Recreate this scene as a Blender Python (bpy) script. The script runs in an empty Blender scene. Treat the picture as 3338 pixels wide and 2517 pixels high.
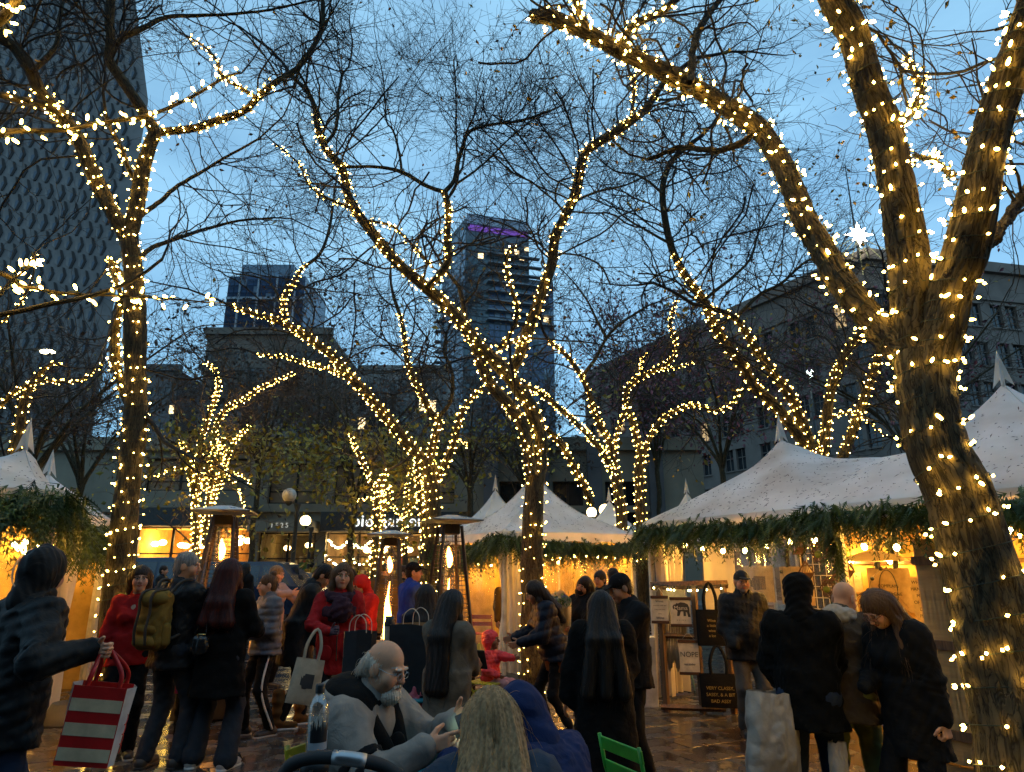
import bpy, math, random
import numpy as np
from mathutils import Matrix, Vector

random.seed(11)
rng = np.random.default_rng(11)
scene = bpy.context.scene
COL = scene.collection
PI = math.pi

# ------------------------------------------------------------------ camera
FPX, CX, CY, HORIZON, CAMZ = 1450.0, 1106.0, 834.0, 1235.0, 1.65
PITCH = math.atan((HORIZON - CY) / FPX)
cam_data = bpy.data.cameras.new('camera')
cam = bpy.data.objects.new('camera', cam_data)
COL.objects.link(cam)
cam.location = (0, 0, CAMZ)
cam.rotation_euler = (PI / 2 + PITCH, 0, 0)
cam_data.sensor_width = 36
cam_data.lens = FPX / 2212 * 36
cam_data.clip_start = 0.05
cam_data.clip_end = 3000
scene.camera = cam

# ------------------------------------------------------------------ sky, sun, exposure
world = bpy.data.worlds.new('World')
scene.world = world
world.use_nodes = True
wn, wl = world.node_tree.nodes, world.node_tree.links
for n in list(wn):
 wn.remove(n)
w_out = wn.new('ShaderNodeOutputWorld')
w_bg = wn.new('ShaderNodeBackground')
w_sky = wn.new('ShaderNodeTexSky')
w_sky.sky_type = 'NISHITA'
w_sky.sun_disc = False
SUN_EL, SUN_ROT = math.radians(6), math.radians(200)
w_sky.sun_elevation = SUN_EL
w_sky.sun_rotation = SUN_ROT
w_sky.air_density = 1.0
w_sky.dust_density = 0.3
w_sky.ozone_density = 3.0
# thin high cloud veil laid over the sky by direction
w_tc = wn.new('ShaderNodeTexCoord')
w_map = wn.new('ShaderNodeMapping')
w_map.inputs['Scale'].default_value = (1.3, 1.3, 3.6)
w_map.inputs['Rotation'].default_value = (0.25, 0.2, 0.5)
w_noise = wn.new('ShaderNodeTexNoise')
w_noise.inputs['Scale'].default_value = 1.7
w_noise.inputs['Detail'].default_value = 6
w_noise.inputs['Roughness'].default_value = 0.55
w_noise.inputs['Distortion'].default_value = 0.5
w_ramp = wn.new('ShaderNodeMapRange')
w_ramp.inputs['From Min'].default_value = 0.37
w_ramp.inputs['From Max'].default_value = 0.7
w_ramp.inputs['To Min'].default_value = 0.6
w_ramp.inputs['To Max'].default_value = 0.97
w_mix = wn.new('ShaderNodeMixRGB')
w_mix.inputs['Color2'].default_value = (2.0, 3.85, 5.45, 1)
w_tint = wn.new('ShaderNodeMixRGB')
w_tint.blend_type = 'MULTIPLY'
w_tint.inputs['Fac'].default_value = 1.0
w_tint.inputs['Color2'].default_value = (0.55, 0.9, 1.13, 1)
wl.new(w_tc.outputs['Generated'], w_map.inputs['Vector'])
wl.new(w_map.outputs['Vector'], w_noise.inputs['Vector'])
wl.new(w_noise.outputs['Fac'], w_ramp.inputs['Value'])
wl.new(w_ramp.outputs['Result'], w_mix.inputs['Fac'])
wl.new(w_sky.outputs['Color'], w_tint.inputs['Color1'])
wl.new(w_tint.outputs['Color'], w_mix.inputs['Color1'])
wl.new(w_mix.outputs['Color'], w_bg.inputs['Color'])
w_bg.inputs['Strength'].default_value = 0.1
wl.new(w_bg.outputs['Background'], w_out.inputs['Surface'])

sun_data = bpy.data.lights.new('sun', 'SUN')
sun_data.energy = 0.02
sun_data.angle = math.radians(12)
sun_data.color = (1.0, 0.9, 0.82)
sun = bpy.data.objects.new('sun', sun_data)
COL.objects.link(sun)
sun.rotation_euler = (PI / 2 - SUN_EL, 0, PI - SUN_ROT)

scene.view_settings.view_transform = 'Standard'
scene.view_settings.look = 'None'
scene.view_settings.exposure = 1.0
scene.view_settings.gamma = 1.0
scene.view_settings.use_curve_mapping = False
scene.render.engine = 'CYCLES'
cy = scene.cycles
cy.use_denoising = True
try:
 cy.denoiser = 'OPENIMAGEDENOISE'
 cy.denoising_prefilter = 'ACCURATE'
except Exception:
 pass
cy.use_light_tree = True
cy.max_bounces = 5
cy.diffuse_bounces = 3
cy.glossy_bounces = 3
cy.transmission_bounces = 4
cy.transparent_max_bounces = 12
cy.caustics_reflective = False
cy.caustics_refractive = False
cy.sample_clamp_indirect = 3.0
cy.use_adaptive_sampling = False

# ------------------------------------------------------------------ projection helpers (build-time layout only)
_c, _s = math.cos(PITCH), math.sin(PITCH)

def ray(x, y):
 u, v = (x - CX) / FPX, (CY - y) / FPX
 return np.array([u, _c - _s * v, _s + _c * v])

def at(x, y, Y):
 """point on the sight line through photo position (x, y) at distance Y in front"""
 d = ray(x, y)
 return np.array([0, 0, CAMZ]) + d * (Y / d[1])

def gnd(x, y, z=0.0):
 d = ray(x, y)
 return np.array([0, 0, CAMZ]) + d * ((z - CAMZ) / d[2])

# ------------------------------------------------------------------ mesh helpers
def tag(o, label=None, cat=None, group=None, kind=None):
 if label: o['label'] = label
 if cat: o['category'] = cat
 if group: o['group'] = group
 if kind: o['kind'] = kind
 return o

def thing(name, label, cat, loc=(0, 0, 0), rotz=0.0, scale=1.0, group=None, kind=None):
 o = bpy.data.objects.new(name, None)
 COL.objects.link(o)
 o.location = [float(v) for v in loc]
 o.rotation_euler = (0, 0, rotz)
 o.scale = (scale, scale, scale)
 o.empty_display_size = 0.1
 return tag(o, label, cat, group, kind)

def root_matrix(o):
 return Matrix.LocRotScale(o.location, o.rotation_euler, o.scale)

def link(name, me, m=None, parent=None, world_space=False):
 o = bpy.data.objects.new(name, me)
 COL.objects.link(o)
 if m is not None and len(me.materials) == 0:
  me.materials.append(m)
 if parent is not None:
  o.parent = parent
  if world_space:
   o.matrix_parent_inverse = root_matrix(parent).inverted()
 return o

def mesh_np(name, V, F, smooth=True):
 """mesh from arrays; F is an (n,k) array or a list of such arrays"""
 V = np.asarray(V, dtype=np.float32)
 Fs = F if isinstance(F, list) else [F]
 Fs = [np.asarray(f, dtype=np.int32) for f in Fs if len(f)]
 me = bpy.data.meshes.new(name)
 me.vertices.add(len(V))
 me.vertices.foreach_set('co', V.ravel())
 tot = np.concatenate([np.full(len(f), f.shape[1], dtype=np.int32) for f in Fs])
 loops = np.concatenate([f.ravel() for f in Fs])
 me.loops.add(len(loops))
 me.loops.foreach_set('vertex_index', loops)
 me.polygons.add(len(tot))
 start = np.concatenate([[0], np.cumsum(tot)[:-1]]).astype(np.int32)
 me.polygons.foreach_set('loop_start', start)
 me.polygons.foreach_set('loop_total', tot)
 me.polygons.foreach_set('use_smooth', np.full(len(tot), smooth, dtype=bool))
 me.update(calc_edges=True)
 return me

class MB:
 """collects shapes into one mesh"""
 def __init__(self):
  self.V, self.F, self.n = [], {}, 0

 def add(self, V, F):
  V = np.asarray(V, dtype=np.float64).reshape(-1, 3)
  if isinstance(F, np.ndarray):
   self.F.setdefault(F.shape[1], []).append(F + self.n)
  else:
   for f in F:
    self.F.setdefault(len(f), []).append(np.array([f]) + self.n)
  self.V.append(V)
  self.n += len(V)
  return self

 def box(self, c, s, rz=0.0, bev=0.0, M=None):
  c, s = np.array(c, float), np.array(s, float) / 2
  if bev > 0:
   b = min(bev, *(s * 0.9))
   vs, fs = [], []
   sg = [(-1, -1), (1, -1), (1, 1), (-1, 1)]
   ring = []
   for (zz, ins) in ((-s[2], b), (-s[2] + b, 0), (s[2] - b, 0), (s[2], b)):
    r = []
    for (a, bb) in sg:
     for k in (0, 1):
      x = a * (s[0] - ins); y = bb * (s[1] - ins)
      cut = b
      if (k == 0) == (a * bb > 0):
       y -= bb * cut
      else:
       x -= a * cut
      r.append(len(vs)); vs.append((x, y, zz))
    ring.append(r)
   # order corners properly
   for i in range(3):
    for j in range(8):
     fs.append((ring[i][j], ring[i][(j + 1) % 8], ring[i + 1][(j + 1) % 8], ring[i + 1][j]))
   fs.append(tuple(reversed(ring[0]))); fs.append(tuple(ring[3]))
   V = np.array(vs)
  else:
   V = np.array([(x, y, z) for z in (-1, 1) for (x, y) in ((-1, -1), (1, -1), (1, 1), (-1, 1))]) * s
   fs = [(3, 2, 1, 0), (4, 5, 6, 7), (0, 1, 5, 4), (1, 2, 6, 5), (2, 3, 7, 6), (3, 0, 4, 7)]
  if rz:
   cr, sr = math.cos(rz), math.sin(rz)
   V = V @ np.array([[cr, sr, 0], [-sr, cr, 0], [0, 0, 1]])
  V = V + c
  if M is not None:
   V = V @ np.array(M.to_3x3()).T + np.array(M.translation)
  return self.add(V, fs)

 def tube(self, pts, rad, sides=8, caps=True):
  V, F = tube(pts, rad, sides)
  self.add(V, F)
  if caps:
   n = len(V)
   self.F.setdefault(sides, []).append(np.array([list(range(sides))[::-1]]) + self.n - n)
   self.F.setdefault(sides, []).append(np.array([list(range(sides))]) + self.n - sides)
  return self

 def lathe(self, prof, c=(0, 0, 0), n=16):
  """prof: list of (r, z)"""
  a = np.arange(n) * 2 * PI / n
  V = np.concatenate([np.stack([np.cos(a) * max(r, 1e-4), np.sin(a) * max(r, 1e-4), np.full(n, z)], 1) for r, z in prof]) + np.array(c)
  k = len(prof)
  i = np.arange(n); j = (i + 1) % n
  F = np.concatenate([np.stack([i + q * n, j + q * n, j + (q + 1) * n, i + (q + 1) * n], 1) for q in range(k - 1)])
  return self.add(V, F)

 def sphere(self, c, r, n=12, m=8):
  r = np.array(r if hasattr(r, '__len__') else (r, r, r), float)
  prof = [(math.sin(PI * q / m), -math.cos(PI * q / m)) for q in range(m + 1)]
  a = np.arange(n) * 2 * PI / n
  V = np.concatenate([np.stack([np.cos(a) * max(p, 1e-3), np.sin(a) * max(p, 1e-3), np.full(n, z)], 1) for p, z in prof]) * r + np.array(c)
  i = np.arange(n); j = (i + 1) % n
  F = np.concatenate([np.stack([i + q * n, j + q * n, j + (q + 1) * n, i + (q + 1) * n], 1) for q in range(m)])
  return self.add(V, F)

 def prism(self, poly, h, M):
  """polygon in local xy extruded along local z from 0 to h, placed by matrix M"""
  n = len(poly)
  V = np.array([(x, y, 0) for x, y in poly] + [(x, y, h) for x, y in poly], float)
  fs = [tuple(range(n))[::-1], tuple(range(n, 2 * n))] + [(i, (i + 1) % n, n + (i + 1) % n, n + i) for i in range(n)]
  V = V @ np.array(M.to_3x3()).T + np.array(M.translation)
  return self.add(V, fs)

 def quad(self, a, b, c, d):
  return self.add([a, b, c, d], [(0, 1, 2, 3)])

 def mesh(self, name, smooth=False):
  V = np.concatenate(self.V)
  F = [np.concatenate(f) for f in self.F.values()]
  return mesh_np(name, V, F, smooth)

 def build(self, name, m, parent=None, smooth=False, world_space=False):
  return link(name, self.mesh(name, smooth), m, parent, world_space)

def nrm(v):
 v = np.asarray(v, float)
 return v / (np.linalg.norm(v, axis=-1, keepdims=True) + 1e-12)

def frames(P):
 T = nrm(np.gradient(P, axis=0))
 N = np.zeros_like(P)
 a = np.array([0, 0, 1.0]) if abs(T[0][2]) < 0.8 else np.array([1.0, 0, 0])
 n = nrm(np.cross(T[0], a))
 for i in range(len(P)):
  n = n - T[i] * np.dot(n, T[i])
  n = nrm(n)
  N[i] = n
 return T, N, np.cross(T, N)

def tube(pts, rad, sides=8):
 P = np.asarray(pts, float)
 R = np.full(len(P), rad) if np.isscalar(rad) else np.asarray(rad, float)
 T, N, B = frames(P)
 a = np.arange(sides) * 2 * PI / sides
 V = P[:, None] + R[:, None, None] * (np.cos(a)[None, :, None] * N[:, None] + np.sin(a)[None, :, None] * B[:, None])
 k = len(P)
 i = np.arange(sides); j = (i + 1) % sides
 F = np.concatenate([np.stack([i + q * sides, j + q * sides, j + (q + 1) * sides, i + (q + 1) * sides], 1) for q in range(k - 1)])
 return V.reshape(-1, 3), F

def tubes_batch(P, R, sides=3):
 """P (n,k,3), R (n,k) -> V, F for all curves at once"""
 n, k = P.shape[:2]
 T = nrm(np.gradient(P, axis=1))
 ref = nrm(rng.normal(size=(n, 1, 3)))
 N = nrm(np.cross(T, ref))
 B = np.cross(T, N)
 a = np.arange(sides) * 2 * PI / sides
 V = P[:, :, None] + R[:, :, None, None] * (np.cos(a)[None, None, :, None] * N[:, :, None] + np.sin(a)[None, None, :, None] * B[:, :, None])
 i = np.arange(sides); j = (i + 1) % sides
 q = (np.arange(k - 1) * sides)[:, None]
 F1 = np.stack([i + q, j + q, j + q + sides, i + q + sides], 2).reshape(-1, 4)
 F = (F1[None] + (np.arange(n) * k * sides)[:, None, None]).reshape(-1, 4)
 return V.reshape(-1, 3), F

def spline(pts, step):
 """Catmull-Rom through rows of pts (any columns), resampled about every step metres (first 3 columns are xyz)"""
 P = np.asarray(pts, float)
 Q = np.vstack([2 * P[0] - P[1], P, 2 * P[-1] - P[-2]])
 out = []
 for i in range(1, len(Q) - 2):
  L = np.linalg.norm(Q[i + 1][:3] - Q[i][:3])
  m = max(2, int(L / step))
  t = (np.arange(m) / m)[:, None]
  p0, p1, p2, p3 = Q[i - 1], Q[i], Q[i + 1], Q[i + 2]
  out.append(0.5 * (2 * p1 + (p2 - p0) * t + (2 * p0 - 5 * p1 + 4 * p2 - p3) * t ** 2 + (3 * p1 - p0 - 3 * p2 + p3) * t ** 3))
 out.append(P[-1:])
 return np.concatenate(out)

_perm = np.random.default_rng(3).random(65536)

def vnoise2(u, v, pu=256):
 ui, vi = np.floor(u).astype(int), np.floor(v).astype(int)
 fu, fv = u - ui, v - vi
 fu, fv = fu * fu * (3 - 2 * fu), fv * fv * (3 - 2 * fv)
 def h(a, b): return _perm[((a % pu) * 131 + (b % 997) * 7919) % 65536]
 return (h(ui, vi) * (1 - fu) + h(ui + 1, vi) * fu) * (1 - fv) + (h(ui, vi + 1) * (1 - fu) + h(ui + 1, vi + 1) * fu) * fv

# ------------------------------------------------------------------ materials
def new_mat(name):
 m = bpy.data.materials.new(name)
 m.use_nodes = True
 nt = m.node_tree
 b = nt.nodes['Principled BSDF']
 return m, nt, b

def mat(name, col, rough=0.7, metal=0.0, var=0.15, vscale=8.0, bump=0.0, bscale=40.0, spec=0.5, stretch=None, coat=0.0,
  col2=None, coords='Object', emit=None, estr=0.0, alpha=None, rvar=0.0, sss=0.0, bdist=0.004):
 m, nt, b = new_mat(name)
 N, L = nt.nodes, nt.links
 b.inputs['Roughness'].default_value = rough
 b.inputs['Metallic'].default_value = metal
 b.inputs['Specular IOR Level'].default_value = spec
 b.inputs['Coat Weight'].default_value = coat
 b.inputs['Coat Roughness'].default_value = 0.15
 c1 = np.array(col, float)
 c2 = np.array(col2, float) if col2 is not None else np.clip(c1 * (1 - var * 2.2), 0, 1)
 if col2 is None:
  c1 = np.clip(c1 * (1 + var * 0.6), 0, 1)
 tc = N.new('ShaderNodeTexCoord')
 mp = N.new('ShaderNodeMapping')
 if stretch: mp.inputs['Scale'].default_value = stretch
 L.new(tc.outputs[coords], mp.inputs['Vector'])
 nz = N.new('ShaderNodeTexNoise')
 nz.inputs['Scale'].default_value = vscale
 nz.inputs['Detail'].default_value = 6
 nz.inputs['Roughness'].default_value = 0.6
 L.new(mp.outputs['Vector'], nz.inputs['Vector'])
 rp = N.new('ShaderNodeValToRGB')
 rp.color_ramp.elements[0].position = 0.32
 rp.color_ramp.elements[1].position = 0.68
 rp.color_ramp.elements[0].color = (*c2, 1)
 rp.color_ramp.elements[1].color = (*c1, 1)
 L.new(nz.outputs['Fac'], rp.inputs['Fac'])
 L.new(rp.outputs['Color'], b.inputs['Base Color'])
 if rvar:
  mr = N.new('ShaderNodeMapRange')
  mr.inputs['From Min'].default_value = 0.35
  mr.inputs['From Max'].default_value = 0.65
  mr.inputs['To Min'].default_value = max(0.03, rough - rvar)
  mr.inputs['To Max'].default_value = min(1, rough + rvar)
  L.new(nz.outputs['Fac'], mr.inputs['Value'])
  L.new(mr.outputs['Result'], b.inputs['Roughness'])
 if bump:
  n2 = N.new('ShaderNodeTexNoise')
  n2.inputs['Scale'].default_value = bscale
  n2.inputs['Detail'].default_value = 4
  L.new(mp.outputs['Vector'], n2.inputs['Vector'])
  bp = N.new('ShaderNodeBump')
  bp.inputs['Strength'].default_value = bump
  bp.inputs['Distance'].default_value = bdist
  L.new(n2.outputs['Fac'], bp.inputs['Height'])
  L.new(bp.outputs['Normal'], b.inputs['Normal'])
 if emit is not None:
  b.inputs['Emission Color'].default_value = (*emit, 1)
  b.inputs['Emission Strength'].default_value = estr
 if sss:
  b.inputs['Subsurface Weight'].default_value = sss
  b.inputs['Subsurface Radius'].default_value = (0.02, 0.008, 0.004)
  b.inputs['Subsurface Scale'].default_value = 0.4
 if alpha is not None:
  b.inputs['Alpha'].default_value = alpha
 return m

def emat(name, col, strength):
 m = bpy.data.materials.new(name)
 m.use_nodes = True
 N, L = m.node_tree.nodes, m.node_tree.links
 for n in list(N): N.remove(n)
 o = N.new('ShaderNodeOutputMaterial'); e = N.new('ShaderNodeEmission')
 e.inputs['Color'].default_value = (*col, 1); e.inputs['Strength'].default_value = strength
 L.new(e.outputs['Emission'], o.inputs['Surface'])
 return m

def clear_mat(name, tint=(0.9, 0.88, 0.8), gloss=0.12, rough=0.12, milky=0.1, wob=0.0):
 """thin clear sheet: mostly see-through, some gloss, a little milky scatter"""
 m = bpy.data.materials.new(name)
 m.use_nodes = True
 N, L = m.node_tree.nodes, m.node_tree.links
 for n in list(N): N.remove(n)
 o = N.new('ShaderNodeOutputMaterial')
 t = N.new('ShaderNodeBsdfTransparent'); t.inputs['Color'].default_value = (*tint, 1)
 g = N.new('ShaderNodeBsdfGlossy'); g.inputs['Roughness'].default_value = rough
 d = N.new('ShaderNodeBsdfTranslucent'); d.inputs['Color'].default_value = (0.8, 0.78, 0.72, 1)
 d2 = N.new('ShaderNodeBsdfDiffuse'); d2.inputs['Color'].default_value = (0.75, 0.73, 0.68, 1)
 md = N.new('ShaderNodeMixShader'); md.inputs['Fac'].default_value = 0.5
 m1 = N.new('ShaderNodeMixShader'); m1.inputs['Fac'].default_value = milky
 m2 = N.new('ShaderNodeMixShader'); m2.inputs['Fac'].default_value = gloss
 L.new(d.outputs[0], md.inputs[1]); L.new(d2.outputs[0], md.inputs[2])
 L.new(t.outputs[0], m1.inputs[1]); L.new(md.outputs[0], m1.inputs[2])
 L.new(m1.outputs[0], m2.inputs[1]); L.new(g.outputs[0], m2.inputs[2])
 if wob:
  nz = N.new('ShaderNodeTexNoise'); nz.inputs['Scale'].default_value = 5
  bp = N.new('ShaderNodeBump'); bp.inputs['Strength'].default_value = wob; bp.inputs['Distance'].default_value = 0.05
  tc = N.new('ShaderNodeTexCoord'); mp = N.new('ShaderNodeMapping'); mp.inputs['Scale'].default_value = (3, 3, 0.6)
  L.new(tc.outputs['Object'], mp.inputs['Vector']); L.new(mp.outputs['Vector'], nz.inputs['Vector'])
  L.new(nz.outputs['Fac'], bp.inputs['Height']); L.new(bp.outputs['Normal'], g.inputs['Normal'])
 L.new(m2.outputs[0], o.inputs['Surface'])
 return m

def lettering(text, size, m, parent, M, extrude=0.004, align='CENTER', name='lettering', spacing=1.0):
 cu = bpy.data.curves.new(name, 'FONT')
 cu.body = text; cu.size = size; cu.extrude = extrude
 cu.align_x = align; cu.align_y = 'CENTER'
 cu.space_character = spacing
 cu.materials.append(m)
 o = bpy.data.objects.new(name, cu)
 COL.objects.link(o)
 o.parent = parent
 o.matrix_parent_inverse = root_matrix(parent).inverted()
 o.matrix_basis = M
 FONTS.append(o)
 return o

FONTS = []

def fonts_to_meshes():
 dg = bpy.context.evaluated_depsgraph_get()
 for o in FONTS:
  me = bpy.data.meshes.new_from_object(o.evaluated_get(dg))
  n = bpy.data.objects.new('letters', me); COL.objects.link(n)
  n.parent = o.parent; n.matrix_parent_inverse = o.matrix_parent_inverse.copy(); n.matrix_basis = o.matrix_basis.copy()
  n.name = 'lettering_print'
  bpy.data.objects.remove(o)

def plane_M(origin, right, up):
 """matrix whose x = right, y = up, z = out of the plane"""
 r, u = Vector(nrm(right)), Vector(nrm(up))
 n = r.cross(u).normalized()
 M = Matrix((r, u, n)).transposed().to_4x4()
 M.translation = Vector([float(v) for v in origin])
 return M

def point_light(name, parent, loc, col, power, r=0.04):
 d = bpy.data.lights.new(name, 'POINT')
 d.energy = power; d.color = col; d.shadow_soft_size = r
 o = bpy.data.objects.new(name, d)
 COL.objects.link(o)
 o.parent = parent
 o.matrix_parent_inverse = root_matrix(parent).inverted()
 o.location = [float(v) for v in loc]
 return o

def bulb_mat(name, col, strength):
 m = emat(name, col, strength)
 N, L_ = m.node_tree.nodes, m.node_tree.links
 g = N.new('ShaderNodeNewGeometry'); oi = N.new('ShaderNodeObjectInfo')
 ad = N.new('ShaderNodeMath'); ad.operation = 'ADD'
 fr = N.new('ShaderNodeMath'); fr.operation = 'FRACT'
 cv = N.new('ShaderNodeMapRange'); cv.inputs['To Min'].default_value = strength * 0.35; cv.inputs['To Max'].default_value = strength * 1.65
 gt = N.new('ShaderNodeMath'); gt.operation = 'GREATER_THAN'; gt.inputs[1].default_value = -1.0
 ml = N.new('ShaderNodeMath'); ml.operation = 'MULTIPLY'
 L_.new(g.outputs['Random Per Island'], ad.inputs[0]); L_.new(oi.outputs['Random'], ad.inputs[1]); L_.new(ad.outputs[0], fr.inputs[0])
 L_.new(fr.outputs[0], cv.inputs['Value']); L_.new(fr.outputs[0], gt.inputs[0])
 L_.new(cv.outputs['Result'], ml.inputs[0]); L_.new(gt.outputs[0], ml.inputs[1])
 e = [n for n in N if n.type == 'EMISSION'][0]
 L_.new(ml.outputs[0], e.inputs['Strength'])
 return m

M_BULB = bulb_mat('bulb_glow', (1.0, 0.59, 0.10), 29.0)
M_BULB_WARM = emat('festoon_bulb_glow', (1.0, 0.52, 0.13), 24.0)
M_WIRE = mat('green_wire', (0.01, 0.022, 0.008), 0.5)
M_BLACK = mat('black_paint', (0.012, 0.012, 0.013), 0.45, var=0.2)
M_WHITE = mat('white_paint', (0.75, 0.75, 0.73), 0.5)
M_WOOD = mat('brown_wood', (0.16, 0.08, 0.035), 0.6, var=0.3, vscale=3, stretch=(14, 14, 1.2), bump=0.3, bscale=9)
M_PLY = mat('pale_plywood', (0.55, 0.36, 0.15), 0.65, var=0.12, vscale=2.5, stretch=(1, 1, 9))
# ------------------------------------------------------------------ ground
def paving_mat(name, c1, c2, rough=0.3):
 m, nt, b = new_mat(name)
 N, L_ = nt.nodes, nt.links
 tc = N.new('ShaderNodeTexCoord'); mp = N.new('ShaderNodeMapping')
 mp.inputs['Rotation'].default_value = (0, 0, math.radians(-27))
 L_.new(tc.outputs['Object'], mp.inputs['Vector'])
 br = N.new('ShaderNodeTexBrick')
 br.offset = 0.5
 br.inputs['Scale'].default_value = 1.0
 br.inputs['Brick Width'].default_value = 0.6; br.inputs['Row Height'].default_value = 0.45
 br.inputs['Mortar Size'].default_value = 0.008
 br.inputs['Color1'].default_value = (*c1, 1); br.inputs['Color2'].default_value = (*c2, 1)
 br.inputs['Mortar'].default_value = (0.012, 0.011, 0.01, 1)
 L_.new(mp.outputs['Vector'], br.inputs['Vector'])
 nz = N.new('ShaderNodeTexNoise'); nz.inputs['Scale'].default_value = 2.3; nz.inputs['Detail'].default_value = 8
 L_.new(tc.outputs['Object'], nz.inputs['Vector'])
 mx = N.new('ShaderNodeMixRGB'); mx.blend_type = 'MULTIPLY'; mx.inputs['Fac'].default_value = 0.6
 L_.new(br.outputs['Color'], mx.inputs['Color1']); L_.new(nz.outputs['Fac'], mx.inputs['Color2'])
 L_.new(mx.outputs['Color'], b.inputs['Base Color'])
 mr = N.new('ShaderNodeMapRange'); mr.inputs['From Min'].default_value = 0.35; mr.inputs['From Max'].default_value = 0.65
 mr.inputs['To Min'].default_value = 0.06; mr.inputs['To Max'].default_value = 0.34
 L_.new(nz.outputs['Fac'], mr.inputs['Value']); L_.new(mr.outputs['Result'], b.inputs['Roughness'])
 bp = N.new('ShaderNodeBump'); bp.inputs['Strength'].default_value = 0.06; bp.inputs['Distance'].default_value = 0.006
 n2 = N.new('ShaderNodeTexNoise'); n2.inputs['Scale'].default_value = 30
 L_.new(tc.outputs['Object'], n2.inputs['Vector'])
 L_.new(n2.outputs['Fac'], bp.inputs['Height']); L_.new(bp.outputs['Normal'], b.inputs['Normal'])
 return m

g = MB().quad((-900, -60, 0), (900, -60, 0), (900, 1500, 0), (-900, 1500, 0))
ground = tag(g.build('ground', paving_mat('wet_paving', (0.05, 0.043, 0.037), (0.032, 0.026, 0.022))), kind='structure')
# individual pavers where they can be told apart
ca, sa = math.cos(math.radians(27)), math.sin(math.radians(27))
pav_mats = [mat('paver_stone_%s' % n, c, 0.22, var=0.3, vscale=3, rvar=0.17, bump=0.12, bscale=40, bdist=0.002) for n, c in
   (('grey', (0.06, 0.053, 0.047)), ('dark', (0.035, 0.03, 0.027)), ('warm', (0.05, 0.03, 0.022)), ('pale', (0.08, 0.072, 0.065)))]
pav_me = []
for m in pav_mats:
 b = MB().box((0, 0, 0), (0.59, 0.44, 0.03), bev=0.006)
 me = b.mesh('paver'); me.materials.append(m); pav_me.append(me)
cand = []
for i in range(-20, 30):
 for j in range(-2, 40):
  a, b_ = (i + 0.5 * (j % 2)) * 0.6, j * 0.45
  x, y = a * ca - b_ * sa, a * sa + b_ * ca
  if 3.9 < y < 11 and abs(x) < 0.78 * y and x < 3.2:
   cand.append((y, x, y, i, j))
cand.sort()
for q, (_, x, y, i, j) in enumerate(cand[:300]):
 k = 2 if (j % 6 in (0, 1)) else (1 if random.random() < 0.3 else (3 if random.random() < 0.25 else 0))
 o = bpy.data.objects.new('paver', pav_me[k]); COL.objects.link(o)
 o.parent = ground
 o.location = (x, y, 0.004 - 0.012 + random.uniform(-0.0012, 0.0012))
 o.rotation_euler = (random.uniform(-.003, .003), random.uniform(-.003, .003), math.radians(27))

road = tag(MB().box((0, 29, -0.04), (220, 9, 0.1)).build('road', mat('wet_asphalt', (0.045, 0.045, 0.047), 0.35, rvar=0.2)), kind='structure')
pave2 = tag(MB().box((0, 36, 0.05), (220, 5, 0.16), bev=0.02).build('pavement', mat('far_pavement', (0.16, 0.15, 0.14), 0.5)), kind='structure')
kerb = tag(MB().box((0, 24.4, 0.03), (220, 0.25, 0.14), bev=0.02).build('kerb', mat('kerb_stone', (0.2, 0.19, 0.18), 0.6)), kind='structure')
# wet fallen leaves on the paving
n = 900
px = rng.uniform(-5, 4, n); py = rng.uniform(4, 14, n)
V, F_ = leaf_quads_flat = (None, None)
a = rng.random(n) * 6.28
d = np.stack([np.cos(a), np.sin(a), np.zeros(n)], 1); e = np.stack([-np.sin(a), np.cos(a), np.zeros(n)], 1)
s = (0.012 + 0.02 * rng.random(n))[:, None]
p = np.stack([px, py, np.full(n, 0.0125)], 1)
up_ = np.array([0, 0, 1.0]) * 0.006
V = np.stack([p - d * s, p + e * s * 0.5 + up_ * 0.6, p + d * s, p - e * s * 0.5 + up_ * 0.3], 1).reshape(-1, 3)
tag(link('fallen_leaves', mesh_np('fallen_leaves', V, np.arange(n * 4).reshape(n, 4), False), mat('wet_leaf', (0.12, 0.07, 0.025), 0.5)),
 'small wet fallen leaves scattered over the paving', 'leaves', kind='stuff')

# ------------------------------------------------------------------ buildings
def facade(root, O, R, width, height, openings, depth, m, name='wall'):
 O = np.array(O, float); R = nrm(np.array([R[0], R[1], 0.0])); U = np.array([0, 0, 1.0])
 Nn = np.cross(R, U)                                    # outwards
 us = sorted(set([0, width] + [o[0] for o in openings] + [o[1] for o in openings]))
 zs = sorted(set([0, height] + [o[2] for o in openings] + [o[3] for o in openings]))
 b = MB()
 P = lambda u, z, d=0.0: O + R * u + U * z - Nn * d
 for z0, z1 in zip(zs[:-1], zs[1:]):
  run = None
  for u0, u1 in zip(us[:-1], us[1:]):
   um, zm = (u0 + u1) / 2, (z0 + z1) / 2
   hole = any(o[0] < um < o[1] and o[2] < zm < o[3] for o in openings)
   if hole:
    if run: b.quad(P(run[0], z0), P(run[1], z0), P(run[1], z1), P(run[0], z1)); run = None
   else:
    run = (run[0], u1) if run else (u0, u1)
  if run: b.quad(P(run[0], z0), P(run[1], z0), P(run[1], z1), P(run[0], z1))
 for (u0, u1, z0, z1) in openings:
  b.quad(P(u0, z0), P(u1, z0), P(u1, z0, depth), P(u0, z0, depth))
  b.quad(P(u0, z1, depth), P(u1, z1, depth), P(u1, z1), P(u0, z1))
  b.quad(P(u0, z0, depth), P(u0, z1, depth), P(u0, z1), P(u0, z0))
  b.quad(P(u1, z0), P(u1, z1), P(u1, z1, depth), P(u1, z0, depth))
 return b.build(name, m, root, False, True), P, plane_M(O, R, U)

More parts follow.
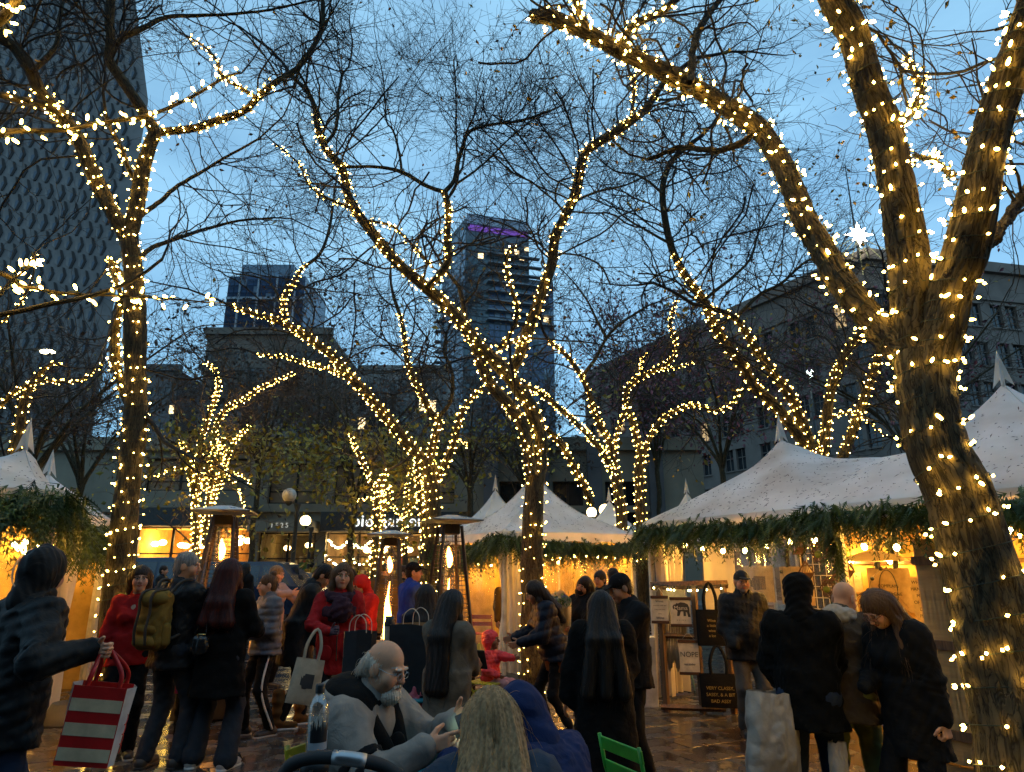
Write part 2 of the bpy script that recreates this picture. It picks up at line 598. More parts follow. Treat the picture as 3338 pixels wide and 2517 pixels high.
def place_part(root, name, me, M):
 o = bpy.data.objects.new(name, me); COL.objects.link(o)
 o.parent = root
 o.matrix_parent_inverse = root_matrix(root).inverted()
 o.matrix_basis = M
 return o

def many_parts(root, name, items, cap=300, keep=None):
 """items: list of (mesh, Matrix); the first cap become parts, the rest one stuff part per mesh material"""
 for me, M in items[:cap]:
  place_part(root, name, me, M)
 rest = {}
 for me, M in items[cap:]:
  rest.setdefault(me.name, (me, []))[1].append(M)
 for me, Ms in rest.values():
  nv = len(me.vertices)
  co = np.empty(nv * 3, np.float32); me.vertices.foreach_get('co', co); co = co.reshape(-1, 3)
  polys = [tuple(p.vertices) for p in me.polygons]
  b = MB()
  for M in Ms:
   A = np.array(M)
   b.add(co @ A[:3, :3].T + A[:3, 3], polys)
  o = b.build(name + 's', me.materials[0], root, False, True)
  tag(o, kind='stuff')

def M_on(Mp, u, z, out=0.0):
 return Mp @ Matrix.Translation((u, z, out))

def sight(p):
 """how large / central a piece sits in view: used to choose which stay single parts"""
 d = np.array(p, float) - np.array([0, 0, CAMZ])
 f = d[1] * _c + d[2] * _s; u_ = -d[1] * _s + d[2] * _c
 return CX + FPX * d[0] / f, CY - FPX * u_ / f

def in_view(M, pad=20):
 x, y = sight(M.translation)
 return -pad < x < 2212 + pad and -pad < y < 1668

def box_me(name, w, h, d, m, bev=0.0):
 me = MB().box((0, 0, d / 2), (w, h, d), bev=bev).mesh(name)
 me.materials.append(m); return me

M_GLASS_DARK = mat('dark_window_glass', (0.02, 0.025, 0.03), 0.12, spec=0.7, var=0.4, vscale=0.5)
M_GLASS_BLUE = mat('blue_curtain_glass', (0.05, 0.09, 0.17), 0.15, spec=0.8, var=0.35, vscale=0.12, metal=0.25)
M_GLASS_TEAL = mat('teal_curtain_glass', (0.05, 0.085, 0.10), 0.15, spec=0.8, var=0.35, vscale=0.12, metal=0.2)
M_GLASS_PALE = mat('pale_curtain_glass', (0.17, 0.23, 0.30), 0.25, spec=0.7, var=0.25, vscale=0.12, metal=0.2)
M_LITWIN = emat('lit_window', (1.0, 0.72, 0.36), 1.6)
M_CONC = mat('pale_precast', (0.145, 0.138, 0.138), 0.8, var=0.15, vscale=0.3)

def solid_back(root, pts, h, m, name='shell'):
 """closed block behind the facades: footprint polygon pts (xy), height h"""
 b = MB(); n = len(pts)
 V = [(x, y, 0) for x, y in pts] + [(x, y, h) for x, y in pts]
 fs = [tuple(range(n, 2 * n))] + [(i, (i + 1) % n, n + (i + 1) % n, n + i) for i in range(n)]
 b.add(V, fs)
 return b.build(name, m, root, False, True)

# --- tower with folded precast slots (left)
c = at(247, 650, 112); c[2] = 0
R_ = nrm(np.array([0.93, 0.36, 0])); Wd, Ht = 62.0, 128.0
O_ = c - R_ * Wd
T_ = thing('precast_tower', 'pale tower of slanting slot windows rising out of frame at upper left', 'tower', c)
back = nrm(np.array([c[0] * 1.12, c[1], 0])) * 40
z1_, e2_ = at(337, 219, 112)[2], at(298, 0, 112)
cut = c[0] - e2_[0]; z2_ = e2_[2]; slope_ = cut / (z2_ - z1_)
top_in = slope_ * (Ht - z1_)
fr_ = [O_, c, c + np.array([0, 0, z1_]), c - R_ * top_in + np.array([0, 0, Ht]), O_ + np.array([0, 0, Ht])]
MB().add(np.array(fr_ + [q + back for q in fr_]), [(0, 1, 2, 3, 4), (9, 8, 7, 6, 5)] + [(i, 5 + i, 5 + (i + 1) % 5, (i + 1) % 5) for i in range(5)]).build('shell', M_CONC, T_, False, True)
Mp = plane_M(O_, R_, (0, 0, 1))

M_SLOT = mat('slot_painted_shade', (0.018, 0.015, 0.015), 0.8)  # dark colour painted in for the shade under the folded panels
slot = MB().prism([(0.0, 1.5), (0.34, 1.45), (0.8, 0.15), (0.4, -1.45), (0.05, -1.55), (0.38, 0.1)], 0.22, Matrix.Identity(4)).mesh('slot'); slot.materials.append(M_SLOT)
pane = MB().prism([(-0.12, 0.2), (0.22, 0.45), (0.35, 0.05), (0.08, -1.3), (-0.12, -0.9)], 0.1, Matrix.Identity(4)).mesh('slot_pane'); pane.materials.append(mat('slot_glass', (0.05, 0.07, 0.10), 0.3, spec=0.5))
fold = MB().prism([(-0.72, 1.5), (-0.3, 1.9), (0.02, 1.3), (0.3, 0.1), (-0.05, -1.3), (-0.45, -1.0)], 0.05, Matrix.Identity(4)).mesh('fold_panel'); fold.materials.append(mat('pale_precast_fold', (0.17, 0.165, 0.165), 0.8, var=0.2, vscale=0.25))
wins, panes, folds = [], [], []
for j in range(3, 40):
 for i in range(int(Wd / 1.75)):
  M = M_on(Mp, i * 1.75 + (0.87 if j % 2 else 0.0) + 0.8, j * 3.15 + 1.6)
  zz_ = j * 3.15 + 1.6
  if in_view(M) and i * 1.75 + 2.6 < Wd - max(0, zz_ + 1.5 - z1_) * slope_:
   k = 1 + 0.12 * math.sin(i * 1.7 + j * 2.3)
   S = Matrix.Diagonal((k, k, 1, 1))
   wins.append((slot, M @ S)); panes.append((pane, M @ S @ Matrix.Translation((0, 0, 0.02)))); folds.append((fold, M @ S))
random.shuffle(wins)
many_parts(T_, 'slot', wins); many_parts(T_, 'window_pane', panes, 300); many_parts(T_, 'fold_panel', folds, 300)

def grid_face(root, O, R, width, z0, z1, cols, rows, m_list, gap=(0.25, 0.5), out=0.06, weights=None, lit=0.0, name='window_pane', items=None):
 du, dz = width / cols, (z1 - z0) / rows
 Mp = plane_M(O, R, (0, 0, 1))
 mes = [box_me('%s_%s' % (name, m.name), du - gap[0], dz - gap[1], 0.12, m) for m in m_list]
 ml = box_me('%s_lit' % name, du - gap[0], dz - gap[1], 0.13, M_LITWIN)
 out_items = []
 for j in range(rows):
  for i in range(cols):
   M = M_on(Mp, (i + 0.5) * du, z0 + (j + 0.5) * dz, out)
   if not in_view(M): continue
   me = ml if random.random() < lit else random.choices(mes, weights)[0]
   out_items.append((me, M))
 return out_items

# --- glass tower with the purple crown (centre)
Yb = 236.0
cA = at(1003, 700, Yb); cL = at(953, 700, Yb + 22); cR = at(1199, 850, Yb + 10); cD = at(1056, 700, Yb + 2.7)
for v in (cA, cL, cR, cD): v[2] = 0
Hc = at(1003, 470, Yb)[2]
G = thing('glass_tower', 'tall glass tower with purple lit crown and stepped balconies in the centre', 'tower', cA)
M_FRAME = mat('tower_frame', (0.10, 0.13, 0.16), 0.5, var=0.2, vscale=0.1)
bk = np.array([1.5, 60, 0])
solid_back(G, [tuple(cL[:2]), tuple(cA[:2]), tuple(cR[:2]), tuple((cR + bk)[:2]), tuple((cL + bk)[:2])], Hc * 0.83, M_FRAME)
solid_back(G, [tuple(cL[:2]), tuple(cA[:2]), tuple((cA * .28 + cR * .72)[:2]), tuple((cA * .28 + cR * .72 + bk)[:2]), tuple((cL + bk)[:2])], Hc, M_FRAME, 'crown_block')
items = []
items += grid_face(G, cL, cA - cL, np.linalg.norm(cA - cL), 20, Hc - 4, 6, 40, [M_GLASS_PALE, M_GLASS_BLUE], weights=[4, 1])
items += grid_face(G, cA, cD - cA, np.linalg.norm(cD - cA), 20, Hc - 9, 4, 40, [M_GLASS_TEAL, M_GLASS_DARK], weights=[3, 1], lit=0.02)
items += grid_face(G, cD, cR - cD, np.linalg.norm(cR - cD), 20, Hc * 0.82, 12, 34, [M_GLASS_BLUE, M_GLASS_PALE, M_GLASS_TEAL], weights=[5, 1.5, 1], lit=0.006)
items += grid_face(G, cD, cR - cD, np.linalg.norm(cA * .28 + cR * .72 - cD), Hc * 0.83 + 1, Hc - 9, 8, 6, [M_GLASS_TEAL, M_GLASS_DARK], lit=0.1)
random.shuffle(items)
many_parts(G, 'window_pane', items)
RR = nrm(cR - cA); NN = np.array([RR[1], -RR[0], 0])
wR = np.linalg.norm(cA * .28 + cR * .72 - cA)
Mr = plane_M(cA, RR, (0, 0, 1))
MB().box((0, 0, 0), (wR * 0.94, 2.2, 0.5)).build('purple_crown_strip', emat('purple_light', (0.28, 0.14, 0.8), 0.28), G).matrix_basis = root_matrix(G).inverted() @ M_on(Mr, wR * 0.5, Hc - 4.2, 0.4)
MB().box((0, 0, 0), (wR, 4.2, 0.4)).build('crown_screen', mat('pale_crown', (0.28, 0.33, 0.42), 0.5), G).matrix_basis = root_matrix(G).inverted() @ M_on(Mr, wR * 0.5, Hc - 0.4, 0.3)
wF = np.linalg.norm(cR - cD)
Md = plane_M(cD, cR - cD, (0, 0, 1))
M_SLAB = mat('balcony_slab', (0.17, 0.20, 0.23), 0.6)
for q in range(8):
 ww = wF * (0.80 + 0.035 * q)
 o = MB().box((ww / 2 - 1.0, 0, 1.6), (ww, 0.45, 2.4)).build('balcony', M_SLAB, G)
 o.matrix_basis = root_matrix(G).inverted() @ M_on(Md, 0, Hc * 0.89 - q * 3.9, 0)
for q in range(22):
 o = MB().box((0, 0, 1.0), (3.0, 0.5, 2.4)).build('balcony', M_SLAB, G)
 o.matrix_basis = root_matrix(G).inverted() @ M_on(plane_M(cL, cA - cL, (0, 0, 1)), -0.5, 30 + q * 4.4, 0)

# --- blue glass tower (left of centre)
Yb = 205.0
c0, c1 = at(484, 690, Yb), at(652, 690, Yb); c0[2] = c1[2] = 0
Hb, Hcap = at(560, 597, Yb)[2], at(560, 566, Yb)[2]
B = thing('blue_tower', 'blue glass tower with a paler cap behind the brown tower', 'tower', c0)
W_ = c1[0] - c0[0]
solid_back(B, [(c0[0], Yb), (c1[0], Yb), (c1[0], Yb + 25), (c0[0], Yb + 25)], Hb, M_GLASS_BLUE)
solid_back(B, [(c0[0] + 3, Yb + 2), (c1[0] - 5, Yb + 2), (c1[0] - 5, Yb + 20), (c0[0] + 3, Yb + 20)], Hcap, M_GLASS_PALE, 'cap_block')
many_parts(B, 'window_pane', grid_face(B, c0, (1, 0, 0), W_, 40, Hb - 1, 12, 22, [M_GLASS_BLUE, M_GLASS_PALE], gap=(0.3, 0.25), weights=[9, 1]))
M_STRIP = mat('pale_mullion', (0.35, 0.38, 0.42), 0.5)
for q in range(4):
 MB().box((c0[0] + W_ * (0.16 + 0.24 * q), Yb - 0.3, Hb / 2), (0.5, 0.6, Hb)).build('mullion', M_STRIP, B, False, True)
MB().box((c0[0] + W_ / 2, Yb - 0.3, at(560, 645, Yb)[2]), (W_, 0.5, 0.8)).build('floor_band', M_STRIP, B, False, True)

# --- brown concrete tower
M_BRNC = mat('brown_concrete', (0.14, 0.115, 0.095), 0.85, var=0.15, vscale=0.4)
def block_tower(name, label, xl, xr, ytop, Y, m, cols, rows, wsize, lit=0.02, depth=20, top2=None, zlow=10):
 a, b2 = at(xl, ytop + 120, Y), at(xr, ytop + 120, Y)
 h = at((xl + xr) / 2, ytop, Y)[2]
 r = thing(name, label, 'tower', (a[0], Y, 0))
 Wd_ = b2[0] - a[0]
 solid_back(r, [(a[0], Y + .3), (b2[0], Y + .3), (b2[0], Y + depth), (a[0], Y + depth)], h, m)
 du, dz = Wd_ / cols, (h - zlow - 2) / rows
 ops = [((i + .5) * du - wsize[0] / 2, (i + .5) * du + wsize[0] / 2, zlow + (j + .5) * dz - wsize[1] / 2, zlow + (j + .5) * dz + wsize[1] / 2) for j in range(rows) for i in range(cols)]
 facade(r, (a[0], Y, 0), (1, 0, 0), Wd_, h, ops, 0.25, m)
 Mp_ = plane_M((a[0], Y, 0), (1, 0, 0), (0, 0, 1))
 md = box_me('window', wsize[0] - 0.05, wsize[1] - 0.05, 0.06, M_GLASS_DARK); ml = box_me('window', wsize[0] - 0.05, wsize[1] - 0.05, 0.06, M_LITWIN)
 its = [((ml if random.random() < lit else md), M_on(Mp_, (o[0] + o[1]) / 2, (o[2] + o[3]) / 2, -0.2)) for o in ops]
 many_parts(r, 'window', its)
 MB().box((a[0] + Wd_ / 2, Y - 0.2, h + 0.3), (Wd_ + 0.6, 1.0, 1.0)).build('parapet', m, r, False, True)
 return r, h
block_tower('brown_tower', 'broad brown concrete tower behind the leafy brown tree', 434, 706, 722, 92, M_BRNC, 14, 9, (0.75, 1.3), 0.03)
block_tower('brown_tower_wing', 'lower dark wing in front of the brown tower', 425, 520, 800, 90.5, mat('dark_concrete', (0.12, 0.105, 0.095), 0.85), 6, 6, (0.7, 1.2), 0.03)
block_tower('grey_block', 'grey building with lit upper windows between the brown tower and the glass tower', 770, 965, 800, 120, mat('grey_stone', (0.20, 0.19, 0.18), 0.85, vscale=0.4), 9, 8, (1.3, 2.2), 0.14)
block_tower('grey_block', 'narrow dark block directly behind the left lit tree', 300, 372, 800, 100, mat('slate_wall', (0.12, 0.12, 0.125), 0.85), 5, 7, (0.8, 1.4), 0.02)

# --- stone department store (right) with the star
hS = 35.0
k0 = at(1868, 545, 66.0); kL = at(1262, 815, 113.0); kR = at(2330, 585, 72.0)
S = thing('department_store', 'long stone department store receding at the right, small paired windows', 'building', (k0[0], k0[1], 0))
M_STONE = mat('department_stone', (0.17, 0.135, 0.115), 0.85, var=0.12, vscale=0.5, bump=0.2, bscale=2.0, bdist=0.05)
def stone_face(pa, pb, cols, rows, z0, z1):
 pa = np.array([pa[0], pa[1], 0]); pb = np.array([pb[0], pb[1], 0])
 R = pb - pa; wd = np.linalg.norm(R)
 du, dz = wd / cols, (z1 - z0) / rows
 ops = []
 for j in range(rows):
  for i in range(cols):
   uc, zc = (i + .5) * du, z0 + (j + .5) * dz
   for s in (-1, 1):
    ops.append((uc + s * 1.0 - 0.75, uc + s * 1.0 + 0.75, zc - 1.35, zc + 1.35))
 facade(S, pa, R, wd, hS, ops, 0.45, M_STONE)
 Mp_ = plane_M(pa, R, (0, 0, 1))
 md = MB().box((0, 0, 0.05), (1.4, 2.6, 0.08)).mesh('window'); md.materials.append(M_GLASS_DARK)
 fm = MB().box((0, 0, 0.12), (0.09, 2.6, 0.07)).box((0, 0.25, 0.12), (1.4, 0.09, 0.06)).box((0, -1.42, 0.35), (1.8, 0.16, 0.5)).box((0, 1.42, 0.42), (1.7, 0.2, 0.3)).mesh('window_sill'); fm.materials.append(M_STONE)
 ml = box_me('window', 1.4, 2.6, 0.08, emat('dim_window', (1.0, 0.7, 0.35), 0.35))
 its = [((ml if random.random() < 0.05 else md), M_on(Mp_, (o[0] + o[1]) / 2, (o[2] + o[3]) / 2, -0.4)) for o in ops]
 many_parts(S, 'window', its)
 many_parts(S, 'window_sill', [(fm, M_) for _, M_ in its])
 for zc, hh, dd in ((hS - 0.5, 1.2, 1.2), (hS - 4.2, 0.5, 0.5), (9.5, 0.8, 0.7)):
  o = MB().box((wd / 2, 0, 0), (wd + 1, hh, dd)).build('cornice', M_STONE, S)
  o.matrix_basis = root_matrix(S).inverted() @ M_on(Mp_, 0, zc, 0)
stone_face(kL, k0, 9, 6, 4, hS - 4)
stone_face(k0, kR, 6, 6, 4, hS - 4)
solid_back(S, [(k0[0] + .2, k0[1] + .8), (kR[0], kR[1] + 1), (kR[0] + 10, kR[1] + 60), (kL[0] + 25, kL[1] + 20), (kL[0] + .6, kL[1])], hS - 0.2, M_STONE)
# star on the corner, with its mast
st = at(1855, 507, 64.5)
K = thing('rooftop_star', 'glowing white eight-pointed star on the corner of the department store', 'star', (st[0], st[1], st[2] - 1.6))
pts = []
for q in range(16):
 rr = (1.55 if q % 4 == 0 else 1.15) if q % 2 == 0 else 0.62
 pts.append((math.sin(q * PI / 8) * rr, math.cos(q * PI / 8) * rr))
b = MB()
for sgn in (-1, 1):
 V = [(0, 0.35 * sgn, 0)] + [(x, 0, z) for x, z in pts]
 b.add(np.array(V) + st, [(0, 1 + q, 1 + (q + 1) % 16) for q in range(16)])
b.build('star_body', emat('star_glow', (1.0, 0.95, 0.72), 28.0), K, False, True)
MB().tube([st + [0, 0.6, -3.0], st + [0, 0.6, 9.0]], [0.12, 0.05], 6).build('mast', M_BLACK, K, False, True)
for q in range(7):
 z = math.radians(-60 + 20 * q)
 MB().tube([st + [0, 0.3, 0], st + [math.sin(z) * 4.5, 0.3, -math.cos(z) * 4.5]], 0.05, 4).build('light_strand', emat('ray_glow_%d' % q, (0.9, 0.9, 0.45), 0.25), K, False, True)  # thin glowing tubes stand in for greenish streaks below the star

# --- low shop building across the street
YF = 38.5
def fx(x): return at(x, 1130, YF)[0]
def fz(y): return at(900, y, YF)[2]
M_SHOP = mat('buff_concrete', (0.27, 0.23, 0.165), 0.85, var=0.1, vscale=0.6)
M_SHOPD = mat('dark_fascia', (0.05, 0.048, 0.045), 0.6)
X0, X1 = -46.0, 11.0
SB = thing('shop_building', 'low buff concrete shop building with lit shopfronts across the street', 'building', (X0, YF, 0))
Hs = fz(950)
ops = {
 'lit shop': (fx(296), fx(448), 0.25, fz(1138)),
 'narrow shop': (fx(470), fx(548), 0.25, fz(1138)),
 'entrance': (fx(562), fx(684), 0.02, fz(1150)),
 'lettered shop': (fx(706), fx(986), 0.25, fz(1150)),
 'upper': (fx(572), fx(692), fz(1088), fz(1000)),
 'upper2': (fx(716), fx(980), fz(1088), fz(1004)),
 'upper3': (fx(300), fx(520), fz(1060), fz(990)),
 'right1': (fx(1078), fx(1150), 0.3, fz(1040)),
 'right2': (fx(1195), fx(1262), 0.3, fz(1040)),
 'right3': (fx(1310), fx(1400), 0.3, fz(1040)),
}
oo = [(a - X0, b2 - X0, z0, z1) for (a, b2, z0, z1) in ops.values()]
facade(SB, (X0, YF, 0), (1, 0, 0), X1 - X0, Hs, oo, 0.5, M_SHOP)
solid_back(SB, [(X0, YF + 6.2), (X1, YF + 6.2), (X1, YF + 20), (X0, YF + 20)], Hs, M_SHOP)
MB().box(((X0 + X1) / 2, YF + 10, Hs + 0.02), (X1 - X0, 20, 0.3)).build('roof', M_SHOP, SB, False, True)
MB().box(((X0 + X1) / 2, YF - 0.15, Hs - 0.3), (X1 - X0, 0.35, 0.7)).build('cornice', M_SHOP, SB, False, True)
MB().box(((X0 + X1) / 2, YF - 0.1, fz(1100)), (X1 - X0, 0.25, 0.35)).build('string_course', M_SHOP, SB, False, True)
MB().box(((fx(296) + fx(548)) / 2, YF - 0.35, fz(1118)), (fx(548) - fx(296) + 0.6, 0.7, 1.0)).build('fascia', M_SHOPD, SB, False, True)
MB().box(((fx(706) + fx(986)) / 2, YF - 0.3, fz(1128)), (fx(986) - fx(706) + 0.4, 0.6, 1.05)).build('fascia', M_SHOPD, SB, False, True)
for xx in (1060, 1172, 1286, 1420):
 MB().box((fx(xx), YF - 0.25, Hs / 2), (0.8, 0.5, Hs)).build('pilaster', M_CONC, SB, False, True)
M_PANEG = clear_mat('shop_glass', (0.92, 0.92, 0.9), 0.08, 0.05, 0.02)
M_BRZ = mat('bronze_frame', (0.04, 0.035, 0.03), 0.4, metal=0.5)
M_PALEW = mat('curtained_window', (0.30, 0.20, 0.11), 0.3, spec=0.7, var=0.2, vscale=0.6)
for nm, (a, b2, z0, z1) in ops.items():
 w, h, xc, zc = b2 - a, z1 - z0, (a + b2) / 2, (z0 + z1) / 2
 n = max(2, int(round(w / 1.9)))
 litshop = nm in ('lit shop', 'narrow shop', 'entrance', 'lettered shop')
 for q in range(n):
  ww = w / n
  gl = M_PANEG if litshop else (M_PALEW if nm.startswith('upper') else M_GLASS_DARK)
  win = MB().box((a + ww * (q + .5), YF + 0.35, zc), (ww - 0.1, 0.02, h - 0.1)).build('window', gl, SB, False, True)
  f = MB()
  for s in (-1, 1): f.box((a + ww * (q + .5) + s * (ww / 2 - 0.03), YF + 0.33, zc), (0.07, 0.1, h))
  for zz in (z0 + 0.05, z1 - 0.05, z0 + h * (0.62 if litshop else 0.3)): f.box((a + ww * (q + .5), YF + 0.335, zz), (ww - 0.08, 0.09, 0.07))
  f.build('frame', M_BRZ, win)
 if litshop:
  col = {'lit shop': (0.8, 0.5, 0.12), 'narrow shop': (0.75, 0.48, 0.14), 'entrance': (0.30, 0.24, 0.12), 'lettered shop': (0.35, 0.23, 0.13)}[nm]
  r = MB().quad((a, YF + 5.5, z0), (b2, YF + 5.5, z0), (b2, YF + 5.5, z1), (a, YF + 5.5, z1))
  r.quad((a, YF + .5, z0), (a, YF + 5.5, z0), (a, YF + 5.5, z1), (a, YF + .5, z1)).quad((b2, YF + 5.5, z0), (b2, YF + .5, z0), (b2, YF + .5, z1), (b2, YF + 5.5, z1))
  r.quad((a, YF + .5, z1), (a, YF + 5.5, z1), (b2, YF + 5.5, z1), (b2, YF + .5, z1)).quad((a, YF + .5, z0), (b2, YF + .5, z0), (b2, YF + 5.5, z0), (a, YF + 5.5, z0))
  r.build('shop_interior', mat('interior_' + nm.replace(' ', '_'), col, 0.8, var=0.25, vscale=1.2), SB, False, True)
  # shelves with goods, lamps
  sh = MB(); gd = {k: MB() for k in range(4)}
  for zz in (0.9, 1.5, 2.1):
   sh.box((xc, YF + 4.6, zz), (w * 0.85, 0.4, 0.05))
   for q in range(int(w * 3)):
    hh = random.uniform(0.12, 0.45)
    gd[random.randrange(4)].box((a + w * 0.09 + q / (w * 3) * w * 0.82, YF + 4.5, zz + 0.03 + hh / 2), (0.2, 0.22, hh))
  sh.build('shelf', M_WOOD, SB, False, True)
  for k, gc in enumerate(((0.6, 0.45, 0.2), (0.35, 0.06, 0.04), (0.08, 0.16, 0.25), (0.5, 0.5, 0.45))):
   if gd[k].n: tag(gd[k].build('goods', mat('goods_%s_%d' % (nm.replace(' ', '_'), k), gc, 0.6), SB, False, True), kind='stuff')
  nl = {'lit shop': 8, 'narrow shop': 4, 'entrance': 2, 'lettered shop': 6}[nm]
  es = {'lit shop': 34, 'narrow shop': 30, 'entrance': 12, 'lettered shop': 20}[nm]
  em = emat('shop_lamp_' + nm.replace(' ', '_'), (1.0, 0.62, 0.2), es)
  for q in range(nl):
   MB().sphere((a + w * (q + .5) / nl, YF + 1.2 + 2.4 * random.random(), z1 - 0.5 - 0.5 * random.random()), (0.22, 0.22, 0.16), 10, 6).build('ceiling_lamp', em, SB, True, True)
 if nm == 'lettered shop':
  em = emat('shop_string', (1.0, 0.7, 0.3), 22)
  for q in range(54):
   t = q / 53
   MB().sphere((a + w * t * 0.5 + 0.1 * random.random(), YF + 0.15, z1 - 0.35 - 0.5 * abs(math.sin(t * 9)) - (0.9 if q % 3 == 0 else 0)), 0.05, 6, 4).build('window_bulb', em, SB, True, True)
 if nm == 'entrance':
  MB().box((xc, YF - 0.7, z1 + 0.28), (w + 0.3, 1.5, 0.62)).build('canopy', M_SHOP, SB, False, True)
  lettering('1525', 0.36, mat('pale_numerals', (0.8, 0.78, 0.7), 0.5, emit=(0.8, 0.75, 0.6), estr=0.25), SB, plane_M((xc, YF - 1.46, z1 + 0.28), (1, 0, 0), (0, 0, 1)), 0.02, spacing=1.5)
  gm = MB().box((b2 - 0.55, YF + 0.42, 1.1), (0.75, 0.05, 2.1)).build('green_door', mat('green_door', (0.12, 0.32, 0.05), 0.4), SB, False, True)
lm = mat('white_channel_letters', (0.8, 0.82, 0.8), 0.4, emit=(0.9, 0.95, 0.9), estr=0.9)
lettering('biergarten', 0.92, lm, SB, plane_M(((fx(795) + fx(885)) / 2 + 0.1, YF - 0.63, fz(1128)), (1, 0, 0), (0, 0, 1)), 0.05, spacing=1.06)

# --- unseen buildings added behind the camera to hold back blue sky light
M_REAR = mat('sky_blocker_brick', (0.09, 0.065, 0.055), 0.85, var=0.2, vscale=0.5)
RB = thing('rear_sky_blockers', None, None, (0, -26, 0), kind='structure')
for (xa, xb, yy, hh) in ((-75, -22, -24, 24), (-22, 30, -28, 27), (30, 80, -20, 22)):
 cols, rows = int((xb - xa) / 4), int(hh / 4) - 1
 ops_ = [((i + .5) * 4 - 0.9, (i + .5) * 4 + 0.9, 4 + j * 4 + 0.8, 4 + j * 4 + 3.1) for j in range(rows) for i in range(cols)]
 ops_ = [(xb - xa - b_, xb - xa - a_, z0, z1) for a_, b_, z0, z1 in ops_]
 facade(RB, (xb, yy, 0), (-1, 0, 0), xb - xa, hh, ops_, 0.3, M_REAR)
 solid_back(RB, [(xa, yy - 0.3), (xa, yy - 20), (xb, yy - 20), (xb, yy - 0.3)], hh - 0.1, M_GLASS_DARK, 'sky_blocker_shell')
# ------------------------------------------------------------------ market tents
def vinyl_mat(name, c, trans=0.3):
 m = bpy.data.materials.new(name); m.use_nodes = True
 N, L_ = m.node_tree.nodes, m.node_tree.links
 b = N['Principled BSDF']; o = N['Material Output']
 tc = N.new('ShaderNodeTexCoord')
 nz = N.new('ShaderNodeTexNoise'); nz.inputs['Scale'].default_value = 1.6; nz.inputs['Detail'].default_value = 8
 L_.new(tc.outputs['Object'], nz.inputs['Vector'])
 rp = N.new('ShaderNodeValToRGB'); rp.color_ramp.elements[0].position = 0.3; rp.color_ramp.elements[1].position = 0.62
 rp.color_ramp.elements[0].color = (*[v * q for v, q in zip(c, (0.66, 0.63, 0.58))], 1); rp.color_ramp.elements[1].color = (*c, 1)
 L_.new(nz.outputs['Fac'], rp.inputs['Fac']); L_.new(rp.outputs['Color'], b.inputs['Base Color'])
 b.inputs['Roughness'].default_value = 0.5
 t = N.new('ShaderNodeBsdfTranslucent'); t.inputs['Color'].default_value = (0.85, 0.72, 0.5, 1)
 mx = N.new('ShaderNodeMixShader'); mx.inputs['Fac'].default_value = trans
 bp = N.new('ShaderNodeBump'); bp.inputs['Strength'].default_value = 0.35; bp.inputs['Distance'].default_value = 0.03
 n2 = N.new('ShaderNodeTexNoise'); n2.inputs['Scale'].default_value = 3.5
 L_.new(tc.outputs['Object'], n2.inputs['Vector']); L_.new(n2.outputs['Fac'], bp.inputs['Height']); L_.new(bp.outputs['Normal'], b.inputs['Normal'])
 L_.new(b.outputs['BSDF'], mx.inputs[1]); L_.new(t.outputs['BSDF'], mx.inputs[2]); L_.new(mx.outputs['Shader'], o.inputs['Surface'])
 return m

M_VINYL = vinyl_mat('white_vinyl', (0.84, 0.81, 0.79), 0.22)
M_CURT = vinyl_mat('curtain_vinyl', (0.72, 0.66, 0.56), 0.3)
M_POST = mat('white_pole', (0.65, 0.6, 0.5), 0.4)
M_CLEAR = clear_mat('clear_vinyl', (0.93, 0.9, 0.8), 0.16, 0.12, 0.12, 0.35)
M_NEEDLE = mat('fallen_needle', (0.10, 0.05, 0.025), 0.7)
M_CEDAR = mat('cedar_frond', (0.06, 0.10, 0.012), 0.55, col2=(0.02, 0.045, 0.012), vscale=6)
M_CEDAR2 = mat('cedar_frond_pale', (0.11, 0.15, 0.02), 0.55, col2=(0.04, 0.075, 0.015), vscale=6)

def W3(root, p):
 return np.array(root_matrix(root) @ Vector([float(v) for v in p]))

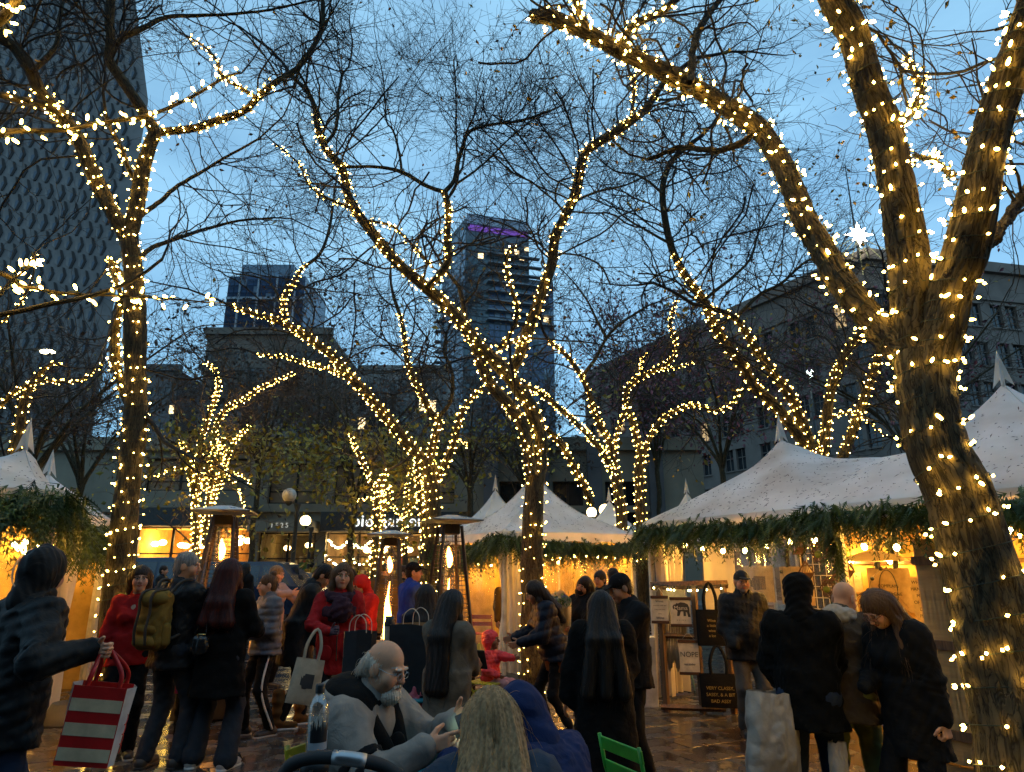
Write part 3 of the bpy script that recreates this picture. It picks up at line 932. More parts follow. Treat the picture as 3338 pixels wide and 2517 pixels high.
def tent(label, center, rot, hx, hy, eave, peaks, ph, hb, needles=500, sig=0.55, group='white peaked market tents', posts=True, val=0.16, n=49, legs=None):
 """frame tent: local x = along front, local y = depth (front at -hy)"""
 T = thing('market_tent', label, 'tent', (center[0], center[1], 0), rot, group=group)
 g = np.linspace(-1, 1, n)
 nx = int(n * hx / hy) | 1
 gx = np.linspace(-1, 1, nx)
 X, Y = np.meshgrid(gx * hx, g * hy, indexing='ij')
 def zf(X, Y):
  ed = np.minimum(hx - np.abs(X), hy - np.abs(Y)) / min(hx, hy)
  z = hb * np.clip(ed, 0, 1) ** 0.85
  pk = np.zeros_like(X)
  for (px_, py_) in peaks:
   r = np.sqrt((X - px_) ** 2 + (Y - py_) ** 2)
   cheb = np.maximum(np.abs(X - px_), np.abs(Y - py_))
   pk = np.maximum(pk, np.exp(-(0.6 * cheb + 0.4 * r) / sig))
  pk = pk * np.clip(ed * 3.0, 0, 1) ** 0.7
  sag = -0.035 * (np.sin(X * 5.1 + 1) * np.cos(Y * 4.3)) * np.clip(ed * 2, 0, 1) * (1 - pk)
  return eave + z + (ph - eave - hb) * pk + sag * 0.6
 Z = zf(X, Y)
 V = np.stack([X, Y, Z], 2).reshape(-1, 3)
 i, j = np.meshgrid(np.arange(nx - 1), np.arange(n - 1), indexing='ij')
 q = (i * n + j).ravel()
 F_ = np.stack([q, q + n, q + n + 1, q + 1], 1)
 V2 = V.copy(); V2[:, 2] -= 0.012
 b = MB().add(V, F_).add(V2, F_[:, ::-1])
 b.build('roof', M_VINYL, T, True)
 for (px_, py_) in peaks:
  for (ex_, ey_) in ((-hx, -hy), (hx, -hy), (hx, hy), (-hx, hy)):
   if len(peaks) > 1 and (ex_ - px_) * px_ < 0: continue
   t = np.linspace(0.02, 0.99, 26); xs, ys = px_ + (ex_ - px_) * t, py_ + (ey_ - py_) * t
   MB().tube(np.column_stack([xs, ys, zf(xs, ys) + 0.001]), 0.007, 5).build('seam', M_VINYL, T, True)
 # valance: a hanging band with a soft scallop
 b = MB(); per = [(-hx, -hy), (hx, -hy), (hx, hy), (-hx, hy), (-hx, -hy)]
 for (a, c) in zip(per[:-1], per[1:]):
  t = np.linspace(0, 1, 40)[:, None]
  P0 = np.array(a) * (1 - t) + np.array(c) * t
  out = nrm(np.array([(c[1] - a[1]), -(c[0] - a[0])], float))
  w = 0.012 * np.sin(t[:, 0] * 37) + 0.01 * np.sin(t[:, 0] * 11 + 2)
  top = np.column_stack([P0 + out * 0.008, np.full(40, eave + 0.005)])
  bot = np.column_stack([P0 + out * (0.03 + w)[:, None], eave - val + 0.014 * np.cos(t[:, 0] * 2 * PI * 4)])
  k = np.arange(39)
  b.add(np.concatenate([top, bot]), np.stack([k, k + 1, k + 41, k + 40], 1))
 b.build('valance', M_VINYL, T, True)
 # peak caps: folded pennant of fabric
 for (px_, py_) in peaks:
  zt = float(zf(np.array([px_]), np.array([py_]))[0])
  m = MB()
  h = 0.38
  for k in range(4):
   a0 = k * PI / 2 + 0.3
   m.add([(px_, py_, zt + h), (px_ + 0.1 * math.cos(a0), py_ + 0.1 * math.sin(a0), zt - 0.05), (px_ + 0.03 * math.cos(a0 + .8), py_ + 0.03 * math.sin(a0 + .8), zt + 0.05),
     (px_ + 0.1 * math.cos(a0 + PI / 2), py_ + 0.1 * math.sin(a0 + PI / 2), zt - 0.05)], [(0, 1, 2), (0, 2, 3)])
  m.box((px_, py_, zt + 0.1), (0.03, 0.03, 0.35))
  m.build('peak_pennant', M_VINYL, T)
 if posts:
  for (sx, sy) in (legs or [(-1, -1), (1, -1), (1, 1), (-1, 1)]):
   MB().box((sx * (hx - 0.06), sy * (hy - 0.06), eave / 2), (0.07, 0.07, eave), bev=0.008).build('post', M_POST, T)
 if needles:
  u, v = rng.uniform(-hx * .97, hx * .97, needles), rng.uniform(-hy * .97, hy * .97, needles)
  keep = rng.random(needles) < 0.35 + 0.65 * (np.maximum(np.abs(u) / hx, np.abs(v) / hy))
  u, v = u[keep], v[keep]; k = len(u)
  a = rng.random(k) * 6.28; ln = 0.015 + 0.06 * rng.random(k) ** 2
  p0 = np.column_stack([u, v, zf(u, v) + 0.006])
  u2, v2 = np.clip(u + np.cos(a) * ln, -hx, hx), np.clip(v + np.sin(a) * ln, -hy, hy)
  p1 = np.column_stack([u2, v2, zf(u2, v2) + 0.008])
  mid = (p0 + p1) / 2 + np.column_stack([-np.sin(a), np.cos(a), np.full(k, 0.6)]) * (0.004 + 0.004 * rng.random((k, 1)))
  mid2 = mid - np.column_stack([-np.sin(a), np.cos(a), np.zeros(k)]) * 0.012
  V = np.stack([p0, mid, p1, mid2], 1).reshape(-1, 3)
  tag(link('fallen_needles', mesh_np('fallen_needles', V, np.arange(k * 4).reshape(k, 4), False), M_NEEDLE, T), kind='stuff')
 return T, zf

def garland(label, pts, per_m=130, length=0.34, thick=0.13, group='cedar garlands under the eaves'):
 """cedar garland hung along world polyline pts"""
 P = spline(np.array(pts, float), 0.05)
 s = np.concatenate([[0], np.cumsum(np.linalg.norm(np.diff(P, axis=0), axis=1))])
 n = int(s[-1] * per_m)
 G_ = thing('cedar_garland', label, 'garland', (P[0][0], P[0][1], P[0][2]), group=group)
 MB().tube(P, 0.022, 6).build('rope', M_CEDAR, G_, True, True)
 for q, m in enumerate((M_CEDAR, M_CEDAR2)):
  k = int(n * (0.7 if q == 0 else 0.3))
  t = rng.random(k) * s[-1]
  c = np.stack([np.interp(t, s, P[:, w]) for w in range(3)], 1) + rng.normal(size=(k, 3)) * thick * np.array([0.3, 0.3, 0.32])
  tan = nrm(np.stack([np.interp(np.minimum(t + 0.05, s[-1]), s, P[:, w]) - np.interp(np.maximum(t - 0.05, 0), s, P[:, w]) for w in range(3)], 1))
  side = nrm(np.cross(tan, np.array([0, 0, 1.0])))
  d = nrm(rng.normal(size=(k, 1)) * tan * 0.55 + rng.normal(size=(k, 1)) * side * 0.6 + np.array([0, 0, -0.75]) + rng.normal(size=(k, 3)) * 0.25)
  ln = length * (0.45 + 0.9 * rng.random(k) ** 1.5)
  wd = nrm(np.cross(d, rng.normal(size=(k, 3))))
  Vs = []
  m_ = 8
  for j in range(m_):
   f = (j + 0.5) / m_
   base = c + d * (ln * f)[:, None] + np.array([0, 0, -1.0]) * (ln * 0.35 * f * f)[:, None]
   for sg in (-1, 1):
    out = nrm(wd * sg * 0.8 + d * 0.75 + np.array([0, 0, -0.25]))
    L2 = (ln * (0.34 * (1 - 0.72 * f)))[:, None]
    wn_ = nrm(np.cross(out, wd * sg)) * 0
    e2 = d * 0.019
    Vs.append(np.stack([base - e2, base + out * L2 * 0.6 + e2 * 0.9, base + out * L2, base + e2], 1))
  V = np.concatenate(Vs, 0).reshape(-1, 3)
  tag(link('fronds', mesh_np('fronds', V, np.arange(len(V)).reshape(-1, 4), False), m, G_, True), kind='stuff')
 return G_

M_CABLE = mat('black_cable', (0.01, 0.01, 0.01), 0.5)
M_FEST = emat('festoon_bulb_glow', (1.0, 0.50, 0.09), 230.0)

def festoon(label, pts, every=0.35, r=0.03, sag=0.0, em=None, group='festoon lights inside the stalls', jit=0.05):
 P = spline(np.array(pts, float), 0.06)
 s = np.concatenate([[0], np.cumsum(np.linalg.norm(np.diff(P, axis=0), axis=1))])
 R = thing('festoon_lights', label, 'string lights', P[0], group=group)
 MB().tube(P, 0.004, 5).build('cable', M_CABLE, R, True, True)
 me = MB().sphere((0, 0, -0.045), (r, r, r * 1.15), 10, 7).mesh('bulb', True); me.materials.append(em or M_FEST)
 so = MB().lathe([(0.004, 0.012), (0.013, 0.008), (0.014, -0.022), (0.008, -0.026)], n=8).mesh('socket', True); so.materials.append(M_CABLE)
 inv = root_matrix(R).inverted()
 for t in np.arange(every / 2, s[-1], every):
  t = t + random.uniform(-jit, jit)
  p = np.array([np.interp(t, s, P[:, w]) for w in range(3)])
  for nm, m in (('bulb', me), ('socket', so)):
   o = bpy.data.objects.new(nm, m); COL.objects.link(o); o.parent = R; o.matrix_parent_inverse = inv
   o.location = Vector(p); o.rotation_euler = (random.uniform(-.25, .25), random.uniform(-.25, .25), 0)
 return R

def curtain(root, pts, z0, z1, m=None, folds=9, amp=0.06, gather=None, name='curtain', nz=24, nu=60):
 """hanging sheet along floor polyline pts (xy); gather=(z, factor) pulls it in at a tie"""
 P = spline(np.column_stack([np.array(pts, float), np.zeros(len(pts))]), 0.03)[:, :2]
 s = np.linspace(0, 1, nu)
 base = np.stack([np.interp(s * (len(P) - 1), np.arange(len(P)), P[:, q]) for q in (0, 1)], 1)
 tan = nrm(np.gradient(base, axis=0)); nor = np.stack([-tan[:, 1], tan[:, 0]], 1)
 ph = rng.random(3) * 6
 V = []
 cen = base.mean(0)
 for k in range(nz):
  f = k / (nz - 1); z = z0 + (z1 - z0) * f
  w = amp * (np.sin(s * folds * 2 * PI + ph[0] + 0.7 * math.sin(f * 3 + ph[2])) + 0.5 * np.sin(s * folds * 3.3 + ph[1] + f * 2))
  b_ = base + nor * w[:, None]
  if gather:
   g_ = 1 - (1 - gather[1]) * math.exp(-((z - gather[0]) / 0.42) ** 2)
   b_ = cen + (b_ - cen) * g_
  V.append(np.column_stack([b_, np.full(nu, z)]))
 V = np.concatenate(V)
 i, j = np.meshgrid(np.arange(nz - 1), np.arange(nu - 1), indexing='ij')
 q = (i * nu + j).ravel()
 return link(name, mesh_np(name, V, np.stack([q, q + 1, q + nu + 1, q + nu], 1), True), m or M_CURT, root, True)

def clear_wall(root, a, b, z0, z1, m=None, name='clear_wall'):
 a, b = np.array(a, float), np.array(b, float)
 n, k = 24, 12
 t = np.linspace(0, 1, n); z = np.linspace(z0, z1, k)
 T_, Z_ = np.meshgrid(t, z, indexing='ij')
 d = b - a; nor = nrm(np.array([-d[1], d[0]]))
 off = 0.02 * np.sin(T_ * 14 + Z_ * 2) + 0.012 * np.sin(T_ * 33 + Z_ * 5)
 V = np.stack([a[0] + d[0] * T_ + nor[0] * off, a[1] + d[1] * T_ + nor[1] * off, Z_], 2).reshape(-1, 3)
 i, j = np.meshgrid(np.arange(n - 1), np.arange(k - 1), indexing='ij')
 q = (i * k + j).ravel()
 return link(name, mesh_np(name, V, np.stack([q, q + k, q + k + 1, q + 1], 1), True), m or M_CLEAR, root, True)

# ---------------- right marquee with two peaks
A_ = np.array([1.91, 9.96]); U_ = np.array([0.475, -0.88]); U_ /= np.linalg.norm(U_); N_ = np.array([-U_[1], U_[0]])
MQ = lambda a, b, z=0.0: np.array([*(A_ + U_ * a + N_ * b), z])
mq_rot = math.atan2(U_[1], U_[0])
mq_c = MQ(3.1, 1.6)
TM, zf = tent('large white twin-peaked marquee at the right, littered with needles', mq_c[:2], mq_rot, 3.1, 1.6, 2.33, [(-1.85, 0.0), (1.12, 0.0)], 3.62, 0.62, needles=2600, sig=0.62, n=61,
    legs=[(-1, -1), (1, -1), (1, 1), (-1, 1)])
MB().box(W3(TM, (0.0, -1.5, 1.17)), (0.06, 0.06, 2.3), mq_rot).build('post', M_POST, TM, False, True)
MB().box(W3(TM, (0, -1.52, 2.27)), (6.1, 0.07, 0.07), mq_rot).build('eave_beam', M_PLY, TM, False, True)
# walls of the stall
M_WALLY = mat('honey_plywood', (0.60, 0.36, 0.09), 0.7, var=0.1, vscale=1.4, stretch=(1, 1, 5))
o = MB().box(W3(TM, (0.25, 1.35, 1.15)), (4.9, 0.04, 2.3), mq_rot).build('back_panel', M_WALLY, TM, False, True)
MB().box(W3(TM, (0.25, 1.31, 1.78)), (4.9, 0.05, 0.05), mq_rot).build('back_rail', M_WOOD, TM, False, True)
MB().box(W3(TM, (2.95, 0.0, 1.15)), (0.04, 2.9, 2.3), mq_rot).build('side_panel', M_WALLY, TM, False, True)
curtain(TM, [W3(TM, (-3.02, -1.5, 0))[:2], W3(TM, (-2.98, -1.05, 0))[:2]], 0.05, 2.3, folds=4, amp=0.05, gather=(1.05, 0.6))
curtain(TM, [W3(TM, (-3.0, -1.45, 0))[:2], W3(TM, (-2.75, -1.52, 0))[:2]], 0.05, 2.3, folds=2, amp=0.04, gather=(1.0, 0.7))
curtain(TM, [W3(TM, (-3.02, -0.55, 0))[:2], W3(TM, (-3.02, 0.1, 0))[:2]], 0.9, 2.3, folds=2, amp=0.02, name='white_wall')
clear_wall(TM, W3(TM, (-3.02, 0.1, 0))[:2], W3(TM, (-3.02, 1.5, 0))[:2], 0.05, 2.3)
clear_wall(TM, W3(TM, (-3.02, 1.5, 0))[:2], W3(TM, (-2.2, 1.5, 0))[:2], 0.05, 2.3)
MB().box(W3(TM, (-1.2, 0.9, 0.42)), (2.6, 0.7, 0.84), mq_rot).build('counter', M_WALLY, TM, False, True)
MB().box(W3(TM, (1.6, 0.2, 0.42)), (2.2, 0.7, 0.84), mq_rot).build('counter', M_WALLY, TM, False, True)
garland('thick cedar garland along the front eave of the right marquee', [MQ(-0.12, -0.03, 2.22), MQ(1.0, -0.06, 2.22), MQ(2.0, -0.06, 2.17), MQ(3.1, -0.08, 2.24), MQ(4.2, -0.06, 2.18), MQ(5.2, -0.06, 2.22), MQ(6.1, -0.06, 2.2)], per_m=330, length=0.27, thick=0.18)
garland('cedar garland swagged down the middle post of the right marquee', [MQ(3.05, -0.05, 2.15), MQ(3.12, -0.04, 1.98), MQ(3.15, 0.0, 1.8)], per_m=220, length=0.24, thick=0.1)
festoon('festoon bulbs strung under the front eave of the right marquee', [MQ(0.3, 0.35, 2.08), MQ(1.3, 0.4, 1.95), MQ(2.4, 0.45, 2.05), MQ(3.4, 0.45, 1.93), MQ(4.5, 0.45, 2.05), MQ(5.9, 0.45, 2.0)], 0.34)
festoon('row of festoon bulbs along the back panel of the right marquee', [MQ(0.95, 2.82, 1.86), MQ(2.0, 2.82, 1.84), MQ(3.3, 2.82, 1.8), MQ(4.6, 2.8, 1.84), MQ(5.7, 2.8, 1.8)], 0.62, r=0.04)

# ---------------- centre tents
cen = np.array([0.46, 13.75])
TC, _ = tent('white peaked tent in the centre directly behind the middle tree', cen, math.radians(27), 1.42, 1.42, 2.33, [(0, 0)], 3.65, 0.25, needles=900, sig=0.62)
c_ = lambda x, y, z=0.0: W3(TC, (x, y, z))
clear_wall(TC, c_(-1.2, -1.4)[:2], c_(1.4, -1.4)[:2], 0.75, 2.3)
M_GOLD = mat('golden_lining', (0.60, 0.38, 0.09), 0.8, var=0.25, vscale=2.0)
MB().box(c_(0, 1.38, 1.15), (2.76, 0.03, 2.3), math.radians(27)).build('back_panel', M_GOLD, TC, False, True)
MB().box(c_(1.38, 0, 1.15), (0.03, 2.7, 2.3), math.radians(27)).build('side_panel', M_GOLD, TC, False, True)
MB().box(c_(0.1, -1.1, 0.4), (2.4, 0.5, 0.8), math.radians(27)).build('counter', M_CURT, TC, False, True)
curtain(TC, [c_(-1.45, -1.3)[:2], c_(-1.2, -1.45)[:2], c_(-0.95, -1.42)[:2]], 0.05, 2.3, folds=4, amp=0.05, gather=(1.15, 0.7))
clear_wall(TC, c_(-1.4, 1.4)[:2], c_(-1.4, -1.1)[:2], 0.05, 2.3)
for q in range(26):
 pass
garland('cedar garland along the right eave of the centre tent', [c_(-1.45, -1.46, 2.24), c_(-0.7, -1.47, 2.14), c_(0.1, -1.47, 2.12), c_(0.8, -1.47, 2.1), c_(1.5, -1.46, 2.2)], per_m=300, length=0.32, thick=0.15)
garland('cedar garland along the left eave of the centre tent', [c_(-1.46, 1.5, 2.16), c_(-1.47, 0.6, 2.06), c_(-1.47, -0.3, 2.08), c_(-1.46, -1.42, 2.26)], per_m=300, length=0.36, thick=0.17)
festoon('festoon bulbs glowing inside the centre tent', [c_(-1.2, -1.1, 2.0), c_(-0.3, -0.9, 1.92), c_(0.5, -0.9, 1.98), c_(1.3, -1.0, 1.95)], 0.24, r=0.026)
festoon('second row of festoon bulbs at the back of the centre tent', [c_(-1.2, 1.1, 1.9), c_(0, 0.9, 1.8), c_(1.2, 0.9, 1.9)], 0.3, r=0.026)
T2_, _ = tent('white peaked tent left behind the centre tent', (-0.42, 17.0), math.radians(27), 1.45, 1.45, 2.33, [(0, 0)], 3.65, 0.25, needles=200, sig=0.6, n=33)
T3_, _ = tent('small white tent peak right behind the street lamp globes', (2.75, 19.2), math.radians(20), 1.45, 1.45, 2.33, [(0, 0)], 3.6, 0.25, needles=120, sig=0.55, n=33)
T4_, _ = tent('white tent peak just left of the big marquee roof', (4.55, 17.6), math.radians(10), 1.45, 1.45, 2.33, [(0, 0)], 3.65, 0.25, needles=120, sig=0.55, n=33)

# ---------------- left tents
RL = math.radians(34); RL2 = math.radians(17)
TL, _ = tent('white peaked tent at the left edge with heavy cedar garland', (-6.15, 6.74), RL, 1.4, 1.0, 2.42, [(0.95, 0.62)], 3.16, 0.22, needles=500, sig=0.55)
l_ = lambda x, y, z=0.0: W3(TL, (x, y, z))
clear_wall(TL, l_(1.38, -0.98)[:2], l_(1.38, 0.98)[:2], 0.05, 2.4)
clear_wall(TL, l_(-1.38, -0.98)[:2], l_(1.38, -0.98)[:2], 0.05, 2.4)
MB().box(l_(0, 0.96, 1.2), (2.7, 0.03, 2.4), RL).build('back_panel', M_GOLD, TL, False, True)
MB().box(l_(-1.36, 0, 1.2), (0.03, 1.9, 2.4), RL).build('side_panel', M_GOLD, TL, False, True)
MB().box(l_(0.1, 0.3, 0.45), (2.0, 0.7, 0.9), RL).build('counter', M_WALLY, TL, False, True)
for k in range(14):
 MB().box(l_(-0.8 + 0.13 * k, 0.25 + 0.1 * math.sin(k * 3), 0.9 + 0.07 + 0.05 * math.sin(k * 5)), (0.1, 0.12, 0.14 + 0.1 * math.sin(k * 5)), RL).build('goods_box', M_WALLY if k % 2 else M_WOOD, TL, False, True)
for yy in (-0.4, 0.45):
 MB().box(l_(1.34, yy, 1.2), (0.05, 0.08, 2.4), RL).build('post', M_PLY, TL, False, True)
garland('heavy cedar garland on the front of the left edge tent', [l_(-1.45, -1.06, 2.3), l_(-0.5, -1.07, 2.2), l_(0.5, -1.07, 2.24), l_(1.45, -1.06, 2.36)], per_m=330, length=0.44, thick=0.22)
garland('cedar garland on the plaza side of the left edge tent', [l_(1.47, -1.02, 2.32), l_(1.47, -0.4, 2.22), l_(1.47, 0.4, 2.2), l_(1.47, 1.0, 2.26)], per_m=300, length=0.36, thick=0.2)
festoon('festoon bulbs inside the left edge tent', [l_(-1.1, -0.8, 2.05), l_(0.0, -0.8, 1.95), l_(0.6, -0.8, 2.0), l_(1.1, -0.6, 1.92)], 0.34, r=0.028)
festoon('rear festoon bulbs inside the left edge tent', [l_(1.15, -0.8, 2.0), l_(1.12, 0.1, 1.9), l_(1.1, 0.8, 2.0), l_(-0.9, 0.8, 1.9)], 0.4, r=0.028)
TL2, _ = tent('second white tent at left, its eave ending at the slim lit trunk', (-7.28, 9.24), RL2, 1.4, 1.1, 2.42, [(0.6, 0.55)], 3.14, 0.22, needles=300, sig=0.55)
k_ = lambda x, y, z=0.0: W3(TL2, (x, y, z))
curtain(TL2, [k_(1.42, -1.1)[:2], k_(1.45, -0.85)[:2], k_(1.42, -0.5)[:2]], 0.05, 2.35, folds=3, amp=0.06, gather=(1.0, 0.65))
curtain(TL2, [k_(1.42, 0.8)[:2], k_(1.42, 1.05)[:2]], 0.05, 2.35, folds=2, amp=0.05, gather=(1.0, 0.65))
garland('cedar garland on the second left tent', [k_(1.47, -1.1, 2.2), k_(1.47, -0.3, 2.15), k_(1.47, 0.5, 2.2), k_(1.47, 1.2, 2.18)], per_m=300, length=0.42, thick=0.2)
festoon('festoon bulbs inside the second left tent', [k_(1.0, -1.0, 2.0), k_(1.0, 0.1, 1.95), k_(0.9, 1.0, 2.0)], 0.4, r=0.028)
MB().box(k_(0, 1.06, 1.2), (2.7, 0.03, 2.4), RL2).build('back_panel', M_GOLD, TL2, False, True)
MB().box(k_(-0.2, 0, 0.45), (0.8, 1.8, 0.9), RL2).build('counter', M_WALLY, TL2, False, True)
# ------------------------------------------------------------------ trees wound with lights
def bark_mat(name, c1, c2, scale=1.0):
 m, nt, b = new_mat(name)
 N, L = nt.nodes, nt.links
 tc = N.new('ShaderNodeTexCoord')
 def fissure(sx, sy, off, width):
  mp = N.new('ShaderNodeMapping'); mp.inputs['Scale'].default_value = (sx * scale, sy * scale, 1); mp.inputs['Location'].default_value = (off, off, 0)
  L.new(tc.outputs['UV'], mp.inputs['Vector'])
  nz = N.new('ShaderNodeTexNoise'); nz.inputs['Scale'].default_value = 1.0; nz.inputs['Detail'].default_value = 3; nz.inputs['Distortion'].default_value = 0.7
  L.new(mp.outputs['Vector'], nz.inputs['Vector'])
  sb = N.new('ShaderNodeMath'); sb.operation = 'SUBTRACT'; sb.inputs[1].default_value = 0.5
  ab = N.new('ShaderNodeMath'); ab.operation = 'ABSOLUTE'
  mr = N.new('ShaderNodeMapRange'); mr.inputs['From Max'].default_value = width
  L.new(nz.outputs['Fac'], sb.inputs[0]); L.new(sb.outputs[0], ab.inputs[0]); L.new(ab.outputs[0], mr.inputs['Value'])
  return nz, mr
 nz, c_a = fissure(26, 4.5, 0.0, 0.05)
 _, c_b = fissure(38, 9, 7.3, 0.035)
 cr = N.new('ShaderNodeMath'); cr.operation = 'MULTIPLY'
 L.new(c_a.outputs['Result'], cr.inputs[0]); L.new(c_b.outputs['Result'], cr.inputs[1])
 rp = N.new('ShaderNodeValToRGB')
 rp.color_ramp.elements[0].position = 0.3; rp.color_ramp.elements[1].position = 0.7
 rp.color_ramp.elements[0].color = (*c2, 1); rp.color_ramp.elements[1].color = (*c1, 1)
 L.new(nz.outputs['Fac'], rp.inputs['Fac'])
 mx = N.new('ShaderNodeMixRGB'); mx.blend_type = 'MULTIPLY'; mx.inputs['Fac'].default_value = 0.75
 L.new(rp.outputs['Color'], mx.inputs['Color1']); L.new(cr.outputs[0], mx.inputs['Color2'])
 L.new(mx.outputs['Color'], b.inputs['Base Color'])
 b.inputs['Roughness'].default_value = 0.8
 b.inputs['Specular IOR Level'].default_value = 0.25
 bp = N.new('ShaderNodeBump'); bp.inputs['Strength'].default_value = 0.8; bp.inputs['Distance'].default_value = 0.008
 L.new(cr.outputs[0], bp.inputs['Height']); L.new(bp.outputs['Normal'], b.inputs['Normal'])
 return m

M_BARK = bark_mat('locust_bark', (0.12, 0.09, 0.045), (0.055, 0.04, 0.02))
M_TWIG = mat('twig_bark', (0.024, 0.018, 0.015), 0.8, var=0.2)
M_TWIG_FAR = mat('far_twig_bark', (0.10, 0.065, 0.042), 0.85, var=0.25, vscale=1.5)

def leaf_mat(name, c, c2):
 m = mat(name, c, 0.6, col2=c2, vscale=2.0)
 b = m.node_tree.nodes['Principled BSDF']
 b.inputs['Transmission Weight'].default_value = 0.0
 return m

LEAF = {
 'yellow': leaf_mat('yellow_leaf', (0.42, 0.27, 0.03), (0.22, 0.14, 0.02)),
 'olive': leaf_mat('olive_leaf', (0.34, 0.26, 0.025), (0.16, 0.14, 0.014)),
 'brown': leaf_mat('brown_leaf', (0.075, 0.036, 0.02), (0.035, 0.02, 0.014)),
 'maroon': leaf_mat('maroon_leaf', (0.26, 0.075, 0.10), (0.12, 0.04, 0.055)),
 'dry': leaf_mat('dry_leaf', (0.20, 0.11, 0.05), (0.09, 0.05, 0.03)),
}

def wander(start, dirs, lens, k, kink, up):
 """n random-walk curves of k points"""
 n = len(start)
 P = np.zeros((n, k, 3)); P[:, 0] = start
 d = nrm(dirs).copy()
 bend = rng.normal(size=(n, 3)) * kink * 0.35
 st = (lens / (k - 1))[:, None]
 for i in range(1, k):
  d = nrm(d + bend + rng.normal(size=(n, 3)) * kink + np.array([0, 0, up]))
  P[:, i] = P[:, i - 1] + d * st
 return P

def sprout(P, R, per, lo, hi, k, ang, kink, up, rscale, rmin, t0=0.2):
 """children curves from parent curves P (n,kp,3), R (n,kp)"""
 n, kp = P.shape[:2]
 cnt = rng.poisson(per, n)
 idx = np.repeat(np.arange(n), cnt)
 if len(idx) == 0:
  return np.zeros((0, k, 3)), np.zeros((0, k))
 t = t0 + (1 - t0) * rng.random(len(idx)) ** 0.8
 f = t * (kp - 1)
 i0 = np.minimum(f.astype(int), kp - 2); w = (f - i0)[:, None]
 s = P[idx, i0] * (1 - w) + P[idx, i0 + 1] * w
 tg = nrm(P[idx, i0 + 1] - P[idx, i0])
 r0 = (R[idx, i0] * (1 - w[:, 0]) + R[idx, i0 + 1] * w[:, 0])
 side = nrm(np.cross(tg, rng.normal(size=tg.shape)))
 a = np.radians(ang + rng.normal(size=len(idx)) * 14)[:, None]
 d = tg * np.cos(a) + side * np.sin(a)
 L = (lo + (hi - lo) * rng.random(len(idx))) * (1.15 - 0.55 * t)
 C = wander(s, d, L, k, kink, up)
 ra = np.clip(r0 * rscale, rmin, None)
 RR = ra[:, None] * np.linspace(1, 0.45, k)[None]
 return C, np.maximum(RR, rmin * 0.75)

def leaf_quads(pos, size, elong=1.8):
 n = len(pos)
 d = nrm(rng.normal(size=(n, 3)) + np.array([0, 0, -0.5]))
 e = nrm(np.cross(d, rng.normal(size=(n, 3))))
 s = size * (0.6 + 0.8 * rng.random(n))[:, None]
 nn = np.cross(d, e) * s * 0.15
 V = np.stack([pos, pos + d * s * elong * 0.45 + e * s * 0.5 + nn, pos + d * s * elong, pos + d * s * elong * 0.45 - e * s * 0.5 + nn], 1)
 F = np.arange(n * 4).reshape(n, 4)
 return V.reshape(-1, 3), F

def bulb_mesh(name, r, l, sides=7):
 prof = [(0.35, 0.0), (0.8, 0.12), (1.0, 0.4), (0.85, 0.75), (0.45, 0.95), (0.02, 1.0)]
 b = MB().lathe([(r * a, l * z) for a, z in prof], n=sides)
 me = b.mesh(name, True)
 me.materials.append(M_BULB)
 return me

BULB_ME = bulb_mesh('bulb', 0.0075, 0.034)
BULB_MID = bulb_mesh('bulb_round', 0.009, 0.028, 6)

def limb_curve(l, step):
 """traced limb -> dense xyz + radius"""
 pts = np.array([at(*p[:3]) for p in l['p']])
 r = np.interp(np.arange(len(pts)), [0, len(pts) - 1], [l['r'][0], l['r'][1]])
 if len(l['r']) > 2:
  r = np.interp(np.linspace(0, 1, len(pts)), np.linspace(0, 1, len(l['r'])), l['r'])
 C = spline(np.column_stack([pts, r]), step)
 return C[:, :3], C[:, 3]

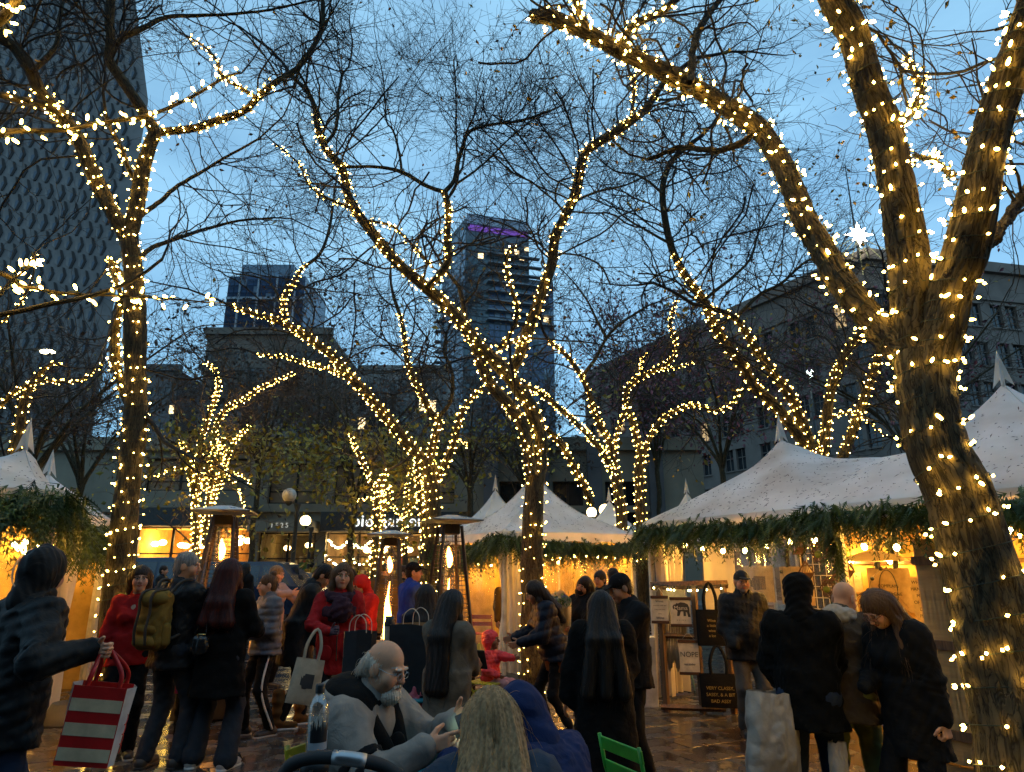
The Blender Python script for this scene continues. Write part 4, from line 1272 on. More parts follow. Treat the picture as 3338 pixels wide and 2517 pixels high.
def make_tree(name, label, limbs, Y, cat='tree', group='bare trees wound with fairy lights', sides=10, step=0.12, bark=0.0, m_bark=None,
    m_twig=None, tw=(5, 5, 4), tlen=(2.2, 1.0, 0.5), up=0.03, leaves=None, bulbs=None, lights_label=None, parts=0, twk=1.0,
    bulb_scale=1.0, tangle=58, density=35.0, pitch=0.09):
 root_pt, _ = limb_curve(limbs[0], step)
 base = root_pt[0].copy(); base[2] = 0
 T = thing(name, label, cat, base, group=group)
 trunk = MB(); uvs = []
 dense = []
 for l in limbs:
  C, R = limb_curve(l, step)
  if not l.get('lit') and len(C) > 6:      # unlit wood wanders a little
   nn = rng.normal(size=(len(C), 3)); nn[0] = 0
   sm = np.stack([np.convolve(nn[:, q], np.ones(5) / 5, 'same') for q in range(3)], 1)
   C = C + sm * R[:, None] * 0.5
  sd = sides if R.max() > 0.03 else max(5, sides // 2)
  V, F = tube(C, R, sd)
  s = np.concatenate([[0], np.cumsum(np.linalg.norm(np.diff(C, axis=0), axis=1))])
  if bark and sd > 16:
   a = np.arange(sd) / sd
   U, S = np.meshgrid(a * 26, s * 2.6, indexing='xy')
   wv = vnoise2(U, S * 4, 26) * 1.4
   rid = np.abs(vnoise2(U + wv * 0.7, S * 2.6 + wv, 26) - 0.5) * 2
   pl = vnoise2(U, S * 6 + 40, 26)
   lump = vnoise2(U * 4 / 26, S * 1.0 + 11, 4) - 0.5
   disp = bark * (np.clip(rid * 2.6, 0, 1) - 0.5 + 0.4 * (pl - 0.5)) + lump * R[:, None] * 0.26
   V = V.reshape(len(C), sd, 3)
   V = C[:, None] + (V - C[:, None]) * (1 + disp / R[:, None])[:, :, None]
   V = V.reshape(-1, 3)
  trunk.add(V, F)
  i = np.arange(sd)
  for q in range(len(C) - 1):
   kk = max(1, round(2 * PI * R.mean() / 0.12)) * 0.12; u0 = i / sd * kk; u1 = (i + 1) / sd * kk
   uvs.append(np.stack([np.stack([u0, np.full(sd, s[q])], 1), np.stack([u1, np.full(sd, s[q])], 1),
         np.stack([u1, np.full(sd, s[q + 1])], 1), np.stack([u0, np.full(sd, s[q + 1])], 1)], 1).reshape(-1, 2))
  dense.append((C, R, s, l))
 me = trunk.mesh('trunk', True)
 uv = me.uv_layers.new(name='UVMap')
 uv.data.foreach_set('uv', np.concatenate(uvs).astype(np.float32).ravel())
 link('trunk', me, m_bark or M_BARK, T, True)
 # twigs, three generations
 rmin = max(0.0014, 0.00029 * Y)
 allV, allF, nv = [], [], 0
 ends = []
 L1P, L1R = [], []
 for C, R, s, l in dense:
  w = l.get('tw', 1.0)
  if w <= 0: continue
  k = 14
  idx = np.linspace(0, len(C) - 1, k)
  Pk = np.stack([np.interp(idx, np.arange(len(C)), C[:, q]) for q in range(3)], 1)[None]
  Rk = np.interp(idx, np.arange(len(C)), R)[None]
  P1, R1 = sprout(Pk, Rk, tw[0] * w * max(0.3, s[-1]), tlen[0] * 0.4, tlen[0], 9, tangle, 0.2, up, 0.42, rmin * 1.6, l.get('t0', 0.25))
  R1 = np.minimum(R1, 0.007 + 0.0008 * Y)
  L1P.append(P1); L1R.append(R1)
  # the limb's own end carries on as a branch
  if l.get('tip', True):
   P0 = wander(C[-1:], (C[-1:] - C[-3:-2]), np.array([tlen[0] * 0.9]), 9, 0.2, up)
   L1P.append(P0); L1R.append(np.linspace(R[-1] * 0.9, rmin * 1.2, 9)[None])
 if L1P:
  P1, R1 = np.concatenate(L1P), np.concatenate(L1R)
  P2, R2 = sprout(P1, R1, tw[1] * 0.92, tlen[1] * 0.4, tlen[1] * 1.3, 7, 46, 0.17, up * 0.8, 0.55, rmin * 1.15, 0.12)
  P3, R3 = sprout(P2, R2, tw[2] * 0.72, tlen[2] * 0.4, tlen[2] * 1.4, 5, 42, 0.18, up * 0.5, 0.6, rmin, 0.15)
  for P_, R_, sd in ((P1, R1, 5), (P2, R2, 4), (P3, R3, 3)):
   if len(P_) == 0: continue
   V, F = tubes_batch(P_, R_ * twk, sd)
   allV.append(V); allF.append(F + nv); nv += len(V)
  ends = P3[:, -2:].reshape(-1, 3)
  tm = mesh_np('twigs', np.concatenate(allV), np.concatenate(allF), True)
  tag(link('twigs', tm, m_twig or M_TWIG, T, True), kind='stuff')
 if leaves and len(ends):
  for (lm, count, size, filt) in leaves:
   pool = ends if filt is None else ends[filt(ends)]
   if len(pool) == 0: continue
   pick = pool[rng.integers(0, len(pool), count)] + rng.normal(size=(count, 3)) * size * 1.8
   V, F = leaf_quads(pick, size)
   tag(link('foliage', mesh_np('foliage', V, F, False), LEAF[lm], T, True), kind='stuff')
 # string of lights: wire, sockets, bulbs
 if lights_label:
  S_ = thing('string_lights', lights_label, 'string lights', base, group='fairy light strings wound on the trees')
  wire = MB(); bp, bd = [], []
  for C, R, s, l in dense:
   if not l.get('lit'): continue
   a0, a1 = l.get('span', (0.0, 1.0))
   s0, s1 = s[-1] * a0, s[-1] * a1
   turn = pitch * (0.8 + 0.4 * rng.random()) + R.mean() * 0.35
   n = max(8, int((s1 - s0) / turn * 12))
   ss = np.linspace(s0, s1, n)
   Pc = np.stack([np.interp(ss, s, C[:, q]) for q in range(3)], 1)
   Rc = np.interp(ss, s, R)
   Tn, Nn, Bn = frames(Pc) if n > 2 else (None, None, None)
   phi = np.linspace(0, (s1 - s0) / turn * 2 * PI, n) + rng.random() * 6 + np.cumsum(rng.normal(size=n)) * 0.08
   off = Rc + 0.006 + bark * 0.3
   Wp = Pc + (np.cos(phi) * off)[:, None] * Nn + (np.sin(phi) * off)[:, None] * Bn
   if Y < 11:
    V, F = tube(Wp, 0.0032 if Y < 5 else 0.0035, 4); wire.add(V, F)
   nb = int((s1 - s0) * density * l.get('den', 1.0))
   f = np.sort(rng.random(nb)) * (n - 1) * 0.7 + np.linspace(0, n - 1, nb) * 0.3
   i = np.clip(f.astype(int), 0, n - 2)
   rad = nrm(Wp[i] - Pc[i])
   bp.append(Wp[i] + rad * 0.004)
   bd.append(nrm(rad * (0.35 + rng.random((nb, 1))) + rng.normal(size=(nb, 3)) * 0.55 + Tn[i] * 0.3))
  bp, bd = np.concatenate(bp), np.concatenate(bd)
  if Y < 11:
   for p, d in zip(bp, bd):
    V, F = tube(np.array([p - d * 0.002, p + d * 0.013]), 0.0055 if Y < 5 else 0.006, 5); wire.add(V, F)
   tag(wire.build('wire', M_WIRE, S_, True, True), kind='stuff')
  order = np.argsort(-((bp[:, 2] > -1) * rng.random(len(bp))))
  me_b = BULB_ME if Y < 5 else BULB_MID
  inv = root_matrix(S_).inverted()
  for i in order[:parts]:
   o = bpy.data.objects.new('bulb', me_b)
   COL.objects.link(o)
   o.parent = S_
   o.matrix_parent_inverse = inv
   o.rotation_mode = 'QUATERNION'
   o.rotation_quaternion = Vector(bd[i]).to_track_quat('Z', 'Y')
   o.location = Vector(bp[i] + bd[i] * 0.012)
   k = bulb_scale * (0.9 + 0.25 * rng.random())
   o.scale = (k, k, k)
  rest = order[parts:]
  if len(rest):
   r, lz = 0.0084 * bulb_scale, 0.024 * bulb_scale
   p, d = bp[rest] + bd[rest] * 0.008, bd[rest]
   e = nrm(np.cross(d, rng.normal(size=d.shape))); g = np.cross(d, e)
   V = np.stack([p, p + d * lz * .5 + e * r, p + d * lz * .5 + g * r, p + d * lz * .5 - e * r, p + d * lz * .5 - g * r, p + d * lz], 1)
   f = np.array([(0, 2, 1), (0, 3, 2), (0, 4, 3), (0, 1, 4), (5, 1, 2), (5, 2, 3), (5, 3, 4), (5, 4, 1)])
   F = (f[None] + (np.arange(len(p)) * 6)[:, None, None]).reshape(-1, 3)
   tag(link('bulbs', mesh_np('bulbs', V.reshape(-1, 3), F, True), M_BULB, S_, True), kind='stuff')
 return T

def L(p, r, lit=False, **k):
 d = dict(p=p, r=r, lit=lit); d.update(k); return d

def LY(pts, Y0, Y1=None):
 """give photo positions a distance running from Y0 to Y1"""
 Y1 = Y0 if Y1 is None else Y1
 n = len(pts)
 return [(x, y, Y0 + (Y1 - Y0) * i / max(1, n - 1)) for i, (x, y) in enumerate(pts)]

# big tree at the right, closest to the camera
near_limbs = [
 L(LY([(2290, 2250), (2245, 1800), (2215, 1660), (2162, 1390), (2080, 1093), (2025, 973), (2003, 860), (1995, 770)], 3.3, 3.45), (0.205, 0.2, 0.195, 0.178, 0.156, 0.146, 0.145, 0.14), True, tw=0, tip=False, den=1.05),
 L(LY([(1992, 800), (1940, 745), (1884, 690), (1822, 617), (1784, 553), (1742, 483), (1722, 430), (1690, 355), (1640, 280), (1560, 225), (1450, 163), (1350, 116), (1270, 73), (1200, 42), (1150, 35)], 3.45, 4.7), (0.1, 0.074, 0.07, 0.07, 0.066, 0.06, 0.055, 0.05), True, tw=1.0, t0=0.45, tip=False),
 L(LY([(1998, 810), (1975, 744), (1968, 655), (1962, 559), (1950, 483), (1942, 439), (1912, 280), (1878, 189), (1848, 84), (1808, 10), (1770, -60), (1700, -200)], 3.5, 3.3), (0.1, 0.1, 0.095, 0.09, 0.085, 0.08, 0.06), True, tw=0.8, t0=0.5),
 L(LY([(2010, 820), (2035, 720), (2056, 623), (2080, 559), (2100, 480), (2120, 371), (2146, 270), (2173, 186), (2200, 101), (2225, 20), (2260, -100)], 3.42, 2.75), (0.11, 0.1, 0.098, 0.09, 0.08, 0.07, 0.055), True, tw=0.6, t0=0.5),
 L(LY([(2090, 560), (2147, 517), (2185, 460), (2225, 400), (2300, 300)], 3.4, 3.8), (0.03, 0.026, 0.02), False, tw=2.0),
 L(LY([(1275, 75), (1250, 20), (1235, -40)], 4.5, 4.5), (0.03, 0.022), True, tw=1.5),
 L(LY([(1330, 110), (1370, 55), (1430, 25), (1490, -30)], 4.4, 4.6), (0.028, 0.02), True, tw=1.5, span=(0, 0.7)),
 L(LY([(1490, 180), (1500, 90), (1525, 40), (1570, -20)], 4.2, 4.8), (0.024, 0.018), False, tw=1.6),
 L(LY([(1640, 280), (1600, 310), (1540, 325), (1470, 320), (1400, 345)], 4.1, 4.9), (0.022, 0.012), False, tw=2.2),
 L(LY([(1920, 290), (1960, 250), (1990, 200), (1960, 120)], 3.35, 3.9), (0.02, 0.012), True, tw=1.5),
 L(LY([(2060, 380), (2020, 350), (1975, 335)], 3.5, 3.9), (0.014, 0.008), True, tw=2.0),
]
make_tree('locust_tree', 'thick honey locust at the right edge, closest of the lit trees, forking into heavy limbs', near_limbs, 3.5, sides=84, step=0.013,
   bark=0.011, tw=(3.0, 6, 5), tlen=(1.5, 0.7, 0.36), leaves=[('yellow', 520, 0.028, None), ('olive', 260, 0.022, None)],
   lights_label='warm fairy lights wound on the thick tree at the right edge', parts=300, density=62, pitch=0.09, bulb_scale=1.05)

# limbs of a tree standing just outside the left edge, reaching in close to the camera
edge_limbs = [
 L([(-900, 2600, 3.0), (-880, 1500, 3.0), (-800, 900, 3.0), (-640, 560, 3.0)], (0.15, 0.13, 0.1), False, tw=0, tip=False),
 L(LY([(-700, 700), (-400, 480), (-150, 330), (0, 290), (27, 283), (142, 281), (209, 267), (321, 249), (415, 209), (490, 165), (522, 158)], 3.0, 3.6), (0.05, 0.03, 0.018, 0.012, 0.011, 0.009, 0.006), True, tw=0.5, span=(0.5, 1.0), den=0.75),
 L(LY([(-640, 900), (-300, 760), (0, 683), (135, 651), (189, 640), (284, 607), (350, 560)], 3.0, 3.4), (0.04, 0.014, 0.011, 0.008), False, tw=0.6),
 L(LY([(-300, 560), (0, 590), (34, 614), (142, 634), (236, 638), (354, 645), (466, 655)], 3.0, 3.5), (0.02, 0.009, 0.007, 0.004), True, tw=0.4, span=(0.4, 1.0), den=0.8),
 L(LY([(-500, 420), (-200, 200), (-20, 60), (30, 10), (60, -60)], 3.0, 2.6), (0.04, 0.024, 0.02), True, tw=0.4, span=(0.6, 1.0), den=1.4),
 L(LY([(142, 281), (160, 235), (205, 195), (250, 165), (276, 150)], 3.1, 3.1), (0.005, 0.003), False, tw=1.0),
 L(LY([(0, 640), (20, 610), (60, 580), (75, 545)], 3.0, 3.1), (0.008, 0.005), True, tw=0.5, den=1.2),
]
make_tree('edge_tree', 'tree outside the left edge whose thin lit branches reach in near the camera', edge_limbs, 3.2, sides=10, step=0.05,
   tw=(1.4, 2.2, 2), tlen=(0.8, 0.5, 0.3), lights_label='large white fairy lights along thin branches at the left, nearest the camera', parts=120, density=34, bulb_scale=1.05, pitch=0.16)

# left tree
left_limbs = [
 L(LY([(228, 1640), (240, 1500), (250, 1330), (262, 1226), (275, 1077), (291, 901), (292, 732), (288, 597), (279, 506)], 7.0), (0.17, 0.15, 0.14, 0.125, 0.11, 0.105, 0.1), True, tw=0, tip=False, den=1.0),
 L(LY([(279, 520), (236, 446), (203, 380), (175, 314), (135, 250), (91, 203), (68, 155), (34, 105), (0, 78), (-80, 0)], 7.0, 6.2), (0.085, 0.075, 0.07, 0.065, 0.055), True, tw=0.7, span=(0, 0.62)),
 L(LY([(279, 520), (297, 439), (307, 371), (324, 314), (334, 285), (317, 255), (294, 216), (257, 162), (236, 128), (240, 84), (236, 34), (246, -60)], 7.0, 6.6), (0.085, 0.075, 0.065, 0.06, 0.055, 0.045), True, tw=0.8, t0=0.3, span=(0, 0.45)),
 L(LY([(332, 287), (358, 284), (419, 277), (473, 260), (527, 240), (556, 212), (597, 176), (641, 149), (678, 98), (695, 61), (697, 0), (690, -80)], 7.0, 7.6), (0.05, 0.042, 0.04, 0.034, 0.03, 0.024), True, tw=1.5, t0=0.2, span=(0, 0.42)),
 L(LY([(556, 212), (520, 190), (480, 165), (468, 130), (440, 100), (405, 78)], 7.2, 7.0), (0.026, 0.018, 0.01), True, tw=1.3),
 L(LY([(300, 395), (280, 370), (262, 320), (240, 280), (228, 245)], 7.0, 6.7), (0.028, 0.02), True, tw=0.8),
 L(LY([(250, 98), (304, 61), (361, 37), (439, 34), (563, 24), (660, 5)], 6.7, 7.4), (0.035, 0.02, 0.012), False, tw=2.0),
 L(LY([(300, 470), (340, 440), (380, 405), (430, 375), (480, 345), (560, 300)], 7.0, 7.6), (0.03, 0.014), False, tw=2.2),
 L(LY([(300, 560), (340, 530), (430, 500), (500, 480), (590, 470)], 7.0, 7.8), (0.03, 0.012), False, tw=2.2),
 L(LY([(286, 620), (262, 655), (250, 700), (248, 770), (262, 830), (276, 870)], 7.1, 7.0), (0.045, 0.05, 0.04), True, tw=0.2),
 L(LY([(278, 600), (255, 585), (238, 560), (262, 640)], 7.1, 7.0), (0.03, 0.025), True, tw=0.3),
 L(LY([(135, 250), (90, 225), (40, 215), (0, 205), (-60, 200)], 6.6, 6.0), (0.04, 0.03), True, tw=0.8),
 L(LY([(68, 155), (120, 100), (130, 40), (140, -40)], 6.4, 6.6), (0.03, 0.02), False, tw=1.6),
 L(LY([(641, 149), (665, 190), (682, 233), (700, 270)], 7.4, 7.8), (0.018, 0.012), False, tw=1.8),
]
make_tree('locust_tree', 'tall slim honey locust behind the left tents, trunk lit down to the striped shopping bag', left_limbs, 7.0, sides=22, step=0.05,
   bark=0.007, tw=(4.6, 6.2, 5), tlen=(2.0, 0.9, 0.45), leaves=[('dry', 240, 0.03, None), ('yellow', 60, 0.03, None)],
   lights_label='warm fairy lights wound on the tall slim tree at left', parts=300, density=46, pitch=0.09, bulb_scale=0.95)

# centre tree
centre_limbs = [
 L(LY([(1152, 1500), (1150, 1400), (1150, 1250), (1153, 1104), (1156, 1036), (1160, 985)], 9.6), (0.16, 0.155, 0.15, 0.14), True, tw=0, tip=False, den=1.0),
 L(LY([(1160, 1000), (1170, 950), (1150, 890), (1126, 848), (1095, 806), (1070, 779), (1034, 745), (998, 698), (956, 653), (915, 617), (854, 563), (807, 506), (763, 449), (749, 412), (739, 365), (699, 314), (685, 270), (680, 235), (665, 200), (631, 165)], 9.6, 9.0), (0.105, 0.1, 0.1, 0.095, 0.085, 0.075, 0.065, 0.055, 0.04, 0.03), True, tw=0.9, t0=0.35, span=(0, 0.9)),
 L(LY([(1098, 812), (1120, 773), (1146, 698), (1173, 626), (1193, 570), (1201, 509), (1235, 439), (1249, 392), (1259, 341), (1283, 314), (1327, 287), (1364, 260), (1391, 240), (1408, 216), (1440, 170)], 9.6, 8.8), (0.085, 0.08, 0.075, 0.07, 0.06, 0.045), True, tw=1.0, t0=0.25, span=(0, 0.95)),
 L(LY([(1150, 1030), (1133, 930), (1100, 876), (1076, 850), (1054, 820), (1040, 787), (1026, 748), (1020, 725)], 9.5, 9.4), (0.09, 0.08, 0.07, 0.06), True, tw=0.3),
 L(LY([(925, 620), (945, 598), (966, 570), (969, 540), (966, 506), (969, 456), (959, 415)], 9.2, 9.2), (0.055, 0.05, 0.045), True, tw=0.8, tip=False),
 L(LY([(959, 415), (979, 392), (990, 345), (1003, 304), (1016, 284), (1060, 270), (1120, 262), (1190, 240)], 9.2, 9.8), (0.036, 0.02), False, tw=2.2),
 L(LY([(959, 415), (922, 402), (868, 371), (817, 361), (746, 361)], 9.2, 9.6), (0.034, 0.02), False, tw=2.2),
 L(LY([(868, 371), (860, 320), (848, 280), (835, 262), (830, 200)], 9.3, 9.6), (0.022, 0.012), False, tw=2.2),
 L(LY([(960, 440), (985, 400), (990, 360), (985, 300), (985, 200), (980, 130)], 9.2, 9.6), (0.02, 0.012), False, tw=2.0),
 L(LY([(985, 400), (1030, 365), (1060, 340), (1100, 300), (1150, 260)], 9.2, 10), (0.02, 0.012), False, tw=2.2),
 L(LY([(752, 447), (695, 422), (665, 395), (645, 354), (591, 307)], 9.1, 9.2), (0.024, 0.012), True, tw=0.9, den=0.7),
 L(LY([(785, 475), (841, 486), (868, 506), (901, 540), (935, 578)], 9.1, 9.3), (0.02, 0.02), True, tw=0.6, tip=False, den=0.8),
 L(LY([(1076, 755), (1104, 717), (1118, 673), (1104, 620), (1093, 570), (1098, 542), (1118, 533)], 9.6, 9.4), (0.035, 0.022, 0.014), True, tw=0.8),
 L(LY([(1076, 758), (1095, 745), (1130, 732), (1154, 731)], 9.6, 9.3), (0.025, 0.018), True, tw=0.6),
 L(LY([(1362, 262), (1371, 182), (1357, 149), (1355, 100), (1364, 61), (1398, -5)], 9.0, 9.2), (0.028, 0.018), True, tw=1.6, span=(0, 0.35)),
 L(LY([(699, 316), (724, 285), (730, 250), (730, 220), (740, 160)], 9.0, 9.3), (0.03, 0.022), False, tw=1.4),
 L(LY([(1235, 439), (1290, 415), (1350, 400), (1420, 370)], 9.3, 10), (0.022, 0.012), False, tw=2.0),
 L(LY([(1408, 216), (1440, 215), (1480, 205), (1500, 180)], 8.8, 9.5), (0.022, 0.012), False, tw=2.0),
 L(LY([(1135, 935), (1178, 928), (1212, 959), (1236, 1002), (1263, 1053), (1279, 1090)], 9.7, 10.6), (0.04, 0.045, 0.05), True, tw=0.1, tip=False),
 L(LY([(1131, 830), (1175, 854), (1222, 894), (1269, 938), (1303, 979), (1323, 1020)], 9.7, 12.0), (0.03, 0.04, 0.05), True, tw=0.1, tip=False),
]
make_tree('locust_tree', 'honey locust in the middle of the plaza beside the reaching child, wide lit limbs', centre_limbs, 9.6, sides=20, step=0.07,
   bark=0.007, tw=(4.4, 6.6, 5.2), tlen=(2.5, 1.1, 0.55), leaves=[('dry', 300, 0.035, None), ('yellow', 160, 0.04, None)],
   lights_label='warm fairy lights wound on the middle tree of the plaza', parts=300, density=44, pitch=0.10, bulb_scale=0.98)

# tree behind the right marquee
rear_limbs = [
 L(LY([(1775, 1420), (1772, 1200), (1768, 1080), (1762, 1000), (1750, 960)], 13), (0.2, 0.18, 0.16), True, tw=0, tip=False, span=(0.4, 1)),
 L(LY([(1755, 975), (1723, 937), (1699, 906), (1663, 866), (1632, 839), (1610, 799), (1580, 758), (1539, 696), (1520, 649), (1484, 601), (1448, 527), (1431, 419), (1445, 358), (1472, 327), (1520, 290)], 13, 11.8), (0.12, 0.11, 0.1, 0.09, 0.075, 0.06, 0.04), True, tw=1.1, t0=0.4, span=(0, 0.62)),
 L(LY([(1758, 985), (1735, 920), (1720, 882), (1706, 854), (1675, 811), (1639, 763), (1618, 727), (1587, 687), (1532, 663)], 13, 12), (0.11, 0.1, 0.08, 0.05), True, tw=0.7),
 L(LY([(1770, 1000), (1780, 969), (1790, 867), (1806, 806), (1834, 752), (1857, 722), (1890, 690)], 13, 12.6), (0.1, 0.09, 0.06), True, tw=0.8),
 L(LY([(1800, 1030), (1823, 982), (1847, 918), (1867, 860), (1888, 800), (1905, 740)], 13, 12.6), (0.1, 0.09, 0.07), True, tw=0.6),
 L(LY([(1587, 690), (1640, 640), (1690, 610), (1750, 560), (1820, 560)], 12.2, 12.6), (0.04, 0.02), False, tw=2.2),
 L(LY([(1472, 327), (1500, 335), (1560, 330), (1620, 300)], 11.8, 12.4), (0.03, 0.015), False, tw=2.2),
 L(LY([(1431, 419), (1380, 380), (1330, 370), (1290, 340)], 11.8, 12.4), (0.03, 0.015), False, tw=2.2),
 L(LY([(1448, 527), (1400, 500), (1350, 470), (1320, 440)], 11.9, 12.4), (0.03, 0.015), False, tw=2.2),
 L(LY([(1520, 649), (1580, 600), (1620, 560), (1640, 500), (1680, 430)], 12, 12.8), (0.035, 0.015), False, tw=2.2),
 L(LY([(1790, 905), (1830, 890), (1870, 900)], 12.8, 12.5), (0.03, 0.02), True, tw=0.5),
 L(LY([(1860, 890), (1890, 925), (1920, 945), (1950, 945)], 12.6, 12.5), (0.02, 0.012), True, tw=0.5, den=0.6),
]
make_tree('locust_tree', 'lit honey locust rising behind the peaked roof of the right marquee', rear_limbs, 12.6, sides=14, step=0.1,
   tw=(4.0, 6.4, 5), tlen=(2.8, 1.2, 0.6), leaves=[('yellow', 320, 0.05, None), ('dry', 300, 0.04, None)],
   lights_label='warm fairy lights on the tree behind the right marquee', density=46, pitch=0.13, bulb_scale=1.08)

# twin trees beyond the small tents right of centre
twin_a = [
 L(LY([(1352, 1400), (1346, 1200), (1342, 1110), (1335, 1060), (1330, 1020)], 17), (0.15, 0.13), True, tw=0, tip=False, span=(0.4, 1)),
 L(LY([(1330, 1030), (1320, 962), (1293, 911), (1276, 861), (1256, 813), (1222, 766), (1185, 736)], 17, 16), (0.1, 0.09, 0.07, 0.05), True, tw=1.0),
 L(LY([(1256, 813), (1290, 770), (1310, 730), (1340, 700), (1400, 660)], 16.5, 16.5), (0.05, 0.03), False, tw=2.0),
 L(LY([(1310, 730), (1290, 690), (1270, 650), (1240, 610)], 16.5, 16.5), (0.04, 0.02), False, tw=2.0),
 L(LY([(1326, 1000), (1332, 945), (1347, 894), (1360, 870)], 17, 16.8), (0.06, 0.04), True, tw=0.8),
]
make_tree('locust_tree', 'slender lit tree beyond the centre tents, left of a twin pair', twin_a, 16.8, sides=10, step=0.14, tw=(2.6, 5, 4), tlen=(2.6, 1.2, 0.6),
   leaves=[('dry', 220, 0.05, None)], lights_label='fairy lights on the left one of the twin slender trees', density=42, bulb_scale=1.2, pitch=0.16)
twin_b = [
 L(LY([(1392, 1400), (1388, 1200), (1384, 1110), (1381, 1036), (1384, 980)], 17.5), (0.15, 0.12), True, tw=0, tip=False, span=(0.4, 1)),
 L(LY([(1383, 990), (1371, 928), (1354, 878), (1350, 847), (1374, 820), (1414, 800), (1448, 780), (1462, 749), (1448, 699), (1462, 648)], 17.5, 17), (0.09, 0.08, 0.06, 0.035), True, tw=1.2),
 L(LY([(1385, 1000), (1398, 962), (1418, 921), (1452, 891), (1499, 874), (1549, 888), (1583, 871), (1602, 835)], 17.5, 17), (0.08, 0.06, 0.03), True, tw=1.0),
 L(LY([(1374, 818), (1385, 790), (1388, 770), (1400, 765)], 17.2, 17.2), (0.03, 0.02), True, tw=1.0),
 L(LY([(1425, 800), (1455, 795), (1500, 785)], 17.2, 17.0), (0.03, 0.015), True, tw=1.0, den=0.7),
]
make_tree('locust_tree', 'slender lit tree beyond the centre tents, right of a twin pair, one limb arching right', twin_b, 17.2, sides=10, step=0.14, tw=(2.6, 5, 4), tlen=(2.6, 1.2, 0.6),
   leaves=[('yellow', 260, 0.06, None)], lights_label='fairy lights on the right one of the twin slender trees', density=42, bulb_scale=1.2, pitch=0.16)

# bright tree left of centre
bright_limbs = [
 L(LY([(918, 1420), (922, 1300), (928, 1180), (934, 1110), (932, 1036), (922, 990)], 15), (0.22, 0.2, 0.17), True, tw=0, tip=False, den=1.6, span=(0.15, 1)),
 L(LY([(925, 1300), (918, 1180), (912, 1120), (905, 1060), (900, 1000)], 14.9), (0.06, 0.05), True, tw=0, tip=False, den=1.2),
 L(LY([(922, 1005), (881, 958), (834, 901), (787, 844), (749, 807), (716, 766), (665, 729), (614, 699), (574, 685), (530, 672), (497, 660)], 15, 14), (0.13, 0.12, 0.11, 0.09, 0.06, 0.035), True, tw=0.9, t0=0.35, den=1.3),
 L(LY([(618, 702), (611, 658), (621, 631), (641, 601), (652, 580), (690, 550), (710, 500), (720, 440)], 14.3, 14.5), (0.055, 0.045, 0.03), True, tw=1.5, span=(0, 0.5)),
 L(LY([(608, 655), (590, 620), (560, 600), (500, 590)], 14.3, 14.5), (0.03, 0.015), False, tw=2.0),
 L(LY([(742, 812), (719, 800), (665, 785), (614, 771), (557, 766)], 14.7, 14.2), (0.05, 0.025), True, tw=1.0, den=1.2),
 L(LY([(928, 1000), (938, 952), (949, 911), (932, 894), (901, 834), (881, 786), (874, 732), (868, 695), (850, 640)], 15, 14.6), (0.09, 0.07, 0.04), True, tw=1.3, span=(0, 0.9)),
 L(LY([(940, 1040), (962, 1002), (982, 952), (996, 894), (1013, 867), (1043, 837)], 15, 14.5), (0.09, 0.07, 0.04), True, tw=0.8, den=1.2),
 L(LY([(949, 900), (975, 860), (975, 800), (960, 760), (965, 720)], 14.9, 14.9), (0.05, 0.03), False, tw=2.0),
 L(LY([(868, 695), (880, 660), (910, 640), (940, 650)], 14.6, 14.6), (0.02, 0.012), False, tw=2.0),
 L(LY([(981, 950), (1000, 955), (1012, 968)], 14.8, 14.8), (0.02, 0.012), True, tw=0.6),
]
make_tree('locust_tree', 'brightly lit honey locust behind the patio heaters, one long limb slanting left', bright_limbs, 14.8, sides=14, step=0.12, tw=(3.4, 6, 5), tlen=(2.8, 1.2, 0.6),
   leaves=[('brown', 500, 0.05, None), ('yellow', 60, 0.09, None)], lights_label='dense fairy lights on the tree behind the patio heaters', density=44, bulb_scale=1.18, pitch=0.12)

# smaller lit trees near the street
small_limbs = [
 L(LY([(418, 1330), (422, 1220), (424, 1117), (420, 1063), (410, 1013), (398, 969), (390, 950)], 22), (0.14, 0.12, 0.09, 0.05), True, tw=0.4, den=1.5, span=(0.2, 1)),
 L(LY([(424, 1110), (429, 986), (446, 911), (463, 867), (473, 834), (463, 797), (442, 783)], 22), (0.1, 0.08, 0.04), True, tw=1.0),
 L(LY([(440, 1180), (452, 1087), (463, 1003), (466, 928), (490, 884), (527, 864), (560, 840), (600, 822), (638, 805)], 22), (0.1, 0.08, 0.03), True, tw=1.0),
 L(LY([(450, 1110), (479, 1019), (506, 955), (540, 918)], 22), (0.08, 0.03), True, tw=1.0, den=1.3),
 L(LY([(455, 1090), (480, 1040), (488, 990), (478, 960), (470, 990)], 22), (0.06, 0.03), True, tw=0.6, den=1.3),
 L(LY([(440, 1060), (450, 1000), (470, 960), (486, 945)], 22), (0.06, 0.03), True, tw=0.6, den=1.4),
 L(LY([(478, 1050), (490, 1030), (513, 1050), (524, 1080), (527, 1117)], 21.8), (0.03, 0.012), True, tw=0.6, tip=False, den=0.6),
 L(LY([(405, 1010), (380, 1012), (360, 1018), (335, 1030)], 22), (0.03, 0.012), True, tw=1.0, den=0.5),
 L(LY([(505, 1020), (525, 1030), (545, 1050)], 22), (0.02, 0.012), True, tw=1.0, den=0.6, tip=False),
]
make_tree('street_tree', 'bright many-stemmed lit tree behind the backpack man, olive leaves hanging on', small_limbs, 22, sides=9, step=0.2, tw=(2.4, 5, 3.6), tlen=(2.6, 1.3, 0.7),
   leaves=[('olive', 1100, 0.11, lambda e: e[:, 2] < 6.2), ('brown', 400, 0.08, None)], lights_label='dense fairy lights on the many-stemmed tree behind the backpack man', density=38, bulb_scale=1.75, pitch=0.14, m_twig=M_TWIG_FAR)
